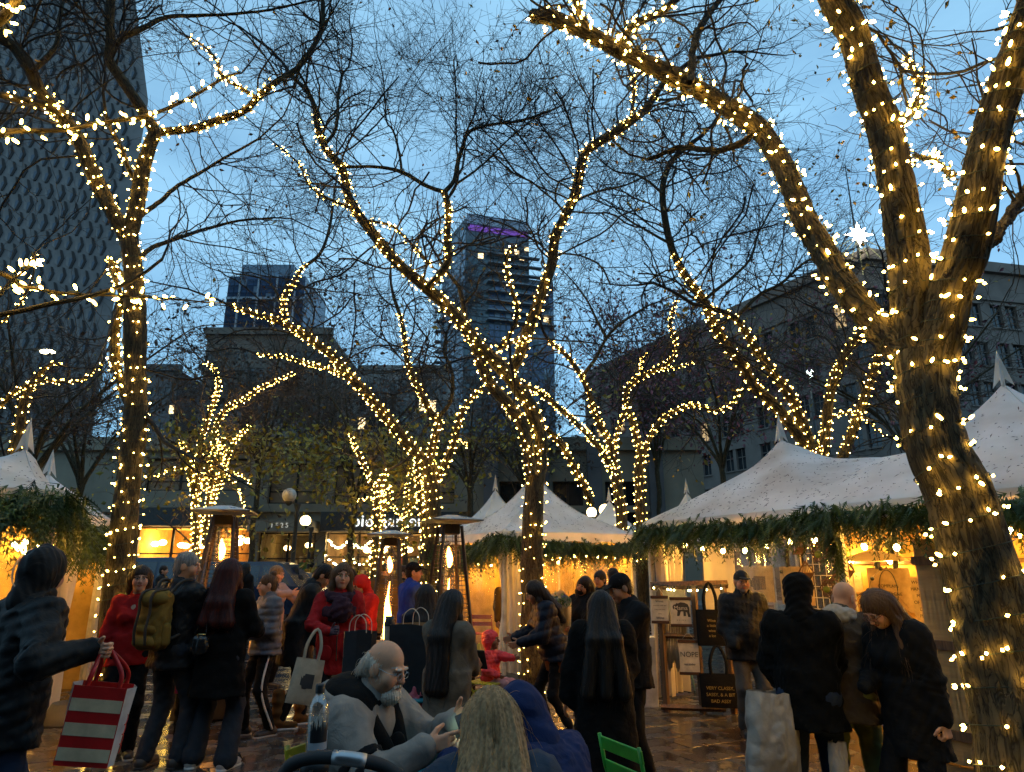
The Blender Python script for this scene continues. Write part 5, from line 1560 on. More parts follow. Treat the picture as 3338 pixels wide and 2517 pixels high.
slim_limbs = [
 L(LY([(806, 1320), (810, 1200), (814, 1121), (815, 1070), (828, 1030), (838, 1018)], 20), (0.12, 0.1, 0.05), True, tw=0.4, den=1.5, span=(0.1, 1)),
 L(LY([(822, 1240), (824, 1150), (826, 1100), (828, 1060)], 20.2), (0.06, 0.05), True, tw=0.3, den=1.4),
 L(LY([(812, 1060), (800, 1036), (780, 992), (766, 962), (740, 900), (710, 850)], 20), (0.08, 0.06, 0.03), True, tw=1.2, span=(0, 0.62)),
 L(LY([(828, 1090), (845, 1075), (840, 1050), (828, 1068)], 20), (0.03, 0.02), True, tw=0.4),
 L(LY([(806, 1080), (790, 1078), (770, 1080)], 20), (0.03, 0.015), True, tw=0.6, den=0.8),
]
make_tree('street_tree', 'slim lit tree standing behind the middle patio heater', slim_limbs, 20, sides=9, step=0.2, tw=(2.6, 5, 3.6), tlen=(2.6, 1.3, 0.7),
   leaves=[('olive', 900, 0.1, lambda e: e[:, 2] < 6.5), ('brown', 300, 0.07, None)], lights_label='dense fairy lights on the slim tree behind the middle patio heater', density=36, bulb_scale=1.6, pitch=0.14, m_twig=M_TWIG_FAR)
vee_limbs = [
 L(LY([(876, 1290), (875, 1180), (874, 1117)], 28), (0.12, 0.1), True, tw=0.2, den=1.2, span=(0.5, 1), tip=False),
 L(LY([(874, 1125), (882, 1036), (892, 1010), (901, 1000)], 28), (0.08, 0.04), True, tw=1.0, den=1.4),
 L(LY([(874, 1125), (850, 1097), (834, 1080), (820, 1075)], 28), (0.06, 0.03), True, tw=1.0, den=1.2),
 L(LY([(875, 1125), (890, 1100), (905, 1060), (915, 1040)], 28), (0.06, 0.03), True, tw=1.0, den=1.2),
]
make_tree('street_tree', 'small lit tree at the street in front of the lit lettering', vee_limbs, 28, sides=8, step=0.25, tw=(2.4, 5, 3), tlen=(2.2, 1.2, 0.7),
   leaves=[('olive', 900, 0.12, None)], lights_label='fairy lights on the small tree before the lit lettering', density=30, bulb_scale=1.9, pitch=0.16, m_twig=M_TWIG_FAR)
far_left_limbs = [
 L(LY([(20, 1500), (26, 1200), (30, 1040), (34, 962), (44, 918), (54, 860), (81, 813), (111, 786), (134, 790)], 13), (0.13, 0.11, 0.09, 0.06, 0.02), True, tw=0.5, span=(0.4, 1)),
 L(LY([(-60, 930), (0, 878), (34, 844), (88, 823), (135, 825), (169, 825), (203, 800), (240, 776)], 13, 12.5), (0.05, 0.03, 0.012), True, tw=0.8, den=0.8),
 L(LY([(0, 700), (40, 660), (70, 600), (75, 545)], 12.5), (0.03, 0.02), True, tw=0.6, den=0.7),
]
make_tree('locust_tree', 'slanting lit tree behind the left tents at the frame edge', far_left_limbs, 13, sides=10, step=0.14, tw=(2.4, 5, 4), tlen=(2.4, 1.1, 0.6),
   lights_label='fairy lights on the slanting tree behind the left tents', density=30, bulb_scale=1.3, pitch=0.16)

# unlit trees between the plaza and the buildings
def plain_tree(name, label, x, y0, Y, ytop, spread, nl, leaves, group='unlit trees along the street', r=0.16, tw=(2.4, 5, 3.4), tl=(3.2, 1.6, 0.8), lean=0):
 base = at(x, y0, Y)
 g = gnd(x, 1400)
 ztop = at(x, ytop, Y)[2]
 zf = base[2]
 px = lambda wx, wz: None
 limbs = []
 C0 = np.array([base[0], Y, 0.0])
 def W(p):                                   # world point to traced form
  d = np.array(p, float) - np.array([0, 0, CAMZ])
  f = d[1] * _c + d[2] * _s; u = -d[1] * _s + d[2] * _c
  return (CX + FPX * d[0] / f, CY - FPX * u / f, p[1])
 limbs.append(L([W(C0), W(C0 + [lean * 0.3, 0, zf * 0.5]), W(C0 + [lean, 0, zf])], (r, r * 0.8), False, tw=0, tip=False))
 for i in range(nl):
  a = 2 * PI * (i + rng.random() * 0.6) / nl
  e = C0 + [lean + math.cos(a) * spread * (0.5 + 0.5 * rng.random()), math.sin(a) * spread * 0.6, zf + (ztop - zf) * (0.55 + 0.45 * rng.random())]
  b = C0 + [lean, 0, zf - 0.1]
  mid = b * 0.5 + e * 0.5 + np.array([-math.cos(a) * spread * 0.12, 0, (ztop - zf) * 0.05])
  limbs.append(L([W(b), W(b * 0.75 + mid * 0.25 + [0, 0, 0.2]), W(mid), W(e)], (r * 0.6, r * 0.4, r * 0.15), False, tw=1.0, t0=0.2))
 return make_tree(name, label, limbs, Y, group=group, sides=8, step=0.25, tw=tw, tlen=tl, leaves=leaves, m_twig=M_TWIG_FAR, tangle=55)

plain_tree('brown_tree', 'dense unlit tree with dead brown leaves in front of the brown tower', 560, 1010, 34, 690, 6.0, 8, [('brown', 1900, 0.12, None), ('olive', 450, 0.14, lambda e: e[:, 2] < 9)])
plain_tree('brown_tree', 'unlit brown-leaved tree below the square tower at the left', 175, 1050, 27, 780, 4.5, 7, [('brown', 700, 0.1, None), ('yellow', 120, 0.14, None)])
plain_tree('yellowing_tree', 'unlit tree with yellow-green leaves and a dark forked trunk before the lettered shop', 765, 1090, 31, 830, 4.2, 7, [('brown', 500, 0.1, None), ('olive', 1100, 0.13, lambda e: e[:, 2] < 7.5)])
plain_tree('yellowing_tree', 'unlit tree with yellow-green leaves behind the left centre tent peak', 1015, 1060, 31, 860, 4.0, 7, [('olive', 1000, 0.12, lambda e: e[:, 2] < 8), ('brown', 900, 0.1, None)])
plain_tree('maroon_tree', 'tall unlit tree with wine red leaves left of the stone department store', 1420, 1010, 38, 660, 6.0, 8, [('maroon', 3300, 0.13, None), ('brown', 500, 0.12, None)])
plain_tree('maroon_tree', 'broad unlit wine red tree in front of the stone department store', 1560, 1010, 30, 740, 6.0, 8, [('maroon', 2600, 0.11, None), ('yellow', 260, 0.18, None)])
plain_tree('bare_tree', 'bare unlit tree behind the bright left of centre tree', 690, 1040, 40, 760, 6.0, 8, [('brown', 900, 0.12, None)])
plain_tree('bare_tree', 'bare dark tree between the glass tower and the twin lit trees', 1130, 1050, 36, 800, 5.0, 8, [('brown', 900, 0.12, None)])
plain_tree('bare_tree', 'bare dark tree at the right behind the thick near tree', 1980, 1000, 24, 620, 5.5, 8, [('maroon', 600, 0.1, None)])
plain_tree('bare_tree', 'bare dark tree farthest left against the patterned tower', 60, 1040, 20, 720, 4.0, 7, [('brown', 300, 0.09, None)])
# ------------------------------------------------------------------ bodies and clothes from distance fields
def noise3(x, y, z, f, seed):
 r = np.random.default_rng(seed)
 out = 0
 for o in range(3):
  a = r.normal(size=3) * f * (1.7 ** o); b = r.normal(size=3) * f * (1.7 ** o); p = r.random(2) * 6.28
  out = out + np.sin(a[0] * x + a[1] * y + a[2] * z + p[0]) * np.sin(b[0] * x + b[1] * y + b[2] * z + p[1]) / (1.5 ** o)
 return out

class Sdf:
 def __init__(self, res):
  self.res, self.ops, self.disp, self.clips = res, [], [], []

 def cone(self, a, b, ra, rb=None, k=0.04, sub=False):
  a, b = np.array(a, float), np.array(b, float)
  rb = ra if rb is None else rb
  ba = b - a; l2 = max(1e-9, ba @ ba)
  def f(x, y, z):
   t = np.clip(((x - a[0]) * ba[0] + (y - a[1]) * ba[1] + (z - a[2]) * ba[2]) / l2, 0, 1)
   return np.sqrt((x - a[0] - t * ba[0]) ** 2 + (y - a[1] - t * ba[1]) ** 2 + (z - a[2] - t * ba[2]) ** 2) - (ra + t * (rb - ra))
  R = max(ra, rb)
  self.ops.append((f, np.minimum(a, b) - R, np.maximum(a, b) + R, k, sub))
  return self

 def ell(self, c, r, R=None, k=0.03, sub=False):
  c, r = np.array(c, float), np.array(r, float)
  R_ = np.eye(3) if R is None else np.array(R)          # columns = axes
  def f(x, y, z):
   dx, dy, dz = x - c[0], y - c[1], z - c[2]
   p = [(dx * R_[0, i] + dy * R_[1, i] + dz * R_[2, i]) for i in range(3)]
   k0 = np.sqrt(sum((p[i] / r[i]) ** 2 for i in range(3)))
   k1 = np.sqrt(sum((p[i] / r[i] ** 2) ** 2 for i in range(3))) + 1e-9
   return k0 * (k0 - 1) / k1
  e = np.abs(R_) @ r
  self.ops.append((f, c - e, c + e, k, sub))
  return self

 def frustum(self, a, b, ra, rb, k=0.05):
  """elliptic skirt from a (radii ra=(x,y)) to b"""
  a, b = np.array(a, float), np.array(b, float)
  h = a[2] - b[2]
  def f(x, y, z):
   t = np.clip((a[2] - z) / h, 0, 1)
   cx, cy_ = a[0] + (b[0] - a[0]) * t, a[1] + (b[1] - a[1]) * t
   rx, ry = ra[0] + (rb[0] - ra[0]) * t, ra[1] + (rb[1] - ra[1]) * t
   d = (np.sqrt(((x - cx) / rx) ** 2 + ((y - cy_) / ry) ** 2) - 1) * np.minimum(rx, ry)
   return np.maximum(d, np.maximum(z - a[2] - 0.03, b[2] - z))
  m = max(*ra, *rb)
  self.ops.append((f, np.minimum(a, b) - [m, m, 0], np.maximum(a, b) + [m, m, 0.03], k, False))
  return self

 def mesh(self, name, lo=None, hi=None):
  pos = [o for o in self.ops if not o[4]]
  L0 = np.min([o[1] for o in pos], 0) - 3 * self.res - 0.02
  H0 = np.max([o[2] for o in pos], 0) + 3 * self.res + 0.02
  if lo is not None: L0 = np.maximum(L0, lo)
  if hi is not None: H0 = np.minimum(H0, hi)
  n = np.maximum(4, np.ceil((H0 - L0) / self.res).astype(int) + 1)
  ax = [L0[i] + np.arange(n[i]) * self.res for i in range(3)]
  f = np.full(n, 1.0, np.float32)
  for (fn, l, h, k, sub) in self.ops:
   s = [slice(max(0, int((l[i] - k - 0.03 - L0[i]) / self.res)), min(n[i], int((h[i] + k + 0.03 - L0[i]) / self.res) + 2)) for i in range(3)]
   if any(q.stop - q.start < 1 for q in s): continue
   x, y, z = ax[0][s[0]][:, None, None], ax[1][s[1]][None, :, None], ax[2][s[2]][None, None, :]
   d = fn(x, y, z)
   g = f[tuple(s)]
   if sub:
    d = -d
    hh = np.clip(0.5 - 0.5 * (g - d) / k, 0, 1)
    f[tuple(s)] = g * (1 - hh) + d * hh + k * hh * (1 - hh)
   else:
    hh = np.clip(0.5 + 0.5 * (g - d) / k, 0, 1)
    f[tuple(s)] = g * (1 - hh) + d * hh - k * hh * (1 - hh)
  X, Y, Z = ax[0][:, None, None], ax[1][None, :, None], ax[2][None, None, :]
  for dn in self.disp: f += dn(X, Y, Z).astype(np.float32)
  for cl in self.clips: f = np.maximum(f, cl(X, Y, Z).astype(np.float32))
  f[0], f[-1], f[:, 0], f[:, -1], f[:, :, 0], f[:, :, -1] = 1, 1, 1, 1, 1, 1
  return surface_nets(f, L0, self.res)

def surface_nets(f, L0, res):
 ins = f < 0
 n = f.shape
 acc = np.zeros((n[0] - 1, n[1] - 1, n[2] - 1, 3), np.float32); cnt = np.zeros((n[0] - 1, n[1] - 1, n[2] - 1), np.float32)
 for axis in range(3):
  oth = [a for a in range(3) if a != axis]
  for da in (0, 1):
   for db in (0, 1):
    s0 = [None] * 3; s1 = [None] * 3
    s0[axis] = slice(0, n[axis] - 1); s1[axis] = slice(1, n[axis])
    s0[oth[0]] = s1[oth[0]] = slice(da, n[oth[0]] - 1 + da)
    s0[oth[1]] = s1[oth[1]] = slice(db, n[oth[1]] - 1 + db)
    f0, f1 = f[tuple(s0)], f[tuple(s1)]
    m = (f0 < 0) != (f1 < 0)
    if not m.any(): continue
    t = f0[m] / (f0[m] - f1[m])
    p = np.zeros((len(t), 3), np.float32)
    p[:, axis] = t; p[:, oth[0]] = da; p[:, oth[1]] = db
    acc[m] += p; cnt[m] += 1
 cells = cnt > 0
 idx = np.full(cells.shape, -1, np.int64)
 c = np.argwhere(cells)
 idx[cells] = np.arange(len(c))
 V = (c + acc[cells] / cnt[cells][:, None]) * res + L0
 F = []
 for axis in range(3):
  b, d = [a for a in range(3) if a != axis]
  s0 = [slice(None)] * 3; s1 = [slice(None)] * 3
  s0[axis] = slice(0, n[axis] - 1); s1[axis] = slice(1, n[axis])
  a0, a1 = ins[tuple(s0)], ins[tuple(s1)]
  m = a0 != a1
  m[tuple([slice(0, 1) if q == b else slice(None) for q in range(3)])] = False
  m[tuple([slice(0, 1) if q == d else slice(None) for q in range(3)])] = False
  e = np.argwhere(m)
  e = e[(e[:, b] < n[b] - 1) & (e[:, d] < n[d] - 1)]
  if len(e) == 0: continue
  def g(ob, od):
   q = e.copy(); q[:, b] -= ob; q[:, d] -= od
   return idx[q[:, 0], q[:, 1], q[:, 2]]
  quad = np.stack([g(0, 0), g(1, 0), g(1, 1), g(0, 1)], 1)
  flip = a0[tuple(e.T)]
  if axis == 1: flip = ~flip
  quad[flip] = quad[flip][:, ::-1]
  F.append(quad)
 F = np.concatenate(F)
 F = F[(F >= 0).all(1)][:, ::-1]
 return V, F

def rotm(ax, deg):
 return np.array(Matrix.Rotation(math.radians(deg), 3, ax))

def ik(a, t, l1, l2, pole):
 a, t = np.array(a, float), np.array(t, float)
 d = t - a; L_ = np.linalg.norm(d)
 if L_ > (l1 + l2) * 0.999:
  t = a + d / L_ * (l1 + l2) * 0.999; d = t - a; L_ = np.linalg.norm(d)
 u = d / L_
 x = (l1 * l1 - l2 * l2 + L_ * L_) / (2 * L_)
 h = math.sqrt(max(0, l1 * l1 - x * x))
 p = np.array(pole, float); p = p - u * (p @ u); p = nrm(p)
 return a + u * x + p * h, t

def skin_mat(name):
 m, nt, b = new_mat(name)
 N, L_ = nt.nodes, nt.links
 at_ = N.new('ShaderNodeAttribute'); at_.attribute_name = 'Col'
 nz = N.new('ShaderNodeTexNoise'); nz.inputs['Scale'].default_value = 60; nz.inputs['Detail'].default_value = 4
 tc = N.new('ShaderNodeTexCoord'); L_.new(tc.outputs['Object'], nz.inputs['Vector'])
 mr = N.new('ShaderNodeMapRange'); mr.inputs['To Min'].default_value = 0.85; mr.inputs['To Max'].default_value = 1.1
 L_.new(nz.outputs['Fac'], mr.inputs['Value'])
 mx = N.new('ShaderNodeMixRGB'); mx.blend_type = 'MULTIPLY'; mx.inputs['Fac'].default_value = 1
 L_.new(at_.outputs['Color'], mx.inputs['Color1']); L_.new(mr.outputs['Result'], mx.inputs['Color2'])
 L_.new(mx.outputs['Color'], b.inputs['Base Color'])
 b.inputs['Roughness'].default_value = 0.62
 b.inputs['Specular IOR Level'].default_value = 0.2
 b.inputs['Subsurface Weight'].default_value = 0.12
 b.inputs['Subsurface Radius'].default_value = (0.012, 0.005, 0.003)
 b.inputs['Subsurface Scale'].default_value = 0.5
 return m

M_SKIN = skin_mat('skin')
SKIN = {'fair': (0.56, 0.32, 0.21), 'tan': (0.42, 0.22, 0.13), 'brown': (0.28, 0.14, 0.08), 'ruddy': (0.62, 0.32, 0.19)}

def cloth_mat(name, c, rough=0.85, weave=220, var=0.12, bump=0.25, sheen=0.0, fold=0.5):
 m = mat(name, c, rough, var=var, vscale=7, bump=bump, bscale=weave, spec=0.18, bdist=0.0015)
 b = m.node_tree.nodes['Principled BSDF']
 b.inputs['Sheen Weight'].default_value = sheen
 # a second, broad bump for creases
 N, L_ = m.node_tree.nodes, m.node_tree.links
 n3 = N.new('ShaderNodeTexNoise'); n3.inputs['Scale'].default_value = 9; n3.inputs['Detail'].default_value = 3; n3.inputs['Distortion'].default_value = 1.2
 tc = N.new('ShaderNodeTexCoord'); L_.new(tc.outputs['Object'], n3.inputs['Vector'])
 bp = N.new('ShaderNodeBump'); bp.inputs['Strength'].default_value = fold; bp.inputs['Distance'].default_value = 0.02
 L_.new(n3.outputs['Fac'], bp.inputs['Height'])
 old = [l for l in L_ if l.to_socket == b.inputs['Normal']]
 if old:
  src = old[0].from_node
  L_.new(bp.outputs['Normal'], src.inputs['Normal'])
 else:
  L_.new(bp.outputs['Normal'], b.inputs['Normal'])
 return m

def hair_mat(name, c1, c2, scale=1.0):
 m, nt, b = new_mat(name)
 N, L_ = nt.nodes, nt.links
 tc = N.new('ShaderNodeTexCoord'); mp = N.new('ShaderNodeMapping'); mp.inputs['Scale'].default_value = (90 * scale, 90 * scale, 5)
 L_.new(tc.outputs['Object'], mp.inputs['Vector'])
 nz = N.new('ShaderNodeTexNoise'); nz.inputs['Scale'].default_value = 1.0; nz.inputs['Detail'].default_value = 5
 L_.new(mp.outputs['Vector'], nz.inputs['Vector'])
 rp = N.new('ShaderNodeValToRGB'); rp.color_ramp.elements[0].position = 0.3; rp.color_ramp.elements[1].position = 0.7
 rp.color_ramp.elements[0].color = (*c2, 1); rp.color_ramp.elements[1].color = (*c1, 1)
 L_.new(nz.outputs['Fac'], rp.inputs['Fac']); L_.new(rp.outputs['Color'], b.inputs['Base Color'])
 bp = N.new('ShaderNodeBump'); bp.inputs['Strength'].default_value = 0.6; bp.inputs['Distance'].default_value = 0.004
 L_.new(nz.outputs['Fac'], bp.inputs['Height']); L_.new(bp.outputs['Normal'], b.inputs['Normal'])
 b.inputs['Roughness'].default_value = 0.5
 b.inputs['Specular IOR Level'].default_value = 0.22
 return m

HAIR = {
 'black': hair_mat('black_hair', (0.014, 0.011, 0.010), (0.005, 0.004, 0.004)),
 'dark': hair_mat('dark_brown_hair', (0.035, 0.02, 0.013), (0.013, 0.008, 0.006)),
 'brown': hair_mat('brown_hair', (0.11, 0.06, 0.03), (0.05, 0.027, 0.015)),
 'auburn': hair_mat('auburn_hair', (0.06, 0.008, 0.004), (0.02, 0.004, 0.003)),
 'blonde': hair_mat('dark_blonde_hair', (0.36, 0.21, 0.09), (0.14, 0.075, 0.03)),
 'grey': hair_mat('grey_hair', (0.36, 0.33, 0.30), (0.14, 0.12, 0.11)),
 'white': hair_mat('white_hair', (0.66, 0.58, 0.47), (0.40, 0.33, 0.26)),
}

def hand_sdf(S, w, d, side, style='relaxed', scale=1.0, R=1.0):
 """w wrist, d pointing direction, side=-1 right / +1 left hand of the person"""
 d = nrm(d)
 th = np.cross(d, np.array([1.0, 0, 0])); th = nrm(th) if np.linalg.norm(th) > 0.2 else np.array([0, -0.7, 0.7])
 if isinstance(style, tuple): style, th = style[0], nrm(np.array(style[1], float) - d * (d @ np.array(style[1], float)))
 n = np.cross(d, th) * (1 if side < 0 else -1)            # palm normal
 inward = np.array([-side, 0, 0])
 if not (abs(d[0]) > 0.75) and n @ inward < 0: n = -n
 s = scale
 S.cone(w - d * 0.03, w + d * 0.02, 0.027 * s * R, 0.025 * s * R, k=0.02)
 for q in (-0.022, 0.0, 0.022):
  S.cone(w + d * 0.015 * s + th * q * 0.7 * s, w + d * 0.085 * s + th * q * s, 0.016 * s * R, 0.014 * s * R, k=0.012)
 curl = {'relaxed': 22, 'grip': 62, 'flat': 5, 'fist': 80, 'point': 60}[style]
 ax = nrm(np.cross(d, n))
 for i, (off, ln) in enumerate(((0.03, 0.068), (0.01, 0.077), (-0.01, 0.072), (-0.029, 0.056))):
  p = w + d * (0.088 - 0.004 * abs(i - 1)) * s + th * off * s
  dd = nrm(d + th * off * 1.2)
  c = curl * (0.25 if (style == 'point' and i == 0) else 1) * (0.9 + 0.1 * i)
  for j, fr in enumerate((0.42, 0.32, 0.26)):
   a = math.radians(c) * (0.7 if j == 0 else 0.9)
   v = dd * math.cos(a) + n * math.sin(a)
   nn_ = -dd * math.sin(a) + n * math.cos(a)
   q = p + v * ln * fr * s
   S.cone(p, q, 0.0094 * s * R, 0.0084 * s * R * (1 - 0.06 * j), k=0.005)
   p, dd, n2 = q, v, nn_
   n = n2
  n = nrm(np.cross(ax, d)); n = n if n @ inward >= 0 or abs(d[0]) > 0.75 else -n
 tp = w + d * 0.022 * s + th * 0.028 * s
 tdir = nrm(d * 0.75 + th * 0.75 + n * (0.25 if style in ('flat', 'relaxed') else 0.6))
 q = tp + tdir * 0.042 * s
 S.cone(tp, q, 0.014 * s * R, 0.011 * s * R, k=0.012)
 t2 = nrm(tdir + d * 0.6 + n * (0.1 if style == 'flat' else 0.5))
 S.cone(q, q + t2 * 0.032 * s, 0.0108 * s * R, 0.0088 * s * R, k=0.006)

def person(label, xpx, Y, top, face=0.0, pose=None, top_=None, legs=None, shoes=None, hair=None, skin='fair', headwear=None, name='person', near=1,
   female=False, group=None, H=None, child=False, extra=None, beard=None, x_at=None):
 """top: photo y of the head top -> sets the height; face: degrees, 0 towards the camera, 90 towards image right"""
 pose = pose or {}
 g0 = at(xpx, x_at or 1300, Y)
 zt = at(xpx, top, Y)[2]
 sit = pose.get('sit')
 stand = 1.75
 lean, sidel, twist = pose.get('lean', 0), pose.get('side', 0), pose.get('twist', 0)
 pel = np.array(pose.get('pelvis', (0, 0.02, 0.93)), float)
 Rt = rotm('Z', twist) @ rotm('X', lean) @ rotm('Y', sidel)      # lean forward = towards -y
 hs = pose.get('hs', 1.0)                                         # head scale (children)
 TT = lambda p: pel + Rt @ (np.array(p, float) - np.array([0, 0.02, 0.93]))
 neck = TT((0, 0.03, 1.49))
 yaw, pit, rol = pose.get('head', (0, 0, 0))
 Rh = Rt @ rotm('Z', yaw) @ rotm('X', pit) @ rotm('Y', rol)
 hc = neck + Rh @ np.array([0, -0.03, 0.145 * hs])
 topz = (hc + Rh @ np.array([0, 0.01, 0.12 * hs]))[2] + (0.02 if headwear else 0.008)
 s = (zt / topz) if H is None else H / stand
 T = thing(name, label, 'child' if child else 'person', (g0[0], Y, 0), math.radians(face), s, group)
 HH = lambda p: hc + Rh @ (np.array(p, float) * hs)
 Rc = Rh
 sw = 0.168 if female else 0.188
 sh = {sd: TT((sd * sw, 0.025, 1.415)) for sd in (-1, 1)}
 wrists, elbows, hd = {}, {}, {}
 for sd, key in ((-1, 'R'), (1, 'L')):
  w = np.array(pose.get(key, (sd * 0.26, -0.03, 0.86)), float)
  if key not in pose: w = TT(w)
  el, w = ik(sh[sd], w, 0.285, 0.255, pose.get(key + 'p', (sd * 0.5, 0.9, -0.35)))
  wrists[sd], elbows[sd] = w, el
  hd[sd] = nrm(np.array(pose[key + 'd'], float)) if key + 'd' in pose else nrm(w - el)
 hips = {sd: pel + Rt @ np.array([sd * 0.088, 0, -0.02]) * (1 if not sit else 1) for sd in (-1, 1)}
 feet, knees = {}, {}
 for sd, key in ((-1, 'Rf'), (1, 'Lf')):
  fx_, fy_, fyaw = pose.get(key, (sd * 0.1, 0.02, sd * 10))[:3]
  fz_ = pose.get(key, (0, 0, 0, 0))[3] if len(pose.get(key, (0, 0, 0))) > 3 else 0.0
  ank = np.array([fx_, fy_, 0.085 + fz_])
  kn, ank = ik(hips[sd], ank, 0.43, 0.43, (sd * 0.15, -1, 0.1))
  knees[sd], feet[sd] = kn, (ank, fyaw)
 res_h = {2: 0.0036, 1: 0.0048, 0: 0.008}[near]
 res_c = {2: 0.0105, 1: 0.0145, 0: 0.024}[near]
 sk = np.array(SKIN[skin])
 Vs, Fs, Cs, nv = [], [], [], 0
 def addm(V, F, C):
  nonlocal nv
  Vs.append(V); Fs.append(F + nv); Cs.append(C); nv += len(V)
 # head
 S = Sdf(res_h)
 h = hs
 E = lambda c, r, k=0.02, sub=False: S.ell(HH(c), np.array(r) * h, Rc, k * h, sub)
 cn = lambda a, b, ra, rb, k=0.015, sub=False: S.cone(HH(a), HH(b), ra * h, rb * h, k * h, sub)
 fat = pose.get('fat', 0.0)
 E((0, 0.014, 0.034), (0.075, 0.094, 0.088)); E((0, -0.028, -0.05), (0.057 + fat, 0.064, 0.066), 0.04)
 E((0, -0.066, -0.092), (0.026 + fat, 0.022, 0.02), 0.025)
 for q in (-1, 1):
  E((q * 0.038, -0.058, -0.028), (0.028 + fat, 0.03, 0.032), 0.03)
  E((q * 0.079, 0.012, -0.008), (0.011, 0.024, 0.034), 0.008)
  E((q * 0.030, -0.086, 0.030), (0.026, 0.012, 0.009), 0.012)
  E((q * 0.031, -0.094, 0.010), (0.018, 0.014, 0.0105), 0.010, True)
  E((q * 0.031, -0.0765, 0.0095), (0.0135, 0.0135, 0.0125), 0.002)
  E((q * 0.0105, -0.101, -0.026), (0.0085, 0.010, 0.007), 0.006)
 cn((0, -0.090, 0.020), (0, -0.111, -0.020), 0.0085, 0.0125, 0.012)
 E((0, -0.093, -0.0500), (0.023, 0.0085, 0.0052), 0.006); E((0, -0.092, -0.0605), (0.020, 0.009, 0.0062), 0.006)
 cn((-0.02, -0.103, -0.0552), (0.02, -0.103, -0.0552), 0.0022, 0.0022, 0.004, True)
 S.cone(HH((0, 0.018, -0.06)), TT((0, 0.03, 1.43)), 0.053 * h, 0.06 * h, 0.03)
 V, F = S.mesh('h')
 loc = (V - hc) @ Rc / h
 C = np.tile(sk, (len(V), 1)) * (1 + 0.05 * np.sin(V[:, :1] * 70) * np.sin(V[:, 2:] * 60))
 fr = loc[:, 1] < -0.045
 X_, Z_ = loc[:, 0], loc[:, 2]
 blush = np.exp(-(((np.abs(X_) - 0.042) / 0.022) ** 2 + ((Z_ + 0.026) / 0.022) ** 2)) * fr
 C = C * (1 + blush[:, None] * np.array([0.08, -0.14, -0.14]))
 nose = np.exp(-((X_ / 0.014) ** 2 + ((Z_ + 0.02) / 0.016) ** 2)) * fr
 C = C * (1 + nose[:, None] * np.array([0.06, -0.10, -0.10]))
 lip = fr & ((X_ / 0.024) ** 2 + ((Z_ + 0.0555) / 0.0105) ** 2 < 1)
 C[lip] = sk * np.array([0.78, 0.42, 0.44])
 haircol = {'black': (0.012, 0.01, 0.009), 'dark': (0.02, 0.013, 0.01), 'brown': (0.06, 0.035, 0.02), 'auburn': (0.05, 0.02, 0.015), 'blonde': (0.12, 0.075, 0.04), 'grey': (0.22, 0.2, 0.18), 'white': (0.6, 0.55, 0.48)}
 hcn = np.array(haircol[(hair or {}).get('c', 'dark')])
 for q in (-1, 1):
  brow = fr & (np.abs(Z_ - (0.034 - 9 * (X_ - q * 0.030) ** 2)) < 0.0042) & (q * X_ > 0.013) & (q * X_ < 0.050)
  C[brow] = hcn * 0.8 + sk * 0.12
  dx, dz = X_ - q * 0.031, Z_ - 0.0098
  eye = fr & ((dx / 0.0135) ** 2 + (dz / 0.0072) ** 2 < 1)
  C[eye] = (0.55, 0.52, 0.5)
  C[fr & eye & (dx ** 2 + dz ** 2 < 0.0062 ** 2)] = (0.02, 0.014, 0.012)
  lid = fr & ~eye & ((dx / 0.016) ** 2 + ((dz - 0.001) / 0.0098) ** 2 < 1) & (dz > 0.001)
  C[lid] = sk * 0.45
 if beard:
  bc = np.array(haircol[beard]);
  bm = fr & (Z_ < -0.03) & (~lip) & ((((X_ / 0.047) ** 2 + ((Z_ + 0.083) / 0.045) ** 2) < 1) | ((np.abs(Z_ + 0.041) < 0.006) & (np.abs(X_) < 0.03)))
  C[bm] = bc * 0.75 + sk * 0.25
 addm(V, F, C)
 # hands
 glove = pose.get('glove')
 for sd, key in ((-1, 'R'), (1, 'L')):
  if pose.get('nohand' + key): continue
  S = Sdf({2: 0.0042, 1: 0.006, 0: 0.011}[near])
  hand_sdf(S, wrists[sd], hd[sd], sd, pose.get(key + 'h', 'relaxed'), 1.0 if not child else 0.95, 1.0 if near else 1.25)
  S.cone(wrists[sd] - hd[sd] * 0.01, elbows[sd] * 0.35 + wrists[sd] * 0.65, 0.026, 0.032, 0.02)
  V, F = S.mesh('hand')
  addm(V, F, np.tile(np.array(glove) if glove is not None else sk * np.array([1, 0.93, 0.9]), (len(V), 1)))
 # trunk and limbs hidden by the clothes, same mesh
 S = Sdf(0.03)
 S.cone(TT((0, 0.02, 0.95)), TT((0, 0.02, 1.35)), 0.1, 0.1, 0.05).cone(sh[-1], sh[1], 0.04, 0.04, 0.04).cone(TT((0, .03, 1.35)), TT((0, .03, 1.47)), 0.06, 0.05, 0.04)
 for sd in (-1, 1):
  S.cone(sh[sd], elbows[sd], 0.04, 0.035, 0.02).cone(elbows[sd], wrists[sd], 0.035, 0.026, 0.02)
  S.cone(hips[sd], knees[sd], 0.06, 0.045, 0.03).cone(knees[sd], feet[sd][0], 0.045, 0.035, 0.02)
 V, F = S.mesh('trunk')
 addm(V, F, np.tile(sk, (len(V), 1)))
 me = mesh_np('body', np.concatenate(Vs), np.concatenate(Fs), True)
 ca_ = me.color_attributes.new('Col', 'FLOAT_COLOR', 'POINT')
 ca_.data.foreach_set('color', np.column_stack([np.clip(np.concatenate(Cs), 0, 1), np.ones(nv)]).astype(np.float32).ravel())
 link('body', me, M_SKIN, T)
 seed = int(abs(xpx) * 7 + top) % 9973
 # upper garment
 t_ = top_ or {}
 b = t_.get('bulk', 0.0)
 S = Sdf(res_c)
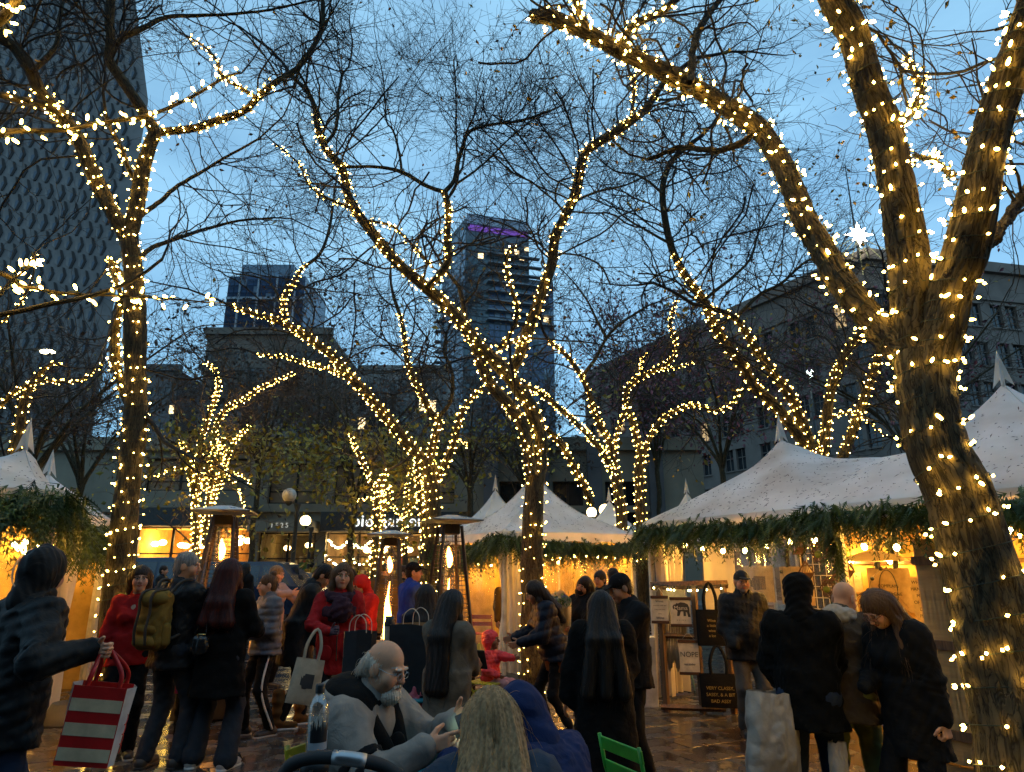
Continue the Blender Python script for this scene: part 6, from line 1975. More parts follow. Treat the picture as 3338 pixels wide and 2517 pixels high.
 hemdrop = t_.get('hem', 0.12)
 waist = t_.get('waist', 1.0)
 for sd in (-1, 1):
  S.cone(TT((sd * 0.07 * waist, 0.02, 1.02)), TT((sd * (0.085 if not female else 0.075), 0.02, 1.31)), 0.112 * waist + b, (0.118 if not female else 0.106) + b, 0.1)
  if female: S.ell(TT((sd * 0.07, -0.085, 1.27)), (0.065 + b, 0.05 + b, 0.065 + b), None, 0.06)
  if not t_.get('no_sleeve'):
   S.cone(sh[sd], elbows[sd], 0.068 + b, 0.056 + b, 0.05)
   wv = elbows[sd] + (wrists[sd] - elbows[sd]) * 0.93
   S.cone(elbows[sd], wv, 0.057 + b, t_.get('cuff', 0.043) + b * 0.8, 0.035)
  else:
   S.cone(sh[sd], sh[sd] * 0.9 + elbows[sd] * 0.1, 0.066 + b, 0.06 + b, 0.05)
 S.cone(TT((-0.13, 0.025, 1.40)), TT((0.13, 0.025, 1.40)), 0.078 + b, 0.078 + b, 0.07)
 S.cone(TT((0, 0.03, 1.42)), TT((0, 0.025, 1.495)), 0.085 + b, 0.066 + b * 0.7, 0.05)
 if t_.get('belly'): S.ell(TT((0, -0.07, 1.08)), (0.15 + b, 0.13, 0.17), None, 0.1)
 if t_.get('collar'):
  S.cone(TT((0, 0.03, 1.47)), TT((0, 0.01, 1.47 + t_['collar'])), 0.078 + b * 0.5, 0.074 + b * 0.5, 0.03)
  S.cone(TT((0, -0.03, 1.49 + t_['collar'])), TT((0, -0.01, 1.53 + t_['collar'])), 0.055, 0.068, 0.012, True)
 if not sit:
  if hemdrop > 0.25:
   zb = 0.93 - hemdrop
   c0_, c1_ = TT((0, 0.02, 1.05)), np.array([*(pel[:2] * 0.6 + (feet[-1][0][:2] + feet[1][0][:2]) * 0.2), zb])
   S.frustum(c0_, c1_, (0.18 + b, 0.14 + b), t_.get('skirt', (0.235 + b, 0.185 + b)), 0.09)
  else:
   c0_, c1_ = TT((0, 0.02, 1.06)), TT((0, 0.02, 0.93 - hemdrop))
   S.frustum(np.array(c0_), np.array([c1_[0], c1_[1], min(c1_[2], c0_[2] - 0.1)]), (0.17 + b, 0.13 + b), (0.207 + b + (legs or {}).get('w', 0) * 0.6, 0.162 + b), 0.07)
 else:
  S.cone(TT((-0.06, 0.02, 0.95)), TT((0.06, 0.02, 0.95)), 0.15 + b, 0.15 + b, 0.08)
 am = t_.get('fold', 0.006)
 if t_.get('puffer'):
  pf = t_['puffer']
  iR = np.linalg.inv(Rt)
  def pd(x, y, z):
   zz = iR[2, 0] * (x - pel[0]) + iR[2, 1] * (y - pel[1]) + iR[2, 2] * (z - pel[2])
   return 0.011 - 0.017 * np.sqrt(np.abs(np.sin(zz * PI / pf + 0.3 * np.sin(x * 9))))
  S.disp.append(pd)
 S.disp.append(lambda x, y, z: am * noise3(x, y, z, 17, seed) + am * 0.5 * noise3(x * 1.2, y, z * 0.5, 42, seed + 1))
 if near == 2:
  for sd in (-1, 1):
   ce = elbows[sd].copy(); dv = nrm(wrists[sd] - sh[sd])
   S.disp.append(lambda x, y, z, ce=ce, dv=dv: 0.0065 * np.exp(-((x - ce[0]) ** 2 + (y - ce[1]) ** 2 + (z - ce[2]) ** 2) / 0.013) * np.sin(95 * ((x - ce[0]) * dv[0] + (y - ce[1]) * dv[1] + (z - ce[2]) * dv[2]) + 2.5 * np.sin(x * 30 + z * 25)))
 V, F = S.mesh('top')
 # neck opening so the garment does not swallow the chin
 link(t_.get('name', 'jacket'), mesh_np('jacket', V, F, True), t_['m'], T)
 # trousers
 l_s = legs or {}
 S = Sdf(res_c)
 wl = l_s.get('w', 0.0)
 S.cone(hips[-1] + np.array([0, 0.015, 0.04]), hips[1] + np.array([0, 0.015, 0.04]), 0.105 + wl, 0.105 + wl, 0.05)
 for sd in (-1, 1):
  a_, _ = feet[sd]
  end = knees[sd] + (a_ - knees[sd]) * l_s.get('len', 0.97)
  S.cone(hips[sd], knees[sd], 0.09 + wl, 0.066 + wl, 0.05)
  S.cone(knees[sd], end, 0.064 + wl, l_s.get('hem', 0.052) + wl, 0.04)
 am2 = l_s.get('fold', 0.005)
 S.disp.append(lambda x, y, z: am2 * noise3(x, y, z * 1.4, 22, seed + 5))
 V, F = S.mesh('legs')
 tro = link(l_s.get('name', 'trousers'), mesh_np('trousers', V, F, True), l_s.get('m'), T)
 # shoes
 sh_ = shoes or {}
 for sd in (-1, 1):
  a_, fyaw = feet[sd]
  base = np.array([a_[0], a_[1], a_[2] - 0.085])
  Rf = rotm('Z', fyaw)
  q = lambda p: base + Rf @ np.array(p, float)
  S = Sdf(0.009 if near else 0.015)
  S.cone(q((0, 0.035, 0.045)), q((0, -0.15, 0.036)), 0.044, 0.042, 0.02).cone(q((0, 0.03, 0.05)), q((0, 0.0, 0.11)), 0.046, 0.044, 0.03)
  if sh_.get('boot'): S.cone(q((0, 0.02, 0.1)), q((0, 0.03, 0.1 + sh_['boot'])), 0.058, 0.07, 0.03); S.disp.append(lambda x, y, z: 0.006 * np.sin(z * 60))
  z0 = base[2]
  S.clips.append(lambda x, y, z: (z0 + 0.012) - z + 0 * x + 0 * y)
  V, F = S.mesh('shoe')
  so = link('boot' if sh_.get('boot') else 'shoe', mesh_np('shoe', V, F, True), sh_.get('m', M_BLACK), T)
  S = Sdf(0.009 if near else 0.015)
  S.cone(q((0, 0.04, 0.02)), q((0, -0.152, 0.02)), 0.048, 0.046, 0.02)
  S.clips.append(lambda x, y, z: np.maximum(z0 + 0.0005 - z, z - (z0 + 0.026)) + 0 * x + 0 * y)
  V, F = S.mesh('sole')
  link('sole', mesh_np('sole', V, F, True), sh_.get('sole', M_BLACK), so)
 # hair
 if hair:
  st, c = hair.get('s', 'short'), hair['c']
  S = Sdf({2: 0.0055, 1: 0.0075, 0: 0.013}[near])
  off = hair.get('vol', 0.012)
  if st == 'fringe':
   S.ell(HH((0, 0.03, 0.005)), np.array((0.082, 0.088, 0.07)) * h, Rc, 0.02)
   S.ell(HH((0, 0.10, -0.05)), np.array((0.055, 0.035, 0.06)) * h, Rc, 0.03)
   S.ell(HH((0, -0.05, 0.09)), np.array((0.074, 0.125, 0.075)) * h, Rc, 0.012, True)
   S.ell(HH((0, -0.105, -0.02)), np.array((0.12, 0.112, 0.12)) * h, Rc, 0.012, True)
  else:
   S.ell(HH((0, 0.016, 0.036)), (np.array((0.0755, 0.0945, 0.0885)) + off) * h, Rc, 0.02)
   S.ell(HH((0, 0.05, -0.03)), (np.array((0.066, 0.055, 0.06)) + off * 0.6) * h, Rc, 0.03)
   fringe = hair.get('line', 0.055)
   if st in ('long', 'bob'):
    bot = hair.get('len', 1.2)
    zl = TT((0, 0, bot))
    wdt = hair.get('wide', 0.085)
    by = 0.15 + b * 1.3
    for q in (-1, 0, 1):
     mid_ = TT((q * (0.05 + wdt) / 2, by - 0.015, 1.38))
     S.cone(HH((q * 0.05, 0.05, 0.0)), mid_, 0.055 * h + off, 0.05, 0.05)
     if bot < 1.36: S.cone(mid_, TT((q * wdt, by + 0.012, bot)), 0.05, hair.get('tip', 0.035), 0.04)
    if hair.get('front', True):
     for q in (-1, 1):
      S.cone(HH((q * 0.07, -0.01, 0.03)), HH((q * 0.088, -0.01, -0.10)), 0.022, 0.026, 0.03)
      S.cone(HH((q * 0.088, -0.01, -0.10)), TT((q * hair.get('fw', 0.12), hair.get('fy', -0.03), max(bot, 1.26))), 0.03, 0.02, 0.03)
   if st == 'bun':
    S.ell(HH((0, 0.07, 0.125)), np.array((0.038, 0.038, 0.034)) * h, Rc, 0.012)
   S.ell(HH((0, -0.125, -0.035 + (fringe - 0.055))), np.array((0.064, 0.09, 0.095)) * h, Rc, 0.012, True)
   for q in (-1, 1):
    if st in ('short', 'bun'): S.ell(HH((q * 0.082, -0.005, -0.04)), np.array((0.03, 0.04, 0.045)) * h, Rc, 0.01, True)
  amh = hair.get('strand', 0.0018)
  Ri = Rc.T
  def hdp(x, y, z):
   lx = Ri[0, 0] * (x - hc[0]) + Ri[0, 1] * (y - hc[1]) + Ri[0, 2] * (z - hc[2])
   ly = Ri[1, 0] * (x - hc[0]) + Ri[1, 1] * (y - hc[1]) + Ri[1, 2] * (z - hc[2])
   an = np.arctan2(lx, ly + 0.001)
   return amh * (np.sin(an * 19 + 4 * np.sin(z * 7 + an)) + 0.8 * np.sin(an * 53 + 5 * np.sin(z * 11 + 1)))
  S.disp.append(hdp)
  V, F = S.mesh('hair')
  ho = link('hair', mesh_np('hair', V, F, True), HAIR[c], T)
  if near:
   rs = np.random.default_rng(seed)
   ns = {1: 260, 2: 620}[near]
   fi = rs.integers(0, len(F), ns)
   a_, b_, c_, d_ = (V[F[fi, k]] for k in range(4))
   nn_ = nrm(np.cross(c_ - a_, d_ - b_)); p0 = (a_ + b_ + c_ + d_) / 4
   g_ = np.array([0, 0, -1.0]) + (np.array([0, 0.6, 0]) if st in ('short', 'bun') else 0)
   tg = nrm(g_ - nn_ * (nn_ @ np.array([0, 0, -1.0]))[:, None] + rs.normal(size=(ns, 3)) * 0.22)
   ln = (0.03 if st in ('short', 'bun', 'fringe') else 0.075) * (0.5 + rs.random(ns))
   tt_ = np.linspace(0, 1, 5)
   P_ = p0[:, None] + nn_[:, None] * (0.001 + 0.007 * np.sin(tt_ * PI * 0.8))[None, :, None] * (0.4 + rs.random((ns, 1, 1))) + tg[:, None] * (ln[:, None] * tt_[None])[:, :, None] + np.array([0, 0, -1.0]) * (0.35 * ln[:, None] * tt_[None] ** 2)[:, :, None]
   SV, SF = tubes_batch(P_, np.tile(np.linspace(0.0013, 0.0006, 5), (ns, 1)), 3)
   tag(link('loose_hairs', mesh_np('loose_hairs', SV, SF, True), HAIR[c], ho), kind='stuff')
 # headwear
 if headwear:
  kind, hm = headwear[0], headwear[1]
  S = Sdf({2: 0.006, 1: 0.008, 0: 0.014}[near])
  if kind == 'hood':
   v = headwear[2] if len(headwear) > 2 else 0.028
   S.ell(HH((0, 0.02, 0.03)), (np.array((0.078, 0.098, 0.092)) + v) * h, Rc, 0.02)
   S.cone(HH((0, 0.04, -0.03)), TT((0, 0.06, 1.48)), (0.072 + v * 0.7) * h, 0.088, 0.035)
   S.cone(TT((-0.07, 0.04, 1.465)), TT((0.07, 0.04, 1.465)), 0.055, 0.055, 0.03)
   S.ell(HH((0, -0.15, -0.03)), np.array((0.066, 0.105, 0.105)) * h, Rc, 0.015, True)
   S.disp.append(lambda x, y, z: 0.0075 * noise3(x, y, z, 21, seed + 9))
  elif kind in ('cap', 'beanie'):
   S.ell(HH((0, 0.014, 0.045)), np.array((0.086, 0.105, 0.092)) * h, Rc, 0.02)
   cz = headwear[3] if len(headwear) > 3 else 0.045
   S.ell(HH((0, 0.0, cz - 0.1)), np.array((0.14, 0.16, 0.1)) * h, Rc, 0.008, True)
   if kind == 'cap':
    S.ell(HH((0, -0.125, cz + 0.008)), np.array((0.068, 0.062, 0.008)) * h, Rc @ rotm('X', 10), 0.01)
  elif kind == 'hoodback':
   S.ell(TT((0, 0.105, 1.47)), (0.125, 0.075, 0.085), Rt, 0.03)
   S.cone(TT((-0.1, 0.03, 1.475)), TT((-0.03, -0.075, 1.44)), 0.042, 0.032, 0.04)
   S.cone(TT((0.1, 0.03, 1.475)), TT((0.03, -0.075, 1.44)), 0.042, 0.032, 0.04)
   S.ell(TT((0, 0.03, 1.545)), (0.088, 0.088, 0.075), Rt, 0.02, True)
   S.disp.append(lambda x, y, z: 0.007 * noise3(x, y, z, 30, seed + 9))
  V, F = S.mesh('headwear')
  link({'hood': 'hood', 'cap': 'cap', 'beanie': 'beanie', 'hoodback': 'hood'}[kind], mesh_np('headwear', V, F, True), hm, T)
 info = dict(T=T, hc=hc, Rh=Rc, HH=HH, TT=TT, wr=wrists, el=elbows, hd=hd, s=s, h=h, pel=pel, Rt=Rt, seed=seed, res=res_c, sh=sh, knees=knees, feet=feet, hips=hips)
 if extra: extra(info)
 return info

def glasses(I, m=None, r=0.0014, big=1.0):
 H_ = I['HH']; b = MB()
 for q in (-1, 1):
  ring = [H_((q * 0.031 + math.cos(a) * 0.021 * big, -0.107 + 0.02 * abs(q * 0.031 + math.cos(a) * 0.021) * 2, 0.004 + math.sin(a) * 0.016 * big)) for a in np.linspace(0, 2 * PI, 17)]
  b.tube(ring, r, 5, False)
  b.tube([H_((q * 0.052, -0.10, 0.008)), H_((q * 0.078, -0.06, 0.01)), H_((q * 0.082, 0.015, 0.012))], r, 5)
 b.tube([H_((-0.011, -0.110, 0.006)), H_((0, -0.115, 0.009)), H_((0.011, -0.110, 0.006))], r, 5)
 b.build('glasses', m or M_BLACK, I['T'], True)

def scarf(I, m):
 T_ = I['TT']; S = Sdf(I['res'] * 0.9)
 for j, (z, r, t) in enumerate(((1.485, 0.105, 0.05), (1.43, 0.13, 0.056))):
  pts = [T_((math.sin(a) * r * 1.05, 0.02 - math.cos(a) * r, z - 0.05 * (1 + math.cos(a)) * (0.6 + j))) for a in np.linspace(0, 2 * PI, 15)]
  for a, c in zip(pts[:-1], pts[1:]): S.cone(a, c, t, t, 0.02)
 S.ell(T_((0.03, -0.165, 1.33)), (0.10, 0.055, 0.12), I['Rt'], 0.05)
 S.disp.append(lambda x, y, z: 0.009 * noise3(x, y, z * 0.8, 34, 5) + 0.003 * noise3(x, y, z, 90, 6))
 V, F = S.mesh('scarf')
 link('scarf', mesh_np('scarf', V, F, True), m, I['T'])

def sdf_part(I, name, m, fn, res=None):
 S = Sdf(res or I['res']); fn(S)
 V, F = S.mesh(name)
 return link(name, mesh_np(name, V, F, True), m, I['T'])

def world_of(I, p):
 return np.array(root_matrix(I['T']) @ Vector([float(v) for v in p]))
# ------------------------------------------------------------------ the crowd
K_BLK = cloth_mat('black_cloth', (0.0054, 0.0054, 0.0063))
K_BLKWOOL = cloth_mat('black_wool', (0.0036, 0.0036, 0.0036), 0.95, 140)
K_CHAR = cloth_mat('charcoal_shell', (0.0099, 0.01125, 0.0126), 0.6)
K_LEATH = cloth_mat('dark_leather', (0.0135, 0.01485, 0.0171), 0.42, 90, fold=0.9)
K_RED = cloth_mat('red_knit', (0.36, 0.012, 0.012), 0.9, 160)
K_REDC = cloth_mat('red_coat_cloth', (0.34, 0.012, 0.014), 0.85, 200)
K_PINK = cloth_mat('pink_shell', (0.2604, 0.0186, 0.0806), 0.6)
K_CORAL = cloth_mat('coral_shell', (0.85, 0.07, 0.075), 0.5)
K_LPINK = cloth_mat('pale_pink_cloth', (0.55, 0.28, 0.27), 0.85)
K_BLUSH = cloth_mat('blush_knit', (0.3844, 0.2604, 0.2356), 0.9)
K_GREYP = cloth_mat('grey_puffer_shell', (0.1054, 0.1116, 0.1302), 0.5)
K_NAVY = cloth_mat('navy_shell', (0.0072, 0.0099, 0.02025), 0.55)
K_BLUE = cloth_mat('royal_blue_fleece', (0.016, 0.045, 0.26), 0.8)
K_HOODB = cloth_mat('blue_sweatshirt', (0.01364, 0.0248, 0.0806), 0.9, 180)
K_DENIMJ = cloth_mat('slate_blue_jacket', (0.031, 0.0465, 0.0713), 0.85, 180)
K_JEAN = cloth_mat('dark_jeans', (0.028, 0.034, 0.045), 0.85, 260)
K_JEANB = cloth_mat('blue_jeans', (0.022, 0.034, 0.065), 0.85, 260)
K_GREYC = cloth_mat('grey_wool_coat', (0.13, 0.11, 0.085), 0.95, 120)
K_GREYS = cloth_mat('grey_sweat_fleece', (0.25, 0.215, 0.185), 0.95, 200)
K_BRNJ = cloth_mat('brown_shell', (0.05, 0.036, 0.022), 0.6)
K_TANC = cloth_mat('tan_coat', (0.0992, 0.0558, 0.0155), 0.85)
K_GREEN = cloth_mat('sage_trousers', (0.15, 0.17, 0.055), 0.85, 240)
K_GREYT = cloth_mat('grey_trousers', (0.075, 0.068, 0.058), 0.85, 240)
K_RUST = cloth_mat('rust_knit', (0.1488, 0.0465, 0.0093), 0.9)
K_WHITEH = cloth_mat('cream_fleece', (0.4216, 0.372, 0.31), 0.95, 160)
K_PURP = cloth_mat('plum_wool', (0.0465, 0.0217, 0.0341), 0.95, 90)
K_SUEDE = cloth_mat('tan_suede', (0.1302, 0.062, 0.0186), 0.9)
K_OLIVE = cloth_mat('olive_canvas', (0.2, 0.115, 0.022), 0.85)
K_BEAN = cloth_mat('moss_knit', (0.062, 0.062, 0.031), 0.95, 120)
SH_W = dict(m=mat('pale_trainer', (0.4, 0.39, 0.37), 0.6), sole=mat('white_sole', (0.7, 0.69, 0.66), 0.6))
SH_B = dict(m=mat('black_trainer', (0.014, 0.014, 0.015), 0.5), sole=mat('grey_sole', (0.4, 0.4, 0.38), 0.6))
SH_D = dict(m=mat('dark_shoe', (0.03, 0.025, 0.022), 0.5), sole=M_BLACK)
M_PIPE = mat('reflective_piping', (0.30, 0.31, 0.31), 0.35)
M_METAL = mat('brushed_steel', (0.5, 0.5, 0.5), 0.3, metal=1.0)

def on_surface(I, pts, m, r, name, sides=6):
 b = MB(); b.tube(spline(np.array(pts, float), 0.02), r, sides); return b.build(name, m, I['T'], True)

# 1 hooded man in the left foreground
def ex(I):
 T_, H_ = I['TT'], I['HH']
 on_surface(I, [H_((0.05, -0.05, 0.135)), H_((0.066, 0.03, 0.135)), H_((0.074, 0.108, 0.09)), H_((0.072, 0.143, 0.0)), H_((0.05, 0.145, -0.07)), H_((0.0, 0.125, -0.11)), H_((-0.05, 0.09, -0.12))], M_PIPE, 0.004, 'piping')
 on_surface(I, [T_((0.06, 0.185, 1.40)), T_((0.066, 0.185, 1.34)), T_((0.062, 0.18, 1.27)), T_((0.058, 0.175, 1.2))], M_PIPE, 0.004, 'piping')
hood1 = person('hooded figure in black jacket with grey piping holding the striped bag, left foreground', 62, 3.9, 1183, 150,
  pose=dict(R=(-0.42, -0.16, 1.24), Rd=(-0.9, -0.4, 0.0), Rh='grip', Rp=(-0.5, 0.5, -0.8), L=(0.24, 0.06, 0.95), lean=5, head=(22, 3, 0), Lf=(0.12, -0.15, 8), Rf=(-0.12, 0.2, -10)),
  top_=dict(m=K_CHAR, bulk=0.022, hem=0.16, collar=0.03, fold=0.008), legs=dict(m=K_JEANB, w=0.012), shoes=SH_D, skin='fair', headwear=('hood', K_CHAR, 0.03), near=2, extra=ex)

# 2 girl in the red jumper
def ex(I):
 T_ = I['TT']
 S = Sdf(0.008)
 for a, c in zip(np.linspace(0, 2 * PI, 13)[:-1], np.linspace(0, 2 * PI, 13)[1:]):
  S.cone(T_((math.sin(a) * 0.066, 0.015 - math.cos(a) * 0.07, 1.488 - 0.02 * math.cos(a))), T_((math.sin(c) * 0.066, 0.015 - math.cos(c) * 0.07, 1.488 - 0.02 * math.cos(c))), 0.013, 0.013, 0.006)
 V, F = S.mesh('collar'); link('collar', mesh_np('collar', V, F, True), M_WHITE, I['T'])
person('girl in a red jumper with white collar, standing left of the backpack man', 288, 6.8, 1222, 22,
  pose=dict(R=(-0.27, -0.1, 0.9), head=(8, 4, 0)), top_=dict(m=K_RED, bulk=-0.008, hem=0.1, name='jumper'), legs=dict(m=K_BLK, w=0.01), shoes=SH_B,
  hair=dict(s='long', c='dark', len=1.3, front=False, tip=0.03), female=True, x_at=1350)

# 3 man with the backpack
bp_man = person('grey-haired man in dark leather jacket and jeans carrying the olive backpack', 390, 6.5, 1192, 158,
  pose=dict(R=(-0.16, -0.36, 1.12), Rh='relaxed', L=(0.2, -0.3, 1.05), head=(-58, 6, 0), Lf=(0.14, 0.05, 15), Rf=(-0.13, -0.05, -12)),
  top_=dict(m=K_LEATH, bulk=0.012, hem=0.14, collar=0.02), legs=dict(m=K_JEAN, w=0.012, hem=0.058), shoes=SH_D, hair=dict(s='short', c='grey', vol=0.006), skin='ruddy', beard='grey')

# 4 child in pink, half hidden
person('child in a pink padded jacket half hidden behind the black-coated woman', 434, 7.2, 1345, 200, H=1.15, child=True,
  pose=dict(hs=1.25), top_=dict(m=K_PINK, bulk=0.02, hem=0.15, puffer=0.09), legs=dict(m=K_BLK, w=0.01), shoes=SH_D, hair=dict(s='long', c='dark', len=1.3))

# 5 woman with auburn hair
def ex(I):
 H_ = I['HH']; b = MB()
 for q in (-1, 1):
  b.tube([H_((q * 0.012, 0.116, 0.075)), H_((q * 0.016, 0.124, 0.05)), H_((q * 0.01, 0.126, 0.03))], 0.004, 5)
 b.build('hair_clip', M_METAL, I['T'], True)
aub = person('woman with long auburn hair and knee-length black coat seen from behind', 492, 6.5, 1209, 176,
  pose=dict(R=(-0.2, -0.28, 1.1), L=(0.22, -0.26, 1.08), Lf=(0.17, 0.0, 14), Rf=(-0.15, 0.04, -12), head=(0, -2, 0)),
  top_=dict(m=K_BLKWOOL, bulk=0.016, hem=0.34, skirt=(0.255, 0.2), name='coat'), legs=dict(m=K_JEAN, w=0.014, hem=0.082), shoes=SH_W,
  hair=dict(s='long', c='auburn', len=1.22, wide=0.11, vol=0.02, tip=0.06), female=True, extra=ex)

# 6 girl with the bun
def ex(I):
 for sd in (1,):
  h, k, a = I['hips'][sd], I['knees'][sd], I['feet'][sd][0]
  o = np.array([0.062, 0, 0])
  on_surface(I, [h + o * 1.45, k + o * 1.08, a + o * 0.95], M_WHITE, 0.012, 'stripe', 6)
person('girl with hair in a bun and grey padded jacket, white stripe on black trousers', 578, 7.7, 1240, -52,
  pose=dict(R=(-0.17, -0.2, 1.1), L=(0.12, -0.24, 1.1), head=(-14, 6, 0), Lf=(0.12, 0.12, 10), Rf=(-0.1, -0.1, -8)),
  top_=dict(m=K_GREYP, bulk=0.018, hem=0.06, puffer=0.075), legs=dict(m=K_BLK, w=0.004), shoes=SH_B, hair=dict(s='bun', c='brown', vol=0.006), female=True, extra=ex)

# 7 person in blush jumper stretching an arm
person('person in a pale pink jumper and dark vest stretching one arm to the right', 590, 10.6, 1222, 62,
  pose=dict(R=(-0.12, -0.5, 1.36), Rd=(0, -1, 0.05), L=(0.2, -0.42, 1.3), Ld=(0, -1, 0), head=(14, 8, 0)),
  top_=dict(m=K_BLUSH, bulk=0.006, name='jumper'), legs=dict(m=K_BLK), shoes=SH_D, hair=dict(s='short', c='blonde', vol=0.01), female=True, extra=lambda I: glasses(I))

# 8 person in dark coat and suede boots
person('person in a long dark coat and tan suede boots bending to the right', 648, 8.1, 1224, 112,
  pose=dict(lean=16, head=(-8, 22, 0), R=(-0.2, -0.2, 0.86), L=(0.2, -0.35, 1.0), Lf=(0.1, -0.12, 5), Rf=(-0.11, 0.12, -8)),
  top_=dict(m=K_CHAR, bulk=0.022, hem=0.3, skirt=(0.23, 0.2), collar=0.03, name='coat'), legs=dict(m=K_BLK), shoes=dict(m=K_SUEDE, boot=0.24, sole=SH_W['sole']),
  hair=dict(s='short', c='black', vol=0.012), skin='tan', female=True)

# 9 woman in the red coat
def ex(I):
 scarf(I, K_PURP)
 T_ = I['TT']
 for q in (-1, 1):
  sdf_part(I, 'pocket', K_REDC, lambda S: S.ell(T_((q * 0.1, -0.145, 0.93)), (0.062, 0.02, 0.075), None, 0.01), 0.01)
 on_surface(I, [T_((0.0, -0.168, 1.22)), T_((0.0, -0.166, 1.05)), T_((0.005, -0.176, 0.86))], M_BLACK, 0.006, 'zip')
red = person('woman in a red coat and plum scarf facing the camera, tote bag on her arm', 733, 6.9, 1217, 14,
  pose=dict(R=(-0.07, -0.3, 1.13), Rd=(0.75, -0.45, 0.15), Rh='fist', Rp=(-0.9, 0.3, -0.4), L=(0.24, -0.08, 0.92), Lh='grip', head=(6, 2, 4), glove=(0.11, 0.06, 0.075), Lf=(0.1, 0.08, 10), Rf=(-0.1, -0.06, -8)),
  top_=dict(m=K_REDC, bulk=0.002, hem=0.2, name='coat', fold=0.005), legs=dict(m=K_BLK, w=-0.004), shoes=SH_D,
  hair=dict(s='long', c='brown', len=1.26, vol=0.012, fw=0.15, fy=-0.06, line=0.07, tip=0.03), female=True, near=2, extra=ex)

# 10 child in red hood
person('child in bright red hooded top behind the red-coated woman, looking at a phone', 785, 8.9, 1243, -48, child=True,
  pose=dict(R=(-0.05, -0.32, 1.12), L=(0.1, -0.32, 1.12), Rh='grip', Lh='grip', head=(0, 24, 0)), top_=dict(m=cloth_mat('scarlet_fleece', (0.62, 0.02, 0.015)), bulk=0.018, hem=0.14, name='hooded_top'),
  legs=dict(m=K_BLK), shoes=SH_D, headwear=('hood', cloth_mat('scarlet_hood', (0.62, 0.02, 0.015)), 0.024), skin='tan')
# 11 man behind heater
person('person in a tan coat and knitted hat behind the middle patio heater', 830, 11.2, 1216, 188, pose=dict(), top_=dict(m=K_TANC, bulk=0.05, hem=0.2, name='coat'), legs=dict(m=K_BLK), shoes=SH_D,
  headwear=('beanie', K_BEAN, 0, 0.03), near=0)
# 12 man in blue
person('man in a royal blue jacket and black cap beside the right patio heater', 890, 9.4, 1213, 118,
  pose=dict(R=(-0.1, -0.45, 1.24), Rd=(0, -0.9, 0.3), Rh='flat', head=(-16, 4, 0)), top_=dict(m=K_BLUE, bulk=0.018, hem=0.14, collar=0.03), legs=dict(m=K_BLK), shoes=SH_D,
  headwear=('cap', K_BLK), hair=dict(s='short', c='black', vol=0.006), skin='tan')
# 13 dark brown hair from behind
person('woman with smooth dark brown hair seen from behind in front of the blue jacket', 921, 6.6, 1262, 186, pose=dict(), top_=dict(m=K_NAVY, bulk=0.012, hem=0.14), legs=dict(m=K_BLK), shoes=SH_D,
  hair=dict(s='long', c='dark', len=1.2, vol=0.014, wide=0.06, tip=0.06), female=True)
# 14 long black hair, grey coat
grey_w = person('woman with waist-long black hair and grey coat holding up a phone', 972, 5.3, 1276, 152,
  pose=dict(R=(-0.06, -0.34, 1.06), Rd=(-0.2, -0.6, 0.7), Rh='grip', L=(0.15, -0.3, 1.0), head=(-6, 14, 0)), top_=dict(m=K_GREYC, bulk=0.01, hem=0.5, skirt=(0.25, 0.21), name='coat'),
  legs=dict(m=K_BLK), shoes=SH_D, hair=dict(s='long', c='black', len=0.98, wide=0.055, vol=0.016, tip=0.06), skin='tan', female=True)
# 15 child reaching
reach = person('small child in coral padded jacket with hood up reaching for the tree lights', 1066, 8.2, 1361, 62, child=True,
  pose=dict(sit=True, pelvis=(0, 0.05, 0.87), hs=1.55, L=(0.04, -0.5, 1.32), Ld=(0, -1, 0.06), Lh='flat', R=(-0.2, -0.22, 1.0), head=(10, -4, 0), Lf=(0.1, -0.42, 5, 0.32), Rf=(-0.1, -0.42, -5, 0.32)),
  top_=dict(m=K_CORAL, bulk=0.03, puffer=0.085), legs=dict(m=K_LPINK, w=0.016), shoes=dict(m=K_LPINK, sole=SH_W['sole']), headwear=('hood', K_CORAL, 0.02), hair=dict(s='short', c='dark'), skin='brown')
# 16 woman in navy jacket
def ex(I):
 T_ = I['TT']
 sdf_part(I, 'tunic', K_RUST, lambda S: S.frustum(T_((0, 0.02, 0.98)), T_((0, 0.02, 0.72)), (0.165, 0.14), (0.18, 0.15), 0.02))
person('woman in a short navy padded jacket with rust hem leaning towards the reaching child', 1186, 7.6, 1257, -82,
  pose=dict(lean=15, head=(0, 14, 0), R=(-0.14, -0.4, 1.05), L=(0.16, -0.36, 1.02), pelvis=(0, 0.06, 0.9), Lf=(0.1, 0.22, 8), Rf=(-0.1, 0.02, -5)),
  top_=dict(m=K_NAVY, bulk=0.024, hem=0.08, puffer=0.1), legs=dict(m=K_BLK, w=-0.006), shoes=SH_B, hair=dict(s='long', c='dark', len=1.24, vol=0.014, fy=-0.12, fw=0.1), skin='tan', female=True, extra=ex)
# 17 woman with flowers
flow = person('woman with glasses and dark mask cradling a wrapped bouquet', 1268, 8.7, 1246, -38,
  pose=dict(head=(-6, 14, 24), R=(-0.12, -0.32, 1.1), L=(0.1, -0.34, 1.0), Lh='grip', Rh='grip', side=-6), top_=dict(m=K_BLK, bulk=0.03, hem=0.15), legs=dict(m=K_BLK), shoes=SH_D,
  hair=dict(s='long', c='black', len=1.25), skin='tan', female=True,
  extra=lambda I: (glasses(I), sdf_part(I, 'face_mask', K_BLK, lambda S: S.ell(I['HH']((0, -0.072, -0.055)), (0.052, 0.045, 0.048), I['Rh'], 0.01), 0.008)))
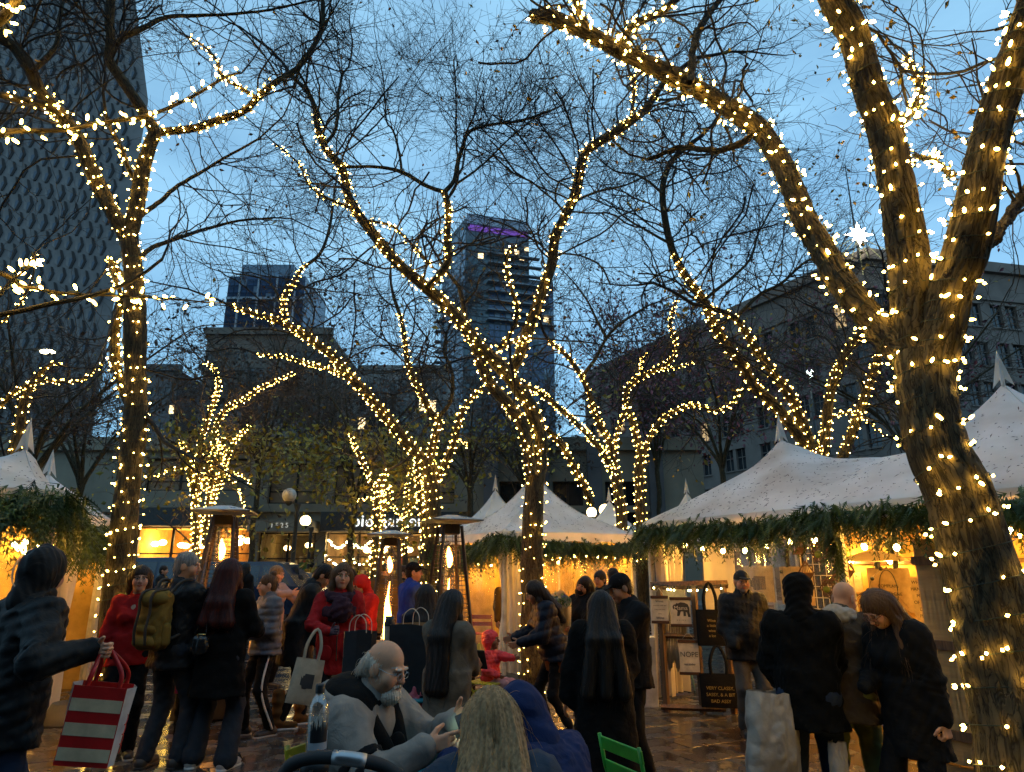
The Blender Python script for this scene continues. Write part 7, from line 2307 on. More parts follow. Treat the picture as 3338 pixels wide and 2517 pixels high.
# 18 men behind
person('man with glasses and short black hair standing in the centre tent opening', 1299, 10.4, 1234, -30, pose=dict(head=(-10, 6, 0)), top_=dict(m=K_CHAR, bulk=0.02), legs=dict(m=K_BLK), shoes=SH_D, hair=dict(s='short', c='black', vol=0.016), skin='tan', extra=lambda I: glasses(I))
person('man whose black hair shows behind the man with glasses at the centre tent', 1326, 11.2, 1228, 185, pose=dict(), top_=dict(m=K_CHAR, bulk=0.02), legs=dict(m=K_BLK), shoes=SH_D, hair=dict(s='short', c='black', vol=0.02), skin='tan', near=0)
# 19 man in black cap
def ex(I):
 T_ = I['TT']
 for z in (1.33, 1.24, 1.16):
  sdf_part(I, 'yellow_print', mat('yellow_print', (0.30, 0.22, 0.03), 0.7), lambda S: S.ell(T_((0.075, 0.147, z)), (0.05, 0.008, 0.018), I['Rt'], 0.004), 0.007)
person('man in a black cap and black jacket with yellow print looking down to the left', 1352, 6.0, 1238, -68,
  pose=dict(head=(-6, 22, 0), R=(-0.1, -0.34, 1.02), L=(0.14, -0.34, 1.0), Lf=(0.12, 0.1, 12), Rf=(-0.12, -0.08, -10)), top_=dict(m=K_BLK, bulk=0.018, hem=0.14, collar=0.02), legs=dict(m=K_BLK, w=0.014), shoes=SH_W,
  headwear=('cap', K_BLK), hair=dict(s='short', c='black', vol=0.004), skin='tan', extra=ex)
# 20 woman with long black hair and black coat
person('woman with very long black hair and long black coat, back turned, right of centre', 1298, 5.2, 1277, 178,
  pose=dict(R=(-0.16, -0.26, 1.0), L=(0.32, -0.06, 0.84), Lh='relaxed', head=(0, 6, 0)), top_=dict(m=K_BLKWOOL, bulk=0.04, hem=0.62, skirt=(0.29, 0.24), name='coat'),
  legs=dict(m=K_JEAN, w=0.012, hem=0.075), shoes=SH_D, hair=dict(s='long', c='black', len=0.98, wide=0.15, vol=0.016, tip=0.06), skin='tan', female=True)
# 21 man in cap facing the camera
person('man in a dark cap, glasses and charcoal jacket facing the camera at the stall front', 1606, 7.7, 1231, 2,
  pose=dict(R=(-0.2, -0.16, 0.95), L=(0.2, -0.16, 0.95), nohandR=True, nohandL=True, head=(-4, 4, 0), fat=0.004), top_=dict(m=K_CHAR, bulk=0.03, hem=0.14, collar=0.05, belly=True), legs=dict(m=K_GREYT, w=0.014), shoes=SH_D,
  headwear=('cap', K_CHAR), hair=dict(s='short', c='grey', vol=0.004), skin='ruddy', beard='grey', extra=lambda I: glasses(I))
# 22 hooded man from behind
person('hooded man in black seen from behind at right, beside the crumpled white bag', 1724, 4.8, 1238, 158,
  pose=dict(R=(-0.14, -0.3, 1.02), L=(0.2, -0.22, 0.98), head=(-18, 8, 0), Lf=(0.14, 0.03, 14), Rf=(-0.12, -0.04, -8)), top_=dict(m=K_BLKWOOL, bulk=0.02, hem=0.2, fold=0.008), legs=dict(m=K_JEANB, w=0.018, hem=0.06), shoes=SH_D,
  headwear=('hood', K_BLKWOOL, 0.026), skin='fair', near=2)
# 23 bald man
def ex(I):
 T_ = I['TT']; b = MB()
 for k, r in enumerate((0.018, 0.027, 0.036)):
  pts = [T_((0.095 - 0.036 + math.cos(a) * r, 0.146 + 0.004 * k, 1.365 + math.sin(a) * r)) for a in np.linspace(0, PI / 2, 7)]
  b.tube(pts, 0.0036, 5)
 b.tube([T_((0.062, 0.15, 1.362)), T_((0.1, 0.15, 1.362))], 0.003, 5)
 b.build('jacket_mark', M_PIPE, I['T'], True)
person('bald man in a brown jacket with cream hood and sage trousers seen from behind', 1806, 4.9, 1256, 150,
  pose=dict(lean=12, head=(-22, 16, -8), R=(-0.12, -0.34, 1.0), L=(0.2, -0.26, 0.98), Lf=(0.13, 0.05, 14), Rf=(-0.12, -0.05, -8)), top_=dict(m=K_BRNJ, bulk=0.024, hem=0.16), legs=dict(m=K_GREEN, w=0.012, hem=0.06), shoes=SH_D,
  headwear=('hoodback', K_WHITEH), skin='ruddy', near=2, extra=ex)
# 24 woman with glasses
def ex(I):
 glasses(I, mat('brown_frame', (0.12, 0.03, 0.02), 0.3), 0.002, 1.15)
 T_ = I['TT']
 sdf_part(I, 'coat_hood', K_BLK, lambda S: S.ell(T_((0, 0.13, 1.43)), (0.12, 0.07, 0.07), I['Rt'], 0.03), 0.011)
person('woman with glasses and brown hair in a black coat, rightmost, bending to look at goods', 1936, 4.55, 1282, -66,
  pose=dict(lean=10, head=(-4, 34, 0), R=(-0.10, -0.3, 1.05), nohandR=True, L=(0.24, -0.02, 0.84), Lh='fist', Lf=(0.12, 0.08, 10), Rf=(-0.12, -0.04, -8)), top_=dict(m=K_BLK, bulk=0.012, hem=0.3, skirt=(0.215, 0.18), name='coat'),
  legs=dict(m=K_BLK, w=0.01), shoes=SH_D, hair=dict(s='long', c='brown', len=1.27, vol=0.012, fw=0.12, fy=-0.1, wide=0.06, tip=0.025), skin='fair', female=True, near=2, extra=ex)

# 25 seated old man
def ex(I):
 glasses(I, M_METAL, 0.0011)
 T_, H_ = I['TT'], I['HH']
 S = Sdf(0.0035)
 S.ell(H_((0, -0.08, -0.098)), (0.05, 0.042, 0.038), I['Rh'], 0.015).ell(H_((0, -0.062, -0.118)), (0.046, 0.04, 0.034), I['Rh'], 0.015)
 for q in (-1, 1): S.cone(H_((q * 0.007, -0.106, -0.043)), H_((q * 0.03, -0.094, -0.053)), 0.008, 0.005, 0.008).cone(H_((q * 0.03, -0.094, -0.053)), H_((q * 0.032, -0.082, -0.09)), 0.006, 0.01, 0.01)
 S.disp.append(lambda x, y, z: 0.0025 * noise3(x, y, z, 170, 3))
 V, F = S.mesh('beard'); link('beard', mesh_np('beard', V, F, True), HAIR['white'], I['T'])
 # black bands round the upper arm, lying on the sleeve
 sd = -1; A0, B0 = I['sh'][sd], I['el'][sd]; ax_ = nrm(B0 - A0); Ls = np.linalg.norm(B0 - A0)
 for f0, f1 in ((0.62, 0.76), (0.82, 0.96)):
  S = Sdf(0.008); S.cone(A0, B0, 0.068 + 0.024 + 0.007, 0.056 + 0.024 + 0.007, 0.05)
  S.disp.append(lambda x, y, z: 0.0055 * noise3(x, y, z, 17, I['seed']))
  S.clips.append(lambda x, y, z: np.abs((x - A0[0]) * ax_[0] + (y - A0[1]) * ax_[1] + (z - A0[2]) * ax_[2] - Ls * (f0 + f1) / 2) - Ls * (f1 - f0) / 2)
  V, F = S.mesh('b'); link('sleeve_band', mesh_np('sleeve_band', V, F, True), K_BLK, I['T'])
 sdf_part(I, 'hood_lining', K_BLKWOOL, lambda S: (S.ell(T_((0, 0.085, 1.485)), (0.19, 0.15, 0.075), I['Rt'], 0.03), S.cone(T_((-0.125, 0.02, 1.47)), T_((-0.055, -0.15, 1.33)), 0.062, 0.04, 0.04), S.cone(T_((0.125, 0.02, 1.47)), T_((0.055, -0.15, 1.33)), 0.062, 0.04, 0.04), S.ell(T_((0, 0.0, 1.60)), (0.085, 0.1, 0.10), I['Rt'], 0.02, True)), 0.009)
 sdf_part(I, 'hood_edge', K_GREYS, lambda S: [S.cone(T_((math.sin(a) * 0.192, 0.08 + math.cos(a) * 0.16, 1.47)), T_((math.sin(c) * 0.192, 0.08 + math.cos(c) * 0.16, 1.47)), 0.02, 0.02, 0.01) for a, c in zip(np.linspace(-1.9, 1.9, 19)[:-1], np.linspace(-1.9, 1.9, 19)[1:])], 0.009)
 sdf_part(I, 'dark_shirt', K_BLKWOOL, lambda S: S.ell(T_((0, -0.165, 1.2)), (0.075, 0.065, 0.2), I['Rt'], 0.03), 0.011)
old = person('seated old man with white beard and glasses in grey hooded jacket, holding a phone', 782, 3.45, 1366, 68, H=1.8, x_at=1500,
  pose=dict(sit=True, pelvis=(0, 0.1, 0.52), lean=16, hs=0.94, head=(0, 4, 0), fat=0.012, R=(-0.10, -0.40, 0.90), Rd=(0.35, -0.9, 0.15), Rh='point', L=(0.10, -0.43, 0.97), Ld=(-0.1, -0.9, 0.35), Lh='relaxed', Rp=(-0.6, 0.3, -0.9), Lp=(0.6, 0.3, -0.9),
     Lf=(0.16, -0.4, 8), Rf=(-0.16, -0.35, -8)),
  top_=dict(m=K_GREYS, bulk=0.024, belly=True, fold=0.0055, cuff=0.04), legs=dict(m=K_JEAN, w=0.02), shoes=SH_D, hair=dict(s='fringe', c='white', strand=0.003), skin='ruddy', near=2, extra=ex)

# 26 girl with long blonde hair
def strands(I, col, n=300, seed=4, bot=0.9, wide=0.18):
 r = np.random.default_rng(seed); b = MB(); H_, T_ = I['HH'], I['TT']
 for k in range(n):
  a = r.uniform(-1.5, 1.5)
  p0 = H_((math.sin(a) * 0.06, 0.03 + math.cos(a) * 0.05, 0.118 - 0.02 * r.random()))
  p1 = H_((math.sin(a) * 0.094, 0.02 + math.cos(a) * 0.113, 0.03))
  p2 = H_((math.sin(a) * 0.105, 0.03 + math.cos(a) * 0.125, -0.08))
  e = T_((math.sin(a) * wide + r.normal() * 0.012, 0.235 + 0.03 * r.random() - 0.10 * abs(math.sin(a)), bot + 0.10 * r.random() + 0.06 * abs(math.sin(a))))
  m_ = (p2 + e) / 2 + r.normal(size=3) * 0.012 + np.array([0, 0.006, 0])
  P = spline(np.array([p0, p1, p2, m_, e]), 0.035)
  b.tube(P, np.linspace(0.0022, 0.0009, len(P)), 3, False)
 tag(b.build('loose_strands', HAIR[col], I['T'], True), kind='stuff')
person('girl with long dark blonde hair and slate blue jacket, back turned, nearest at the table', 1066, 2.62, 1456, 186, H=1.6, x_at=1600,
  pose=dict(sit=True, pelvis=(0, 0.05, 0.54), lean=14, head=(-4, 12, 0), R=(-0.26, -0.38, 0.92), L=(0.3, -0.36, 0.9), Lf=(0.14, -0.4, 5), Rf=(-0.14, -0.4, -5)),
  top_=dict(m=K_DENIMJ, bulk=0.03, fold=0.007), legs=dict(m=K_JEAN, w=0.01), shoes=SH_D, hair=dict(s='long', c='blonde', len=0.95, wide=0.14, vol=0.016, tip=0.055, strand=0.004), female=True, near=2,
  extra=lambda I: strands(I, 'blonde'))
# 27 child in blue hood
person('child in a blue hooded sweatshirt leaning on the table beside the blonde girl', 1212, 3.05, 1478, -128, H=1.55, child=True, x_at=1600,
  pose=dict(sit=True, pelvis=(0, 0.12, 0.56), lean=28, hs=1.08, head=(-10, 4, 0), R=(-0.2, -0.5, 0.98), L=(0.2, -0.5, 0.98), Lf=(0.14, -0.4, 5), Rf=(-0.14, -0.4, -5)),
  top_=dict(m=K_HOODB, bulk=0.04, fold=0.008), legs=dict(m=K_JEAN, w=0.01), shoes=SH_D, headwear=('hood', K_HOODB, 0.024), skin='fair', near=2)

# far figures
far = [
 ('woman with long dark hair in black near the kerb behind the pink jumper', 500 + 25, 17, 1216, 150, K_BLK, 'black', True),
 ('person in a mustard top by the green shop door', 668, 30, 1213, 180, cloth_mat('mustard_top', (0.279, 0.1364, 0.0124)), 'black', False),
 ('dark-haired woman smiling between the red coat and the red hood', 754, 13.5, 1228, 5, K_BLK, 'black', True),
 ('man in a dark jacket left of the blue jacket, by the heater flame', 870, 13, 1222, 95, K_CHAR, 'dark', False),
 ('person in a white patterned top at the shop doorway', 694, 31, 1216, 20, cloth_mat('wine_white_top', (0.248, 0.1116, 0.1116)), 'dark', True),
 ('distant walker in black behind the backpack man', 345, 19, 1222, 100, K_CHAR, 'dark', False),
 ('distant walker passing the lit shop window', 448, 27, 1222, -90, K_NAVY, 'brown', False),
 ('distant walker left of the slim lit trunk', 206, 18, 1224, 90, K_REDC, 'dark', True),
 ('shopper in a yellow hat inside the centre tent', 1094, 12.9, 1240, 40, K_TANC, 'dark', False),
 ('shopper with dark hair seen through the clear tent wall', 1128, 13.2, 1248, -60, K_BLK, 'black', True),
 ('distant person in grey beyond the right patio heater', 1005, 17, 1226, 60, K_GREYP, 'dark', False),
 ('distant person in dark coat beyond the pink jumper', 632, 21, 1222, 180, K_CHAR, 'black', True),
 ('dim shopper inside the left edge tent', 60, 9.3, 1240, 100, K_TANC, 'dark', False),
]
for (lb, x, Y, tp, fc, m, hc_, fem) in far:
 person(lb, x, Y, tp, fc, pose=dict(), top_=dict(m=m, bulk=0.02, hem=0.16), legs=dict(m=K_BLK), shoes=SH_D, hair=dict(s='long' if fem else 'short', c=hc_), skin='tan' if fem else 'fair', female=fem, near=0)
# ------------------------------------------------------------------ patio heaters
M_STEEL = mat('dull_steel', (0.42, 0.42, 0.43), 0.35, metal=0.9, rvar=0.1)
M_BRONZE = mat('bronze_powder_coat', (0.045, 0.03, 0.022), 0.45, metal=0.3)
M_TUBE = clear_mat('heater_glass', (0.96, 0.95, 0.93), 0.1, 0.03, 0.02)
M_FLAME = emat('flame', (1.0, 0.38, 0.06), 26.0)
M_FLAME2 = emat('flame_core', (1.0, 0.66, 0.22), 40.0)

def heater(label, x, Y, capy, rot):
 p = at(x, 1300, Y); h = at(x, capy, Y)[2]
 k = h / 2.25
 T = thing('patio_heater', label, 'patio heater', (p[0], Y, 0), math.radians(rot), k, 'pyramid patio heaters')
 b = MB()
 b.add([(sx * r, sy * r, z) for r, z in ((0.27, 0.03), (0.24, 0.66)) for sx, sy in ((-1, -1), (1, -1), (1, 1), (-1, 1))],
   [(0, 1, 5, 4), (1, 2, 6, 5), (2, 3, 7, 6), (3, 0, 4, 7), (4, 5, 6, 7)])
 b.build('base', M_BRONZE, T)
 MB().box((0, 0, 0.675), (0.52, 0.52, 0.03), bev=0.006).build('shelf', M_STEEL, T)
 for sx, sy in ((-1, -1), (1, -1), (1, 1), (-1, 1)):
  MB().tube([(sx * 0.24, sy * 0.24, 0.66), (sx * 0.11, sy * 0.11, 2.12)], [0.022, 0.02], 4).build('leg', M_BRONZE, T)
 MB().lathe([(0.062, 0.69), (0.062, 1.98)], n=18).build('glass_tube', M_TUBE, T, True)
 for q in range(4):
  b = MB(); a = q * PI / 2
  Rm = Matrix.Rotation(a, 4, 'Z')
  for j in range(26):
   z = 0.74 + j * 0.05; w = 0.23 - (z - 0.66) / 1.46 * 0.13
   V, F = tube(np.array([(-w, -w - 0.005, z), (w, -w - 0.005, z)]), 0.0028, 4)
   b.add(V @ np.array(Rm.to_3x3()).T, F)
  for s_ in (-0.5, 0, 0.5):
   V, F = tube(np.array([(s_ * 0.4, -0.24, 0.7), (s_ * 0.2, -0.105, 2.06)]), 0.003, 4); b.add(V @ np.array(Rm.to_3x3()).T, F)
  tag(b.build('wire_grille', M_BRONZE, T), kind='stuff')
 b = MB()
 b.add([(sx * r, sy * r, z) for r, z in ((0.31, 2.17), (0.315, 2.185), (0.06, 2.25)) for sx, sy in ((-1, -1), (1, -1), (1, 1), (-1, 1))],
   [(3, 2, 1, 0)] + [(i, (i + 1) % 4, 4 + (i + 1) % 4, 4 + i) for i in range(4)] + [(4 + i, 4 + (i + 1) % 4, 8 + (i + 1) % 4, 8 + i) for i in range(4)] + [(8, 9, 10, 11)])
 b.build('cap', M_STEEL, T)
 MB().box((0, 0, 2.08), (0.2, 0.2, 0.12), bev=0.01).build('burner_head', M_BRONZE, T)
 # flame
 z0 = 0.72
 for nm, m, r, hh in (('flame', M_FLAME, 0.05, 0.8), ('flame_core', M_FLAME2, 0.026, 0.5)):
  P = [(0.012 * math.sin(t * 9 + rot), 0.01 * math.cos(t * 7), z0 + t * hh) for t in np.linspace(0, 1, 14)]
  R = [r * (0.35 + 0.9 * math.sin(PI * min(1, t * 1.15 + 0.1)) * (1 - 0.4 * t)) * (1 - t ** 3) + 0.002 for t in np.linspace(0, 1, 14)]
  MB().tube(P, R, 10).build(nm, m, T, True)
 P = [(0.01 * math.sin(t * 5), 0.0, z0 + 0.92 + t * 0.24) for t in np.linspace(0, 1, 8)]
 MB().tube(P, [0.034 * math.sin(PI * (t * 0.9 + 0.08)) + 0.002 for t in np.linspace(0, 1, 8)], 8).build('flame', M_FLAME, T, True)
 return T

heater('pyramid patio heater with tall flame behind the auburn-haired woman', 466, 8.6, 1093, 12)
heater('pyramid patio heater between the red hood and the blue jacket', 838, 10.2, 1146, 5)
heater('pyramid patio heater at centre beside the centre tent', 968, 8.5, 1113, 24)

# ------------------------------------------------------------------ lamp posts
M_GLOBE = emat('lit_globe', (1.0, 0.70, 0.28), 7.0)
M_GLOBE_OFF = mat('unlit_globe', (0.62, 0.55, 0.46), 0.3)
M_POSTB = mat('dark_cast_iron', (0.02, 0.022, 0.02), 0.5)

def globe_lamp(label, globes, Y, lit=True, base_x=None):
 """globes: list of photo positions and radius px"""
 bx = base_x or globes[0][0]
 p = at(bx, 1300, Y)
 T = thing('street_lamp', label, 'street lamp', (p[0], Y, 0), group='globe street lamps')
 zg = np.mean([at(x, y, Y)[2] for x, y, r in globes])
 top = zg - (0.28 if len(globes) == 1 else 0.35)
 MB().lathe([(0.2, 0), (0.2, 0.15), (0.13, 0.3), (0.11, 0.9), (0.08, 1.0), (0.065, top - 0.5), (0.1, top - 0.42), (0.06, top - 0.3), (0.12, top - 0.05), (0.13, top), (0.02, top + 0.02)], (p[0], Y, 0), 14).build('post', M_POSTB, T, True, True)
 for (x, y, r) in globes:
  c_ = at(x, y, Y); R = r / FPX * Y
  MB().sphere(c_, R, 20, 14).build('globe', M_GLOBE if lit else M_GLOBE_OFF, T, True, True)
  if len(globes) > 1:
   MB().tube([(p[0], Y, top - 0.2), (c_[0], Y, c_[2] - R - 0.15), (c_[0], Y, c_[2] - R * 0.8)], 0.035, 6).build('arm', M_POSTB, T, True, True)
  MB().lathe([(0.04, -0.12), (R * 0.55, -0.03), (R * 0.5, 0.05)], c_ - np.array([0, 0, R]), 12).build('fitter', M_POSTB, T, True, True)

globe_lamp('unlit globe street lamp above the 1525 entrance', [(625, 1070, 15)], 24, False)
globe_lamp('lit globe street lamp right of the unlit one', [(660, 1125, 11)], 30)
globe_lamp('street lamp with lit globes behind the centre tent roof', [(1278, 1107, 10.5), (1307, 1102, 12.5)], 20, base_x=1290)
p = at(103, 760, 46)
T = thing('street_light', 'bright cobra-head street light against the patterned tower', 'street light', (p[0] - 3, 46, 0))
MB().tube([(p[0] - 3, 46, 0), (p[0] - 3, 46, p[2] - 0.6), (p[0] - 2.2, 46, p[2] + 0.2), (p[0] - 0.3, 46, p[2] + 0.15)], 0.09, 8).build('pole', M_POSTB, T, True, True)
MB().sphere(p, (0.55, 0.3, 0.16), 12, 8).build('lamp_head', emat('street_light_glow', (1.0, 0.85, 0.5), 14), T, True, True)
p = at(1750, 806, 34)
T = thing('street_light', 'cold white street light in front of the department store', 'street light', (p[0], 34, 0))
MB().tube([(p[0], 34.2, 0), (p[0], 34.2, p[2] + 0.2)], 0.07, 8).build('pole', M_POSTB, T, True, True)
MB().sphere(p, (0.17, 0.17, 0.26), 12, 8).build('lamp_head', emat('cold_light_glow', (0.8, 1.0, 0.9), 9), T, True, True)

# ------------------------------------------------------------------ cars
M_CARB = mat('dark_blue_car_paint', (0.012, 0.028, 0.07), 0.25, coat=0.6)
M_CARG = mat('car_glass', (0.02, 0.03, 0.04), 0.1, spec=0.8)
M_TYRE = mat('tyre', (0.015, 0.015, 0.015), 0.8)

def car(label, x, Y, h, rot=0.0):
 p = at(x, 1300, Y)
 T = thing('parked_car', label, 'car', (p[0], Y, 0.02), rot, h / 1.75, 'cars parked along the street')
 sec = []   # side profile lofted across the width
 prof = [(-2.3, 0.45), (-2.35, 0.8), (-2.2, 1.05), (-1.9, 1.12), (-1.55, 1.66), (-1.2, 1.74), (0.5, 1.75), (0.75, 1.68), (1.25, 1.12), (2.1, 0.98), (2.32, 0.75), (2.3, 0.42)]
 b = MB()
 ys = [(-0.9, 0.94), (-0.86, 1.0), (0.86, 1.0), (0.9, 0.94)]
 V = []
 for yy, sc in ys:
  for (px_, pz) in prof:
   tuck = 0.16 * max(0, (pz - 1.1) / 0.65)
   V.append((px_ * (0.995 if sc < 1 else 1), yy - math.copysign(tuck, yy), pz * (1 if sc == 1 else 0.995)))
 n = len(prof)
 F = [tuple(range(n)), tuple(range(3 * n, 4 * n))[::-1]]
 for a in range(3):
  for i in range(n - 1): F.append((a * n + i, (a + 1) * n + i, (a + 1) * n + i + 1, a * n + i + 1))
 b.add(V, F); b.build('body', M_CARB, T)
 for sy in (-1, 1):
  for (x0, x1, t0, t1) in ((-1.72, -0.75, -1.42, -0.75), (-0.68, 0.2, -0.68, 0.2), (0.27, 1.05, 0.27, 0.66)):
   y0, y1 = sy * 0.88, sy * 0.755
   V = [(x0, y0, 1.15), (x1, y0, 1.15), (t1, y1, 1.64), (t0, y1, 1.64)]
   V = np.array(V) + np.array([0, sy * 0.012, 0])
   MB().add(np.concatenate([V, V + [0, sy * 0.006, 0]]), [(0, 1, 2, 3), (4, 5, 6, 7), (0, 1, 5, 4), (1, 2, 6, 5), (2, 3, 7, 6), (3, 0, 4, 7)]).build('window', M_CARG, T)
  for wx in (-1.45, 1.45):
   w = MB()
   a = np.arange(20) * PI / 10
   for yy in (0.0, 0.2):
    w.add(np.stack([wx + 0.34 * np.cos(a), np.full(20, sy * (0.72 + yy)), 0.34 + 0.34 * np.sin(a)], 1), [tuple(range(20))])
   i = np.arange(20); w.F.setdefault(4, []).append(np.stack([i, (i + 1) % 20, 20 + (i + 1) % 20, 20 + i], 1))
   wo = w.build('wheel', M_TYRE, T)
   MB().add(np.stack([wx + 0.2 * np.cos(a), np.full(20, sy * 0.925), 0.34 + 0.2 * np.sin(a)], 1), [tuple(range(20))]).build('rim', M_STEEL, wo)
  MB().box((2.26, sy * 0.62, 0.82), (0.1, 0.34, 0.14), bev=0.02).build('headlight', mat('headlight_lens', (0.7, 0.7, 0.68), 0.2), T)
  MB().box((-2.3, sy * 0.66, 0.9), (0.08, 0.2, 0.24), bev=0.02).build('tail_light', mat('tail_lens', (0.4, 0.02, 0.02), 0.3), T)
 return T

car('dark blue van parked behind the girl in the red jumper', 345, 22.0, 2.05)
car('dark blue car parked behind the girl with the bun', 562, 21.0, 1.92)
car('dark car parked behind the red-coated woman', 690, 26.5, 1.6)

# ------------------------------------------------------------------ bags
def soft_bag(name, label, top, r, w, h, d, m, cat='bag', tilt=0.0, crumple=0.0, handles=None, hm=None, seed=1, flare=1.0, open_top=True, group=None):
 """bag hanging below point top (world), its face along direction r (xy); returns thing and a function face(u,v)->world point on the front"""
 r3 = nrm(np.array([r[0], r[1], 0])); up = np.array([0, 0, 1.0]); n = np.cross(r3, up)           # n towards the viewer side
 ct, st_ = math.cos(tilt), math.sin(tilt)
 rr, uu = r3 * ct + up * st_, up * ct - r3 * st_
 T = thing(name, label, cat, (top[0], top[1], top[2] - h), group=group)
 rg = np.random.default_rng(seed)
 NU, NV = (22, 26) if not crumple else (40, 56)
 def P(u, v, s):                                            # u -1..1, v 0 top..1 bottom, s -1 back / 1 front
  bulge = (1 - u ** 4) * (0.35 + 0.65 * math.sin(PI * min(1, v * 0.9 + 0.1)) ** 0.6)
  q = np.array(top) + rr * u * w / 2 * (1 + (flare - 1) * v) - uu * v * h + n * s * (d / 2 * bulge + 0.002)
  if crumple:
   cn_ = lambda a_, b_: float(vnoise2(np.array(a_), np.array(b_)))
   q = q + n * s * crumple * 3.2 * (abs(cn_(u * 2.6 + v * 2 + seed * 7, v * 5 - u + 3) - 0.5) * 2 + abs(cn_(u * 6 - v * 3 + 40, v * 9 + u * 2 + seed) - 0.5) * 1.2 - 0.7) + rr * crumple * 3.0 * (cn_(v * 7 + seed, u + 9) - 0.5) - uu * crumple * 2 * (cn_(u * 3 + seed, v * 0.5) - 0.5) * (v < 0.3)
  return q
 b = MB()
 us, vs = np.linspace(-1, 1, NU), np.linspace(0, 1, NV)
 for s in (1, -1):
  V = np.array([P(u, v, s) for v in vs for u in us])
  i, j = np.meshgrid(np.arange(NV - 1), np.arange(NU - 1), indexing='ij'); q = (i * NU + j).ravel()
  F = np.stack([q, q + NU, q + NU + 1, q + 1], 1)
  b.add(V, F if s > 0 else F[:, ::-1])
 for e in (0, NU - 1):
  V = np.array([P(us[e], v, s) for s in (1, -1) for v in vs]); k = np.arange(NV - 1)
  b.add(V, np.stack([k, k + 1, k + 1 + NV, k + NV], 1))
 V = np.array([P(u, 1, s) for s in (1, -1) for u in us]); k = np.arange(NU - 1)
 b.add(V, np.stack([k, k + 1, k + 1 + NU, k + NU], 1))
 b.build('bag_body', m, T, True, True)
 if handles:
  for s in (1, -1):
   hx, hh, hr = handles
   pts = [P(-hx, 0.02, s), P(-hx, 0, s) + uu * hh * 0.5, np.array(top) + uu * hh - rr * hx * w * 0.16, np.array(top) + uu * hh + rr * hx * w * 0.16, P(hx, 0, s) + uu * hh * 0.5, P(hx, 0.02, s)]
   C = spline(np.array(pts), 0.02)
   if hr > 0.008:                                     # flat strap
    tn = nrm(np.gradient(C, axis=0)); sd = nrm(np.cross(tn, n)) * hr
    k = np.arange(len(C) - 1); L_ = len(C)
    V = np.concatenate([C - sd, C + sd, C + sd + n * 0.003 * s, C - sd + n * 0.003 * s])
    F = np.concatenate([np.stack([k + o1 * L_, k + 1 + o1 * L_, k + 1 + o2 * L_, k + o2 * L_], 1) for o1, o2 in ((0, 1), (1, 2), (2, 3), (3, 0))])
    link('handle', mesh_np('handle', V, F, True), hm or m, T, True)
   else:
    MB().tube(C, hr, 6).build('handle', hm or m, T, True, True)
 return T, P, (rr, uu, n)

def patch(T, P, poly, m, name='print', out=0.002, frame=None, s=1):
 """flat print lying on a bag's front: poly in (u, v)"""
 pts = np.array([P(u, v, s) + frame[2] * out * s for u, v in poly])
 b = MB().add(pts, [tuple(range(len(pts)))])
 return b.build(name, m, T, False, True)

STATE = [(-0.95, 0.15), (-0.75, 0.3), (-0.7, 0.12), (-0.5, 0.1), (-0.45, -0.02), (0.95, 0.0), (0.95, 0.9), (0.2, 0.92), (-0.1, 0.98), (-0.55, 0.95), (-0.7, 0.75), (-0.95, 0.7)]
def state_print(cu, cv, su, sv): return [(cu + x * su, cv + (y - 0.5) * 2 * sv) for x, y in STATE]

# striped shopping bag in the hooded figure's hand
M_STRIPER = mat('red_coated_paper', (0.50, 0.012, 0.012), 0.4)
M_CREAM = mat('cream_print', (0.62, 0.50, 0.32), 0.55)
M_WHITEP = mat('white_coated_paper', (0.68, 0.64, 0.62), 0.45)
wr = world_of(hood1, hood1['wr'][-1] + hood1['hd'][-1] * 0.07)
hx, hy_, hz = wr
ct = np.array([hx + 0.02, hy_ + 0.0, hz - 0.17])
Rz = rotm('Y', 7) @ rotm('Z', 14)
SBG = thing('shopping_bag', 'red and cream striped paper shopping bag held by the hooded figure', 'shopping bag', ct - [0, 0, 0.42])
w_, h_, d_ = 0.25, 0.375, 0.13
Q = lambda x, y, z: ct + Rz @ np.array([x, y, z])
def slab(x0, x1, z0, z1, y, nm, m, th=0.003):
 b = MB(); V = [Q(x, yy, z) for yy in (y - th, y) for x, z in ((x0, z0), (x1, z0), (x1, z1), (x0, z1))]
 b.add(V, [(0, 1, 2, 3), (7, 6, 5, 4), (0, 4, 5, 1), (1, 5, 6, 2), (2, 6, 7, 3), (3, 7, 4, 0)]); return b.build(nm, m, SBG, False, True)
slab(-w_ / 2, w_ / 2, -h_, 0, -d_ / 2, 'front_panel', M_STRIPER); slab(-w_ / 2, w_ / 2, -h_, 0, d_ / 2, 'back_panel', M_STRIPER)
for k in range(3): slab(-w_ / 2 + 0.004, w_ / 2 - 0.004, -0.075 - 0.115 * k - 0.045, -0.03 - 0.115 * k - 0.03, -d_ / 2 - 0.0045, 'stripe', M_CREAM, 0.001)
for s_ in (-1, 1):
 b = MB().add([Q(s_ * w_ / 2, -d_ / 2, 0), Q(s_ * w_ / 2, d_ / 2, 0), Q(s_ * (w_ / 2 - 0.01), d_ / 2, -h_), Q(s_ * (w_ / 2 - 0.01), -d_ / 2, -h_), Q(s_ * (w_ / 2 + 0.03), 0, 0), Q(s_ * (w_ / 2 + 0.012), 0, -h_)], [(0, 4, 5, 3), (4, 1, 2, 5)])
 b.build('side_panel', M_WHITEP, SBG, False, True)
MB().add([Q(-w_ / 2, -d_ / 2, -h_), Q(w_ / 2, -d_ / 2, -h_), Q(w_ / 2, d_ / 2, -h_), Q(-w_ / 2, d_ / 2, -h_)], [(0, 1, 2, 3)]).build('bottom', M_STRIPER, SBG, False, True)
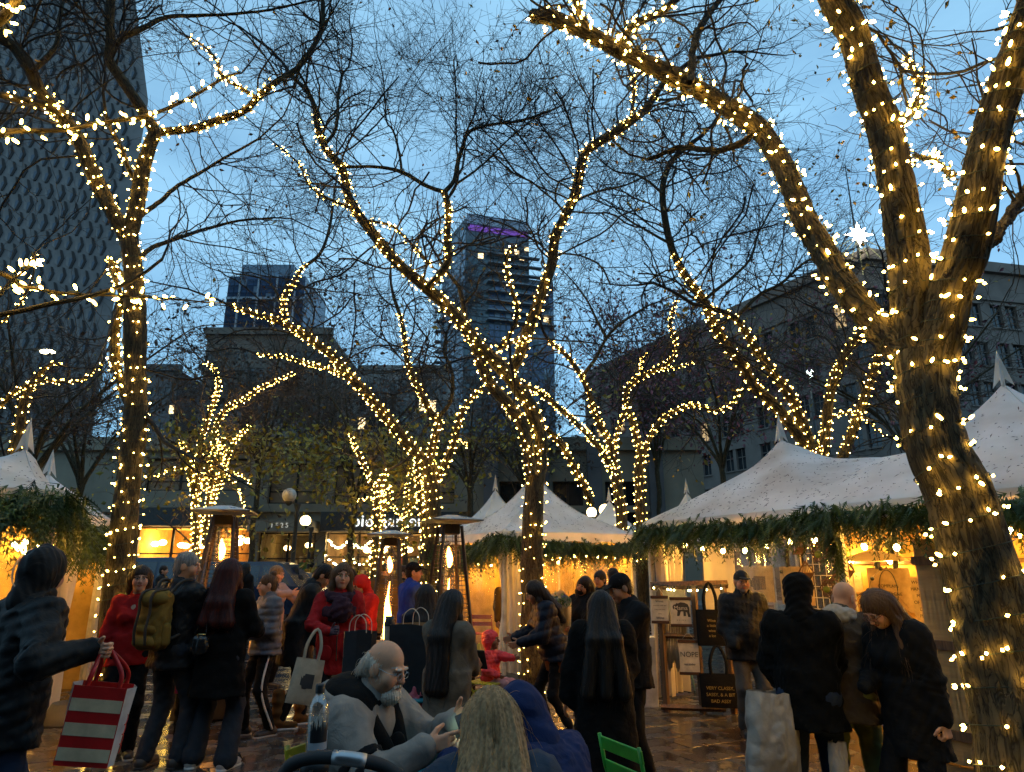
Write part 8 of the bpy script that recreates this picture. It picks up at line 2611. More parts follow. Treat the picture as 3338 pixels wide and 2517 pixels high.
for yy in (-d_ / 2, d_ / 2):
 C = spline(np.array([Q(-0.07, yy, -0.01), Q(-0.06, yy * 0.8, 0.07), wr + [-0.02, 0, -0.005], wr + [0.02, 0, -0.005], Q(0.075, yy * 0.8, 0.07), Q(0.085, yy, -0.01)]), 0.015)
 tn = nrm(np.gradient(C, axis=0)); sd = nrm(np.cross(tn, Rz @ np.array([0, 1.0, 0]))) * 0.011; k = np.arange(len(C) - 1); L_ = len(C)
 V = np.concatenate([C - sd, C + sd, C + sd + [0, 0.003, 0], C - sd + [0, 0.003, 0]])
 link('handle', mesh_np('handle', V, np.concatenate([np.stack([k + a * L_, k + 1 + a * L_, k + 1 + c_ * L_, k + c_ * L_], 1) for a, c_ in ((0, 1), (1, 2), (2, 3), (3, 0))]), True), M_STRIPER, SBG, True)
sq = [Q(w_ / 2 + 0.024 + 0.002, -0.03 + 0.018 * math.sin(t * 22), -0.14 - 0.16 * t + 0.012 * math.cos(t * 22)) for t in np.linspace(0, 1, 50)]
MB().tube(sq, 0.0022, 4).build('script_lettering', M_STRIPER, SBG, True, True)

# tote on the red-coated woman's arm
M_CANV = mat('natural_canvas', (0.52, 0.42, 0.30), 0.9, bump=0.3, bscale=200, bdist=0.001)
M_PRINT = mat('dark_print', (0.05, 0.045, 0.045), 0.8)
ea = world_of(red, red['el'][-1] * 0.35 + red['wr'][-1] * 0.65)
tt, tp, tf = soft_bag('tote_bag', 'natural canvas tote with dark printed state outline hanging from the red sleeve', ea + np.array([-0.06, -0.12, -0.24]), (0.95, 0.3), 0.25, 0.38, 0.07, M_CANV, 'tote bag', tilt=-0.16, handles=(0.5, 0.24, 0.013), flare=1.12, seed=3)
patch(tt, tp, state_print(0.05, 0.5, 0.45, 0.17), M_PRINT, frame=tf)

# backpack
def bp():
 I = bp_man; T_ = I['TT']
 T = thing('backpack', 'olive canvas backpack with dark straps worn by the grey-haired man', 'backpack', world_of(I, T_((0, 0.25, 1.0))))
 M = np.array(root_matrix(I['T']))
 def part(nm, m, fn, res=0.011):
  S = Sdf(res); fn(S); V, F = S.mesh(nm)
  V = V @ M[:3, :3].T + M[:3, 3]
  return link(nm, mesh_np(nm, V, F, True), m, T, True)
 def body(S):
  for sx in (-1, 1):
   S.cone(T_((sx * 0.075, 0.25, 1.03)), T_((sx * 0.07, 0.24, 1.36)), 0.085, 0.075, 0.08)
  S.disp.append(lambda x, y, z: 0.006 * noise3(x, y, z, 24, 8))
 part('pack_body', K_OLIVE, body)
 part('flap', K_OLIVE, lambda S: S.ell(T_((0, 0.275, 1.36)), (0.15, 0.085, 0.075), I['Rt'], 0.03))
 for sx in (-1, 1):
  part('side_pocket', K_OLIVE, lambda S: S.cone(T_((sx * 0.15, 0.25, 1.02)), T_((sx * 0.15, 0.25, 1.14)), 0.042, 0.036, 0.02))
 part('front_pocket', K_OLIVE, lambda S: (S.cone(T_((-0.075, 0.325, 1.02)), T_((0.075, 0.325, 1.02)), 0.042, 0.042, 0.03), S.cone(T_((-0.075, 0.32, 1.12)), T_((0.075, 0.32, 1.12)), 0.036, 0.036, 0.05)))
 ms = mat('dark_strap', (0.03, 0.022, 0.015), 0.7)
 for sx in (-1, 1):
  C = np.array([np.array(root_matrix(I['T']) @ Vector(T_(p))) for p in ((sx * 0.06, 0.2, 1.44), (sx * 0.062, 0.33, 1.425), (sx * 0.062, 0.365, 1.36), (sx * 0.062, 0.36, 1.26), (sx * 0.062, 0.38, 1.12), (sx * 0.062, 0.365, 1.0))])
  MB().tube(spline(C, 0.02), 0.012, 6).build('strap', ms, T, True, True)
  C = np.array([np.array(root_matrix(I['T']) @ Vector(T_(p))) for p in ((sx * 0.09, 0.2, 1.4), (sx * 0.125, 0.12, 1.505), (sx * 0.13, 0.0, 1.50), (sx * 0.13, -0.11, 1.38), (sx * 0.14, -0.09, 1.2), (sx * 0.16, 0.1, 1.08), (sx * 0.12, 0.2, 1.03))])
  MB().tube(spline(C, 0.02), 0.016, 6).build('shoulder_strap', ms, T, True, True)
bp()

# handbag on the auburn woman's back
def hb():
 I = aub; T_ = I['TT']
 T = thing('handbag', 'small black patent handbag hanging at the auburn woman\'s back', 'handbag', world_of(I, T_((0.1, 0.2, 0.95))))
 M = np.array(root_matrix(I['T'])); mm = mat('patent_leather', (0.012, 0.012, 0.013), 0.22)
 c0 = np.array([0.1, 0.24, 1.02])
 S = Sdf(0.009); S.ell(T_(c0), (0.095, 0.05, 0.075), I['Rt'], 0.02); S.cone(T_(c0 + [-0.04, 0, 0.06]), T_(c0 + [0.04, 0, 0.06]), 0.035, 0.035, 0.03)
 S.disp.append(lambda x, y, z: 0.004 * np.sin(x * 130)); V, F = S.mesh('b'); V = V @ M[:3, :3].T + M[:3, 3]
 link('bag_body', mesh_np('bag_body', V, F, True), mm, T, True)
 ww = lambda p: np.array(root_matrix(I['T']) @ Vector(T_(c0 + np.array(p))))
 MB().tube([ww((-0.05, 0.0, 0.1)), ww((0.05, 0.0, 0.1))], 0.008, 6).build('clasp', mat('brass', (0.6, 0.4, 0.15), 0.25, metal=1.0), T, True, True)
 MB().tube(spline(np.array([ww((-0.05, 0, 0.1)), ww((-0.03, -0.03, 0.25)), ww((-0.005, -0.03, 0.38)), ww((0.02, -0.03, 0.25)), ww((0.05, 0, 0.1))]), 0.02), 0.006, 6).build('strap', mm, T, True, True)
hb()

# crumpled white bag by the hooded man
M_CRUMP = mat('crumpled_white_paper', (0.40, 0.35, 0.30), 0.7, var=0.08, bump=0.5, bscale=14, bdist=0.02)
pb = at(1664, 1494, 4.75)
soft_bag('paper_bag', 'large crumpled white paper bag beside the hooded man at the right', pb, (0.98, 0.12), 0.33, 0.56, 0.2, M_CRUMP, 'paper bag', tilt=-0.05, crumple=0.0065, flare=1.15, seed=5)
pb = at(1806, 1602, 4.7)
soft_bag('paper_bag', 'second white paper bag half hidden between the hooded man and the bald man', pb, (0.98, 0.12), 0.12, 0.4, 0.1, M_CRUMP, 'paper bag', crumple=0.004, seed=8)

# ------------------------------------------------------------------ table group
M_TEAL = mat('teal_enamel', (0.015, 0.24, 0.32), 0.4)

def bistro_chair(label, col, loc, rot, k=1.0, group='coloured folding bistro chairs'):
 m = mat('chair_enamel_' + label[:6].replace(' ', '_'), col, 0.4)
 T = thing('folding_chair', label, 'chair', loc, math.radians(rot), k, group)
 for sx in (-1, 1):
  MB().tube([(sx * 0.19, 0.24, 0.0), (sx * 0.19, 0.06, 0.38), (sx * 0.19, -0.2, 0.82 * 0 + 0.0)][:2] + [(sx * 0.19, -0.16, 0.0 + 0.45)], 0.011, 6).build('leg', m, T, True)
  MB().tube([(sx * 0.2, -0.22, 0.0), (sx * 0.2, 0.12, 0.45), (sx * 0.2, 0.2, 0.66), (sx * 0.2, 0.235, 0.84)], 0.012, 6).build('leg', m, T, True)
 for j in range(6):
  MB().box((0, -0.17 + j * 0.062, 0.46), (0.4, 0.05, 0.014), bev=0.003).build('seat_slat', m, T)
 for z, yy in ((0.79, 0.222), (0.66, 0.195)):
  o = MB().box((0, 0, 0), (0.43, 0.014, 0.075), bev=0.003).build('back_slat', m, T); o.location = (0, yy, z); o.rotation_euler = (-0.18, 0, 0)
 return T

def cafe_table(label, c, w, d, z, rot, m, round_=False):
 T = thing('cafe_table', label, 'table', (c[0], c[1], 0), math.radians(rot), group='teal cafe tables')
 if round_: MB().lathe([(0.001, z - 0.02), (w / 2, z - 0.02), (w / 2 + 0.006, z - 0.01), (w / 2, z), (0.001, z)], n=36).build('table_top', m, T)
 else: MB().box((0, 0, z - 0.012), (w, d, 0.024), bev=0.006).build('table_top', m, T)
 for sx, sy in ((-1, -1), (1, -1), (1, 1), (-1, 1)):
  MB().tube([(sx * w * 0.36, sy * d * 0.36, z - 0.02), (-sx * w * 0.3, sy * d * 0.4, 0)], 0.012, 6).build('leg', m, T, True)
 return T

cafe_table('teal cafe table in front of the old man', (-0.10, 3.5), 0.8, 0.62, 0.77, 6, M_TEAL)
tb = at(882, 1478, 5.75)
cafe_table('round teal table carrying the black shopping bags', (tb[0], 5.75), 0.62, 0.62, 0.72, 0, M_TEAL, True)
c_ = at(700, 1600, 3.5)
bistro_chair('yellow folding chair the old man sits on', (0.42, 0.36, 0.01), (old['T'].location[0] - 0.0, old['T'].location[1] + 0.02, 0), 68, 1.06)
c_ = at(1356, 1600, 4.15)
bistro_chair('green folding chair standing empty at the lower right of centre', (0.02, 0.30, 0.03), (c_[0] + 0.12, 4.1, 0), 116, 0.92)
bistro_chair('yellow-green folding chair under the reaching child', (0.40, 0.38, 0.02), (reach['T'].location[0] - 0.06, 8.16, 0), 62)
c_ = at(1046, 1300, 14.2)
bistro_chair('red folding chair beside the clear wall of the centre tent', (0.45, 0.05, 0.02), (c_[0], 14.2, 0), 170)

# black shopping bags on the round table
M_BLKP = mat('black_paper', (0.016, 0.018, 0.022), 0.5, bump=0.3, bscale=8, bdist=0.02)
M_KRAFT = mat('kraft_paper', (0.30, 0.17, 0.07), 0.8)
M_CORD = mat('paper_cord', (0.6, 0.5, 0.4), 0.8)
def paper_bag(label, c, w, d, h, rot, m, inner):
 T = thing('shopping_bag', label, 'shopping bag', c, math.radians(rot), group='black paper shopping bags')
 b = MB()
 def ringp(z, k, wob): return [(-w / 2 * k + wob, -d / 2 * k, z), (0.0, -d / 2 * k - 0.015, z + wob), (w / 2 * k, -d / 2 * k, z - wob), (w / 2 * k + 0.02, 0, z), (w / 2 * k, d / 2 * k, z), (0, d / 2 * k, z + 0.01), (-w / 2 * k, d / 2 * k, z), (-w / 2 * k - 0.02, 0, z)]
 R = [ringp(0, 0.98, 0), ringp(h * 0.35, 1.02, 0.004), ringp(h * 0.7, 1.0, 0.006), ringp(h, 1.04, 0.012)]
 V = [p for r in R for p in r]
 b.add(V, [(k * 8 + i, k * 8 + (i + 1) % 8, k * 8 + 8 + (i + 1) % 8, k * 8 + 8 + i) for k in range(3) for i in range(8)] + [tuple(range(8))[::-1]])
 b.build('bag_body', m, T)
 Vi = [tuple(np.array(p) * [0.985, 0.985, 1] ) for p in R[3]] + [tuple(np.array(p) * [0.96, 0.96, 1]) for p in R[2]]
 MB().add(Vi, [(8 + i, 8 + (i + 1) % 8, (i + 1) % 8, i) for i in range(8)] + [tuple(range(8, 16))]).build('lining', inner, T)
 for sy in (-1, 1):
  MB().tube(spline(np.array([(-0.07, sy * d / 2, h - 0.02), (-0.06, sy * d / 2, h + 0.08), (0, sy * d / 2 * 0.9, h + 0.125), (0.06, sy * d / 2, h + 0.08), (0.07, sy * d / 2, h - 0.02)]), 0.015), 0.0035, 5).build('handle', M_CORD, T, True)
 return T
paper_bag('large black paper shopping bag with kraft lining on the round table', (tb[0] + 0.05, 5.7, 0.722), 0.37, 0.2, 0.52, -14, M_BLKP, M_KRAFT)
paper_bag('smaller black paper bag left of the large one behind the old man', (tb[0] - 0.36, 5.55, 0.62), 0.22, 0.12, 0.58, -8, M_BLKP, M_BLKP)
cup = thing('coffee_cup', 'tall pale cup with black lid between the black shopping bags', 'cup', (tb[0] - 0.17, 5.75, 0.722))
MB().lathe([(0.001, 0), (0.03, 0), (0.042, 0.5), (0.042, 0.51)], n=16).build('cup_body', mat('pale_card', (0.5, 0.42, 0.32), 0.7), cup, True)
MB().lathe([(0.045, 0.505), (0.045, 0.525), (0.036, 0.55), (0.036, 0.58), (0.001, 0.58)], n=16).build('lid', M_BLACK, cup, True)
pk = at(897, 1522, 5.6)
S = Sdf(0.012); S.ell((0, 0, 0.12), (0.07, 0.05, 0.12)).ell((0.0, 0, 0.24), (0.03, 0.02, 0.03)); S.disp.append(lambda x, y, z: 0.012 * noise3(x, y, z, 40, 3))
V, F = S.mesh('p')
o = link('pink_bag', mesh_np('pink_bag', V, F, True), mat('pink_plastic', (0.62, 0.12, 0.16), 0.4)); o.location = (pk[0], 5.6, pk[2] - 0.13)
tag(o, 'small knotted pink bag below the round teal table top', 'bag')

# stroller with bottle
so_ = at(735, 1650, 2.3)
ST = thing('stroller', 'black stroller handle rising from the bottom edge, left of the old man', 'stroller', (so_[0], 2.3, 0))
M_FOAM = mat('black_foam_grip', (0.014, 0.014, 0.015), 0.75, bump=0.4, bscale=120, bdist=0.001)
hp = [at(598, 1700, 2.3), at(625, 1655, 2.3), at(668, 1638, 2.28), at(720, 1636, 2.27), at(775, 1642, 2.27), at(830, 1656, 2.3), at(880, 1690, 2.32)]
MB().tube(spline(np.array(hp), 0.02), 0.02, 12).build('handle', M_FOAM, ST, True, True)
MB().tube(spline(np.array(hp), 0.02)[9:14], 0.0215, 12).build('grip_band', M_STEEL, ST, True, True)
for e in (0, -1):
 q = np.array(hp[e]); MB().tube(spline(np.array([q, q + [0.0, 0.25, -0.35], q + [0, 0.55, -q[2] + 0.12]]), 0.05), 0.014, 8).build('frame_tube', M_BLACK, ST, True, True)
 MB().lathe([(0.04, -0.02), (0.11, -0.02), (0.11, 0.02), (0.04, 0.02)], tuple(q + [0, 0.6, -q[2] + 0.12]), 18).build('wheel', M_TYRE, ST, True, True)
MB().sphere((so_[0], 2.75, 0.62), (0.2, 0.32, 0.22), 18, 12).build('seat_shell', K_BLK, ST, True, True)
bt = at(681, 1641, 2.72)
MB().lathe([(0.001, -0.06), (0.05, -0.06), (0.055, 0.012), (0.05, 0.012), (0.046, -0.002), (0.001, -0.002)], tuple(bt), 18).build('cup_holder', M_BLACK, ST, True, True)
MB().tube([tuple(bt + [0, -0.05, -0.03]), tuple(bt + [0.05, -0.42, -0.02])], 0.01, 6).build('holder_arm', M_BLACK, ST, True, True)
BT = thing('water_bottle', 'clear water bottle with black cap and dark printed label by the stroller', 'bottle', bt)
M_PET = clear_mat('bottle_plastic', (0.9, 0.88, 0.84), 0.22, 0.05, 0.1)
MB().lathe([(0.001, 0), (0.034, 0.0), (0.037, 0.01), (0.037, 0.16), (0.034, 0.185), (0.024, 0.208), (0.0145, 0.218), (0.0145, 0.225)], n=28).build('bottle_body', M_PET, BT, True)
MB().lathe([(0.017, 0.224), (0.0175, 0.25), (0.015, 0.256), (0.001, 0.256)], n=20).build('cap', M_BLACK, BT, True)
MB().lathe([(0.0335, 0.004), (0.0355, 0.01), (0.0355, 0.15), (0.001, 0.15)], n=28).build('water', clear_mat('water_fill', (0.82, 0.83, 0.82), 0.12, 0.02, 0.1), BT, True)
def wrap(z0, z1, a0, a1, m, nm, r=0.0376, jag=None):
 a = np.linspace(a0, a1, 24); b = MB()
 z1s = [z1 + (0.018 * math.sin(k * 2.3) + 0.01 * math.sin(k * 5.1) if jag else 0) for k in range(24)]
 V = np.concatenate([np.stack([np.cos(a) * r, np.sin(a) * r, np.full(24, z0)], 1), np.stack([np.cos(a) * r, np.sin(a) * r, z1s], 1)])
 k = np.arange(23); b.add(V, np.stack([k, k + 1, k + 25, k + 24], 1)); b.build(nm, m, BT, True)
wrap(0.005, 0.036, -2.2, 0.2, mat('violet_label', (0.03, 0.02, 0.12), 0.4), 'label_band')
wrap(0.037, 0.098, -2.2, 0.2, mat('silver_label', (0.42, 0.42, 0.44), 0.35), 'label', 0.0375)
wrap(0.062, 0.12, -2.0, -0.1, M_BLACK, 'label_print', 0.0379, True)

# things on the near table
tz = 0.771
p = at(861, 1652, 3.42)
o = MB().sphere((0, 0, 0.042), (0.045, 0.045, 0.04), 18, 12).build('orange_ball', mat('orange_rubber', (0.75, 0.17, 0.01), 0.45, bump=0.3, bscale=50), None, True); o.location = (p[0], 3.36, tz)
tag(o, 'orange ball on the corner of the near teal table', 'ball')
mg = thing('bowl', 'dark bowl on the near teal table beside the orange ball', 'bowl', (p[0] - 0.13, 3.33, tz))
MB().lathe([(0.001, 0.003), (0.04, 0.0), (0.062, 0.05), (0.066, 0.085), (0.062, 0.085), (0.05, 0.03), (0.001, 0.02)], n=24).build('bowl_body', mat('dark_glaze', (0.03, 0.014, 0.012), 0.25), mg, True)
MB().lathe([(0.001, 0.07), (0.061, 0.07)], n=24).build('contents', mat('red_soup', (0.25, 0.03, 0.03), 0.4), mg, True)

def phone(label, c, R, m_screen, k=1.0):
 T = thing('phone', label, 'phone', c)
 o = MB().box((0, 0, 0), (0.074 * k, 0.008, 0.15 * k), bev=0.003).build('case', M_BLACK, T)
 s = MB().box((0, -0.0052, 0), (0.066 * k, 0.002, 0.138 * k)).build('screen', m_screen, T)
 T.rotation_euler = Matrix(R).to_euler()
 return T
pw = world_of(old, (old['wr'][-1] + old['wr'][1]) / 2 + np.array([0.0, -0.12, 0.035]))
phone('phone with bright screen in the old man\'s hands', pw, rotm('Z', 160) @ rotm('X', 50) @ rotm('Y', 35), emat('phone_screen', (0.55, 1.0, 0.85), 3.0))
pw = world_of(grey_w, grey_w['wr'][-1] + grey_w['hd'][-1] * 0.12)
phone('phone held up by the long-haired woman in grey', pw, rotm('Z', 150) @ rotm('X', -20), emat('phone_screen_dim', (0.4, 0.5, 0.6), 0.5))

# bouquet
def bouquet():
 I = flow
 c0 = world_of(I, I['TT']((-0.10, -0.30, 1.02)))
 T = thing('bouquet', 'bouquet of pale flowers in cream paper held by the masked woman', 'bouquet', c0)
 ax = nrm(np.array([-0.35, -0.25, 0.75])); e = nrm(np.cross(ax, [0, 1, 0])); g_ = np.cross(ax, e)
 b = MB(); NU = 28; V = []
 for k in range(9):
  f = k / 8
  for q in range(NU):
   a = 2 * PI * q / NU; r = 0.03 + 0.17 * f * (1 + 0.12 * math.sin(a * 3 + 1)) + 0.012 * f * math.sin(a * 7)
   V.append(c0 + ax * (f * 0.42 + 0.05 * f * math.sin(a * 2)) + (e * math.cos(a) + g_ * math.sin(a)) * r)
 F = [(k * NU + q, k * NU + (q + 1) % NU, (k + 1) * NU + (q + 1) % NU, (k + 1) * NU + q) for k in range(8) for q in range(NU)]
 b.add(V, F).build('paper_wrap', mat('cream_paper', (0.62, 0.50, 0.30), 0.7), T, True, True)
 cols = [(0.45, 0.40, 0.16), (0.12, 0.07, 0.22), (0.55, 0.5, 0.4)]
 ms = [mat('petal_%d' % k, c, 0.6) for k, c in enumerate(cols)]
 for k in range(26):
  a, r = rng.random() * 6.28, 0.16 * math.sqrt(rng.random())
  c_ = c0 + ax * (0.42 + 0.06 * rng.random()) + (e * math.cos(a) + g_ * math.sin(a)) * r
  f = MB()
  for p_ in range(6):
   t = p_ * PI / 3
   d_ = nrm(ax * 0.7 + e * math.cos(t) + g_ * math.sin(t)); s_ = nrm(np.cross(ax, d_)) * 0.012
   f.add([c_, c_ + d_ * 0.02 + s_, c_ + d_ * 0.04, c_ + d_ * 0.02 - s_], [(0, 1, 2, 3)])
  f.build('flower', ms[k % 3], T, False, True)
 V, F = leaf_quads(np.array([c0 + ax * (0.38 + 0.08 * rng.random()) + (e * rng.normal() + g_ * rng.normal()) * 0.08 for _ in range(120)]), 0.035)
 tag(link('leaves', mesh_np('leaves', V, F, False), M_CEDAR2, T, True), kind='stuff')
bouquet()

# ------------------------------------------------------------------ the print stall
def mq_a(x, b, y=1300):
 """distance along the stall front whose point at depth b is seen at photo x"""
 best = min(np.linspace(-1, 7, 1601), key=lambda a: abs(sight(MQ(a, b, 1.5))[0] - x))
 return best
UU3, NN3 = np.array([U_[0], U_[1], 0]), np.array([N_[0], N_[1], 0])
M_TOTE = mat('golden_canvas', (0.55, 0.40, 0.20), 0.9)
for k, (x, y, lb) in enumerate(((1641, 1270, 'tan tote with dark printed state outline left of the hooded man'), (1722, 1272, 'tan tote mostly hidden behind the black hood'), (1922, 1275, 'tan tote with a printed ring above the woman with glasses'))):
 a = mq_a(x, 2.8)
 d_ = at(x, y - 48, MQ(a, 2.8)[1])
 t, P_, fr = soft_bag('tote_bag', lb, MQ(a, 2.78, d_[2]), UU3[:2], 0.62, 0.58, 0.05, M_TOTE, 'tote bag', handles=(0.42, 0.38, 0.028), hm=M_BLACK, seed=k, group='totes hung on the stall back panel')
 if k < 2:
  patch(t, P_, state_print(0.0, 0.5, 0.55, 0.2), M_PRINT, frame=fr)
 else:
  ring = [P_(0.42 * math.cos(q), 0.5 + 0.45 * math.sin(q), 1) + fr[2] * 0.004 for q in np.linspace(0, 2 * PI, 33)]
  MB().tube(ring, 0.006, 5).build('ring_print', M_PRINT, t, True, True)
  lettering('CHAMPAGNE', 0.062, M_PRINT, t, plane_M(P_(0, 0.6, 1) + fr[2] * 0.004, UU3, (0, 0, 1)), 0.001)
  lettering('COMPLAIN', 0.06, M_PRINT, t, plane_M(P_(0, 0.42, 1) + fr[2] * 0.004, UU3, (0, 0, 1)), 0.001)
# wall text card
a = mq_a(1990, 2.7); zc = at(1990, 1300, MQ(a, 2.7)[1])[2]
cd = thing('text_poster', 'tall cream poster with short dark lines of text at the right of the stall', 'poster', MQ(a, 2.74, zc - 0.4))
o = MB().box((0, 0, 0), (0.34, 0.62, 0.01)).build('board', mat('cream_card', (0.6, 0.46, 0.24), 0.8), cd, False); o.matrix_basis = root_matrix(cd).inverted() @ plane_M(MQ(a, 2.74, zc), UU3, (0, 0, 1))
for k, s_ in enumerate(('WHEN LIFE', 'HANDS YOU', 'MIDDLE', 'OF THEM &', 'DRINK', 'PEOPLE')):
 lettering(s_, 0.06, M_PRINT, cd, plane_M(MQ(a, 2.728, zc + 0.24 - k * 0.085), UU3, (0, 0, 1)), 0.001)

# wire grid with geometric plant hangers
ga, gb = mq_a(1735, 2.0), mq_a(1845, 2.0)
GR = thing('wire_grid', 'tall pale wire grid panel standing in the stall', 'grid panel', MQ((ga + gb) / 2, 2.0, 0))
M_GRID = mat('pale_wire', (0.6, 0.52, 0.38), 0.4)
for k in range(9):
 MB().tube([MQ(ga + (gb - ga) * k / 8, 2.0, 0.1), MQ(ga + (gb - ga) * k / 8, 2.0, 2.2)], 0.005 if k not in (0, 8) else 0.011, 5).build('upright', M_GRID, GR, True, True)
for k in range(15):
 MB().tube([MQ(ga, 2.0, 0.1 + 0.15 * k), MQ(gb, 2.0, 0.1 + 0.15 * k)], 0.005, 5).build('crossbar', M_GRID, GR, True, True)
M_DARKW = mat('dark_laser_cut_wood', (0.07, 0.025, 0.01), 0.6)
def geo(x, y, size, kind, lb):
 a = mq_a(x, 1.96); z = at(x, y, MQ(a, 1.96)[1])[2]
 T = thing('geometric_hanger', lb, 'wall hanger', MQ(a, 1.96, z - size), group='dark geometric hangers on the wire grid')
 def loop(pts): return [MQ(a + px_ * size, 1.95, z + pz * size) for px_, pz in pts + pts[:1]]
 if kind == 'star':
  for r0 in (0.0, PI / 8):
   for sc in (1.0, 0.62):
    MB().tube(loop([(sc * math.sin(q * PI / 4 * 2 + r0 * 2), sc * math.cos(q * PI / 4 * 2 + r0 * 2)) for q in range(4)]), 0.012, 4).build('frame', M_DARKW, T, False, True)
  MB().sphere(MQ(a, 1.9, z - size * 0.15), (size * 0.34, size * 0.3, size * 0.34), 10, 8).build('moss', M_CEDAR, T, True, True)
 else:
  MB().tube(loop([(0, 1), (0.8, 0), (0, -1), (-0.8, 0)]), 0.013, 4).build('frame', M_DARKW, T, False, True)
  pf = MB(); pf.add([MQ(a - 0.8 * size, 1.95, z), MQ(a + 0.8 * size, 1.95, z), MQ(a, 1.95, z - size), MQ(a - 0.8 * size, 1.82, z - 0.1), MQ(a + 0.8 * size, 1.82, z - 0.1), MQ(a, 1.82, z - size)], [(0, 1, 2), (3, 5, 4), (0, 3, 4, 1), (0, 2, 5, 3), (1, 4, 5, 2)])
  pf.build('pocket', M_DARKW, T, False, True)
  for q in (-0.5, -0.25, 0, 0.25, 0.5):
   MB().tube([MQ(a + q * size * 0.8, 1.95, z), MQ(a + q * size * 0.4, 1.95, z + size * (1 - abs(q) * 0.6))], 0.006, 4).build('ray', M_DARKW, T, False, True)
geo(1781, 1194, 0.16, 'star', 'star-shaped dark hanger in the middle of the wire grid')
geo(1742, 1182, 0.11, 'diamond', 'upper left dark diamond hanger on the wire grid')
geo(1822, 1180, 0.13, 'diamond', 'upper right dark diamond hanger on the wire grid')
geo(1745, 1237, 0.16, 'diamond', 'lower left dark diamond hanger on the wire grid')
geo(1830, 1232, 0.17, 'diamond', 'lower right dark diamond hanger on the wire grid')
geo(1790, 1270, 0.14, 'star', 'lower star-shaped dark hanger near the bald man\'s head')
# bobble garland and lamp shade
gp = [MQ(mq_a(x, 2.5), 2.5, at(x, y, MQ(mq_a(x, 2.5), 2.5)[1])[2]) for x, y in ((1690, 1235), (1715, 1262), (1850, 1285), (1885, 1250), (1910, 1225))]
bg = thing('bobble_garland', 'black felt bobble garland draped across the stall', 'garland', gp[0])
C = spline(np.array(gp), 0.03); MB().tube(C, 0.003, 4).build('thread', M_BLACK, bg, True, True)
for k in range(0, len(C), 6): MB().sphere(C[k], 0.028, 8, 6).build('bobble', M_BLACK, bg, True, True)
a = mq_a(1895, 2.4); zc = at(1895, 1196, MQ(a, 2.4)[1])[2]
lp = thing('paper_parasol_lamp', 'shallow cream parasol hung above the totes', 'parasol', MQ(a, 2.4, zc - 0.1))
MB().lathe([(0.42, -0.10), (0.3, -0.03), (0.15, 0.02), (0.01, 0.04)], tuple(MQ(a, 2.4, zc)), 22).build('shade', vinyl_mat('cream_parasol', (0.75, 0.62, 0.35), 0.5), lp, True, True)
MB().tube([MQ(a, 2.4, zc + 0.04), MQ(a, 2.4, zc + 0.4)], 0.004, 4).build('cord', M_CABLE, lp, True, True)

# timber screen right of the stall front
sa, sb = mq_a(1995, 0.2), mq_a(2052, 0.2)
SC = thing('timber_screen', 'tall slatted timber screen between the woman with glasses and the thick trunk', 'screen', MQ(sa, 0.2, 0))
for k in range(7):
 f = k / 6
 MB().box(MQ(sa + (sb - sa) * f, 0.2, 0.98), (0.075, 0.03, 1.94), mq_rot, bev=0.004).build('board', M_PLY, SC, False, True)
for z in (0.25, 1.0, 1.75): MB().box(MQ((sa + sb) / 2, 0.17, z), (abs(sb - sa) + 0.1, 0.03, 0.08), mq_rot).build('rail', M_WOOD, SC, False, True)
MB().box(MQ(sb + 0.14, 0.1, 1.0), (0.1, 0.06, 2.0), mq_rot).build('post', M_WOOD, SC, False, True)
# white wire basket panel at the feet
wa, wb = mq_a(1850, 0.4), mq_a(1905, 0.4)
WG = thing('wire_grid', 'low white wire grid seen between the bald man and the woman with glasses', 'grid panel', MQ(wa, 0.4, 0))
for k in range(7): MB().tube([MQ(wa + (wb - wa) * k / 6, 0.4, 0.03), MQ(wa + (wb - wa) * k / 6, 0.4, 0.9)], 0.005, 5).build('upright', M_WHITE, WG, True, True)
for k in range(9): MB().tube([MQ(wa, 0.4, 0.06 + 0.1 * k), MQ(wb, 0.4, 0.06 + 0.1 * k)], 0.005, 5).build('crossbar', M_WHITE, WG, True, True)

# display frame with hanging signs
YD = 8.95
DR, DU, DN = np.array([0.985, -0.17, 0.0]), np.array([0, 0, 1.0]), np.array([-0.17, -0.985, 0])
def D(x, y, off=0.0):
 k = (x - 1470) / FPX * YD * 1.02
 Y = YD - 0.17 * k
 p = at(x, y, Y); return p - np.array([0, off, 0])
DS = thing('display_stand', 'dark timber display frame hung with signs and bags at the stall corner', 'display stand', gnd(1470, 1520))
def beam(p, q, w, nm='rail', m=M_WOOD):
 MB().tube([p, q], w, 4).build(nm, m, DS, False, True)
for x in (1424, 1498, 1562):
 t = D(x, 1268); b0 = t.copy(); b0[2] = 0.0
 beam(b0 + [0, -0.05, 0], t, 0.042, 'post')
beam(D(1405, 1266), D(1572, 1262), 0.05); beam(D(1424, 1372), D(1500, 1376), 0.03)
b0, b1 = D(1424, 1500), D(1562, 1500); b0[2] = b1[2] = 0.06
beam(b0 + [0, -0.06, 0], b1 + [0, -0.06, 0], 0.035)
festoon('tiny green-white lights along the dark display frame', [D(1408, 1262, .07), D(1480, 1268, .07), D(1570, 1262, .07)], 0.09, r=0.010, em=emat('tiny_light', (1.0, 0.9, 0.4), 14), group='tiny lights on the display')

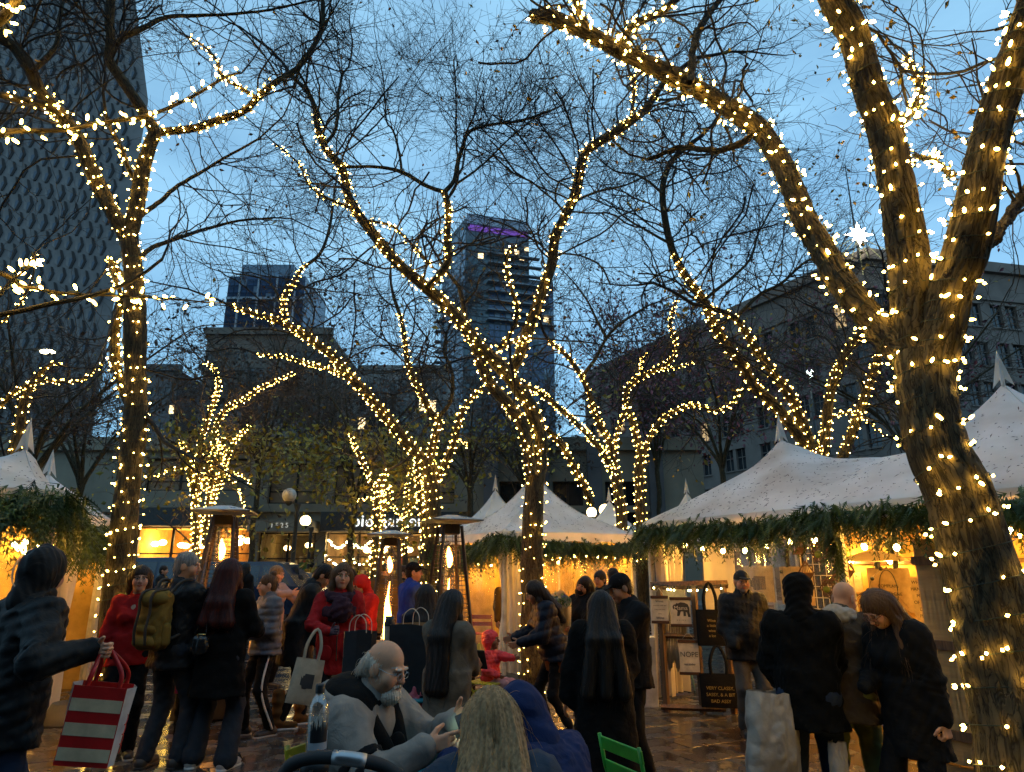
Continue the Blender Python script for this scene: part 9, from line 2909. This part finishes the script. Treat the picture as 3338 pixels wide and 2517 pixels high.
M_SIGN = mat('cream_canvas_print', (0.62, 0.54, 0.42), 0.85)
def sign(label, x, y, w, h):
 c = D(x, y, 0.09); M = plane_M(c, DR, DU)
 T = thing('canvas_sign', label, 'sign', (c[0], c[1], c[2] - h / 2), group='canvas signs on the display frame')
 inv = root_matrix(T).inverted()
 o = MB().box((0, 0, 0), (w, h, 0.006)).build('canvas', M_SIGN, T); o.matrix_basis = inv @ M
 for s_ in (-1, 1):
  o = MB().box((0, s_ * h / 2, 0.003), (w + 0.02, 0.035, 0.022), bev=0.003).build('batten', M_DARKW, T); o.matrix_basis = inv @ M
 MB().tube([np.array(M @ Vector((-w * 0.35, h / 2 + 0.01, 0))), np.array(M @ Vector((0, h / 2 + 0.11, 0))), np.array(M @ Vector((w * 0.35, h / 2 + 0.01, 0)))], 0.003, 4).build('cord', M_CORD, T, False, True)
 return T, M
def txt(T, M, s, size, dy, dx=0.0, m=None): lettering(s, size, m or M_PRINT, T, M @ Matrix.Translation((dx, dy, 0.005)), 0.0008)
T, M = sign('cream canvas sign with fine script text, left on the display', 1422, 1316, 0.2, 0.3)
for k, s_ in enumerate(('Wine', 'improves with age', 'I improve with', 'wine', 'Wine')): txt(T, M, s_, 0.045 if k in (0, 4) else 0.022, 0.1 - k * 0.05)
T, M = sign('cream canvas sign with a black bear, MAMA across it', 1467, 1321, 0.245, 0.32)
bear = [(-0.09, 0.03), (-0.10, 0.06), (-0.085, 0.085), (-0.06, 0.09), (-0.05, 0.105), (-0.03, 0.1), (0.0, 0.115), (0.05, 0.11), (0.09, 0.09), (0.105, 0.05), (0.105, -0.01), (0.115, -0.06), (0.085, -0.06), (0.075, -0.01), (0.06, 0.0), (0.06, -0.05), (0.03, -0.05), (0.03, 0.005), (0.0, 0.005), (-0.02, -0.05), (-0.05, -0.05), (-0.04, 0.01), (-0.06, 0.03)]
MB().prism(bear, 0.002, M @ Matrix.Translation((0, 0, 0.004))).build('bear_print', M_PRINT, T, False, True)
txt(T, M @ Matrix.Translation((0, 0, 0.003)), 'Mama', 0.07, 0.045, 0, M_SIGN); txt(T, M, '> > - > >', 0.03, -0.1)
T, M = sign('cream canvas sign reading NOPE in bold capitals', 1485, 1418, 0.235, 0.37)
txt(T, M, 'NOPE', 0.084, 0.03); txt(T, M, 'not today', 0.035, -0.08)
# hanging black totes, macrame
def black_tote(label, x, y, w, h, lines, gold):
 top = D(x, y, 0.13)
 t, P_, fr = soft_bag('tote_bag', label, top, DR[:2], w, h, 0.05, cloth_mat('black_tote_cloth_%d' % x, (0.008, 0.008, 0.009)), 'tote bag', handles=(0.4, 0.3, 0.018), seed=x, group='black totes on the display frame')
 for k, s_ in enumerate(lines):
  lettering(s_, gold[1], gold[0], t, plane_M(P_(0, gold[2] + k * gold[3], 1) + fr[2] * 0.008, DR, DU), 0.0008)
 return t, P_, fr
gm = mat('gold_print', (0.5, 0.33, 0.08), 0.5)
black_tote('black tote with faint gold lettering on the display frame', 1528, 1316, 0.36, 0.42, ['Wine', 'a little', 'wine', 'a lot'], (gm, 0.045, 0.3, 0.14))
black_tote('black tote reading VERY CLASSY lowest on the display frame', 1546, 1452, 0.46, 0.38, ['VERY CLASSY,', 'SASSY, & A BIT', 'BAD ASSY'], (gm, 0.052, 0.42, 0.19))
mc = thing('macrame_hanging', 'long cream macrame wall hanging behind the signs', 'wall hanging', D(1450, 1480))
M_MAC = mat('cream_cotton', (0.6, 0.5, 0.36), 0.9)
for k in range(22):
 x = 1432 + k * 2.3
 p0, p1 = D(x, 1275, -0.06), D(x - 4 + k * 0.5, 1440 + 12 * math.sin(k), -0.06)
 MB().tube([p0, (p0 + p1) / 2 + [0.01 * math.sin(k * 3), 0, 0], p1], 0.012, 5).build('strand', M_MAC, mc, True, True)
st2 = thing('side_table', 'narrow blue-legged stool behind the display signs', 'stool', gnd(1470, 1490))
q0 = gnd(1470, 1490)
MB().box((q0[0], q0[1], 0.5), (0.34, 0.3, 0.03)).build('seat', M_WOOD, st2, False, True)
for sx in (-1, 1):
 for sy in (-1, 1): MB().tube([(q0[0] + sx * 0.12, q0[1] + sy * 0.1, 0.49), (q0[0] + sx * 0.17, q0[1] + sy * 0.14, 0)], 0.013, 6).build('leg', mat('pale_blue_leg', (0.15, 0.3, 0.38), 0.5), st2, True, True)
# white panel box left of the display, ground plate
wx = at(1413, 1460, 9.3)
o = MB().box((wx[0] - 0.12, 9.3, 0.42), (0.28, 0.24, 0.84), bev=0.01).build('display_box', mat('white_box', (0.6, 0.58, 0.55), 0.6)); tag(o, 'plain white box at the foot of the display frame', 'box')
pl = gnd(150, 1560)
o = MB().lathe([(0.001, 0.05), (0.18, 0.05), (0.2, 0.2), (0.28, 0.03), (0.3, 0.0)], (pl[0], pl[1], 0.012), 24).build('tent_weight', mat('dark_concrete_weight', (0.07, 0.065, 0.06), 0.7), None, True); tag(o, 'round dark weight on the paving behind the striped bag', 'weight')

# cards pinned to the back panel, pots on the rail
cm = [mat('pinned_card_%d' % k, c, 0.8) for k, c in enumerate(((0.62, 0.5, 0.3), (0.2, 0.09, 0.03), (0.5, 0.36, 0.16)))]
ords = ('leftmost', 'second from left', 'third from left', 'third from right', 'second from right', 'rightmost')
for k in range(6):
 a = 1.2 + 0.8 * k; z = (1.5, 1.3, 1.42)[k % 3]
 o = MB().box((0, 0, 0), (0.22 + 0.05 * (k % 2), 0.28, 0.012)).build('pinned_card', cm[k % 3]); o.matrix_basis = plane_M(MQ(a, 2.925, z), UU3, (0, 0, 1))
 tag(o, '%s of six small %s prints pinned to the honey stall panel' % (ords[k], ('cream', 'dark', 'tan')[k % 3]), 'print', 'prints pinned to the stall back panel')
T = thing('potted_plant', 'small potted plant on the rail at the right of the stall', 'plant', MQ(mq_a(1938, 2.8), 2.83, 1.81))
MB().lathe([(0.001, 0), (0.05, 0), (0.065, 0.11), (0.06, 0.11), (0.001, 0.1)], n=14).build('pot', mat('pale_pot', (0.6, 0.5, 0.38), 0.6), T, True)
V, F = leaf_quads(rng.normal(size=(140, 3)) * 0.05 + np.array([0, 0, 0.19]), 0.04)
tag(link('foliage', mesh_np('foliage', V, F, False), M_CEDAR2, T), kind='stuff')

fonts_to_meshes()
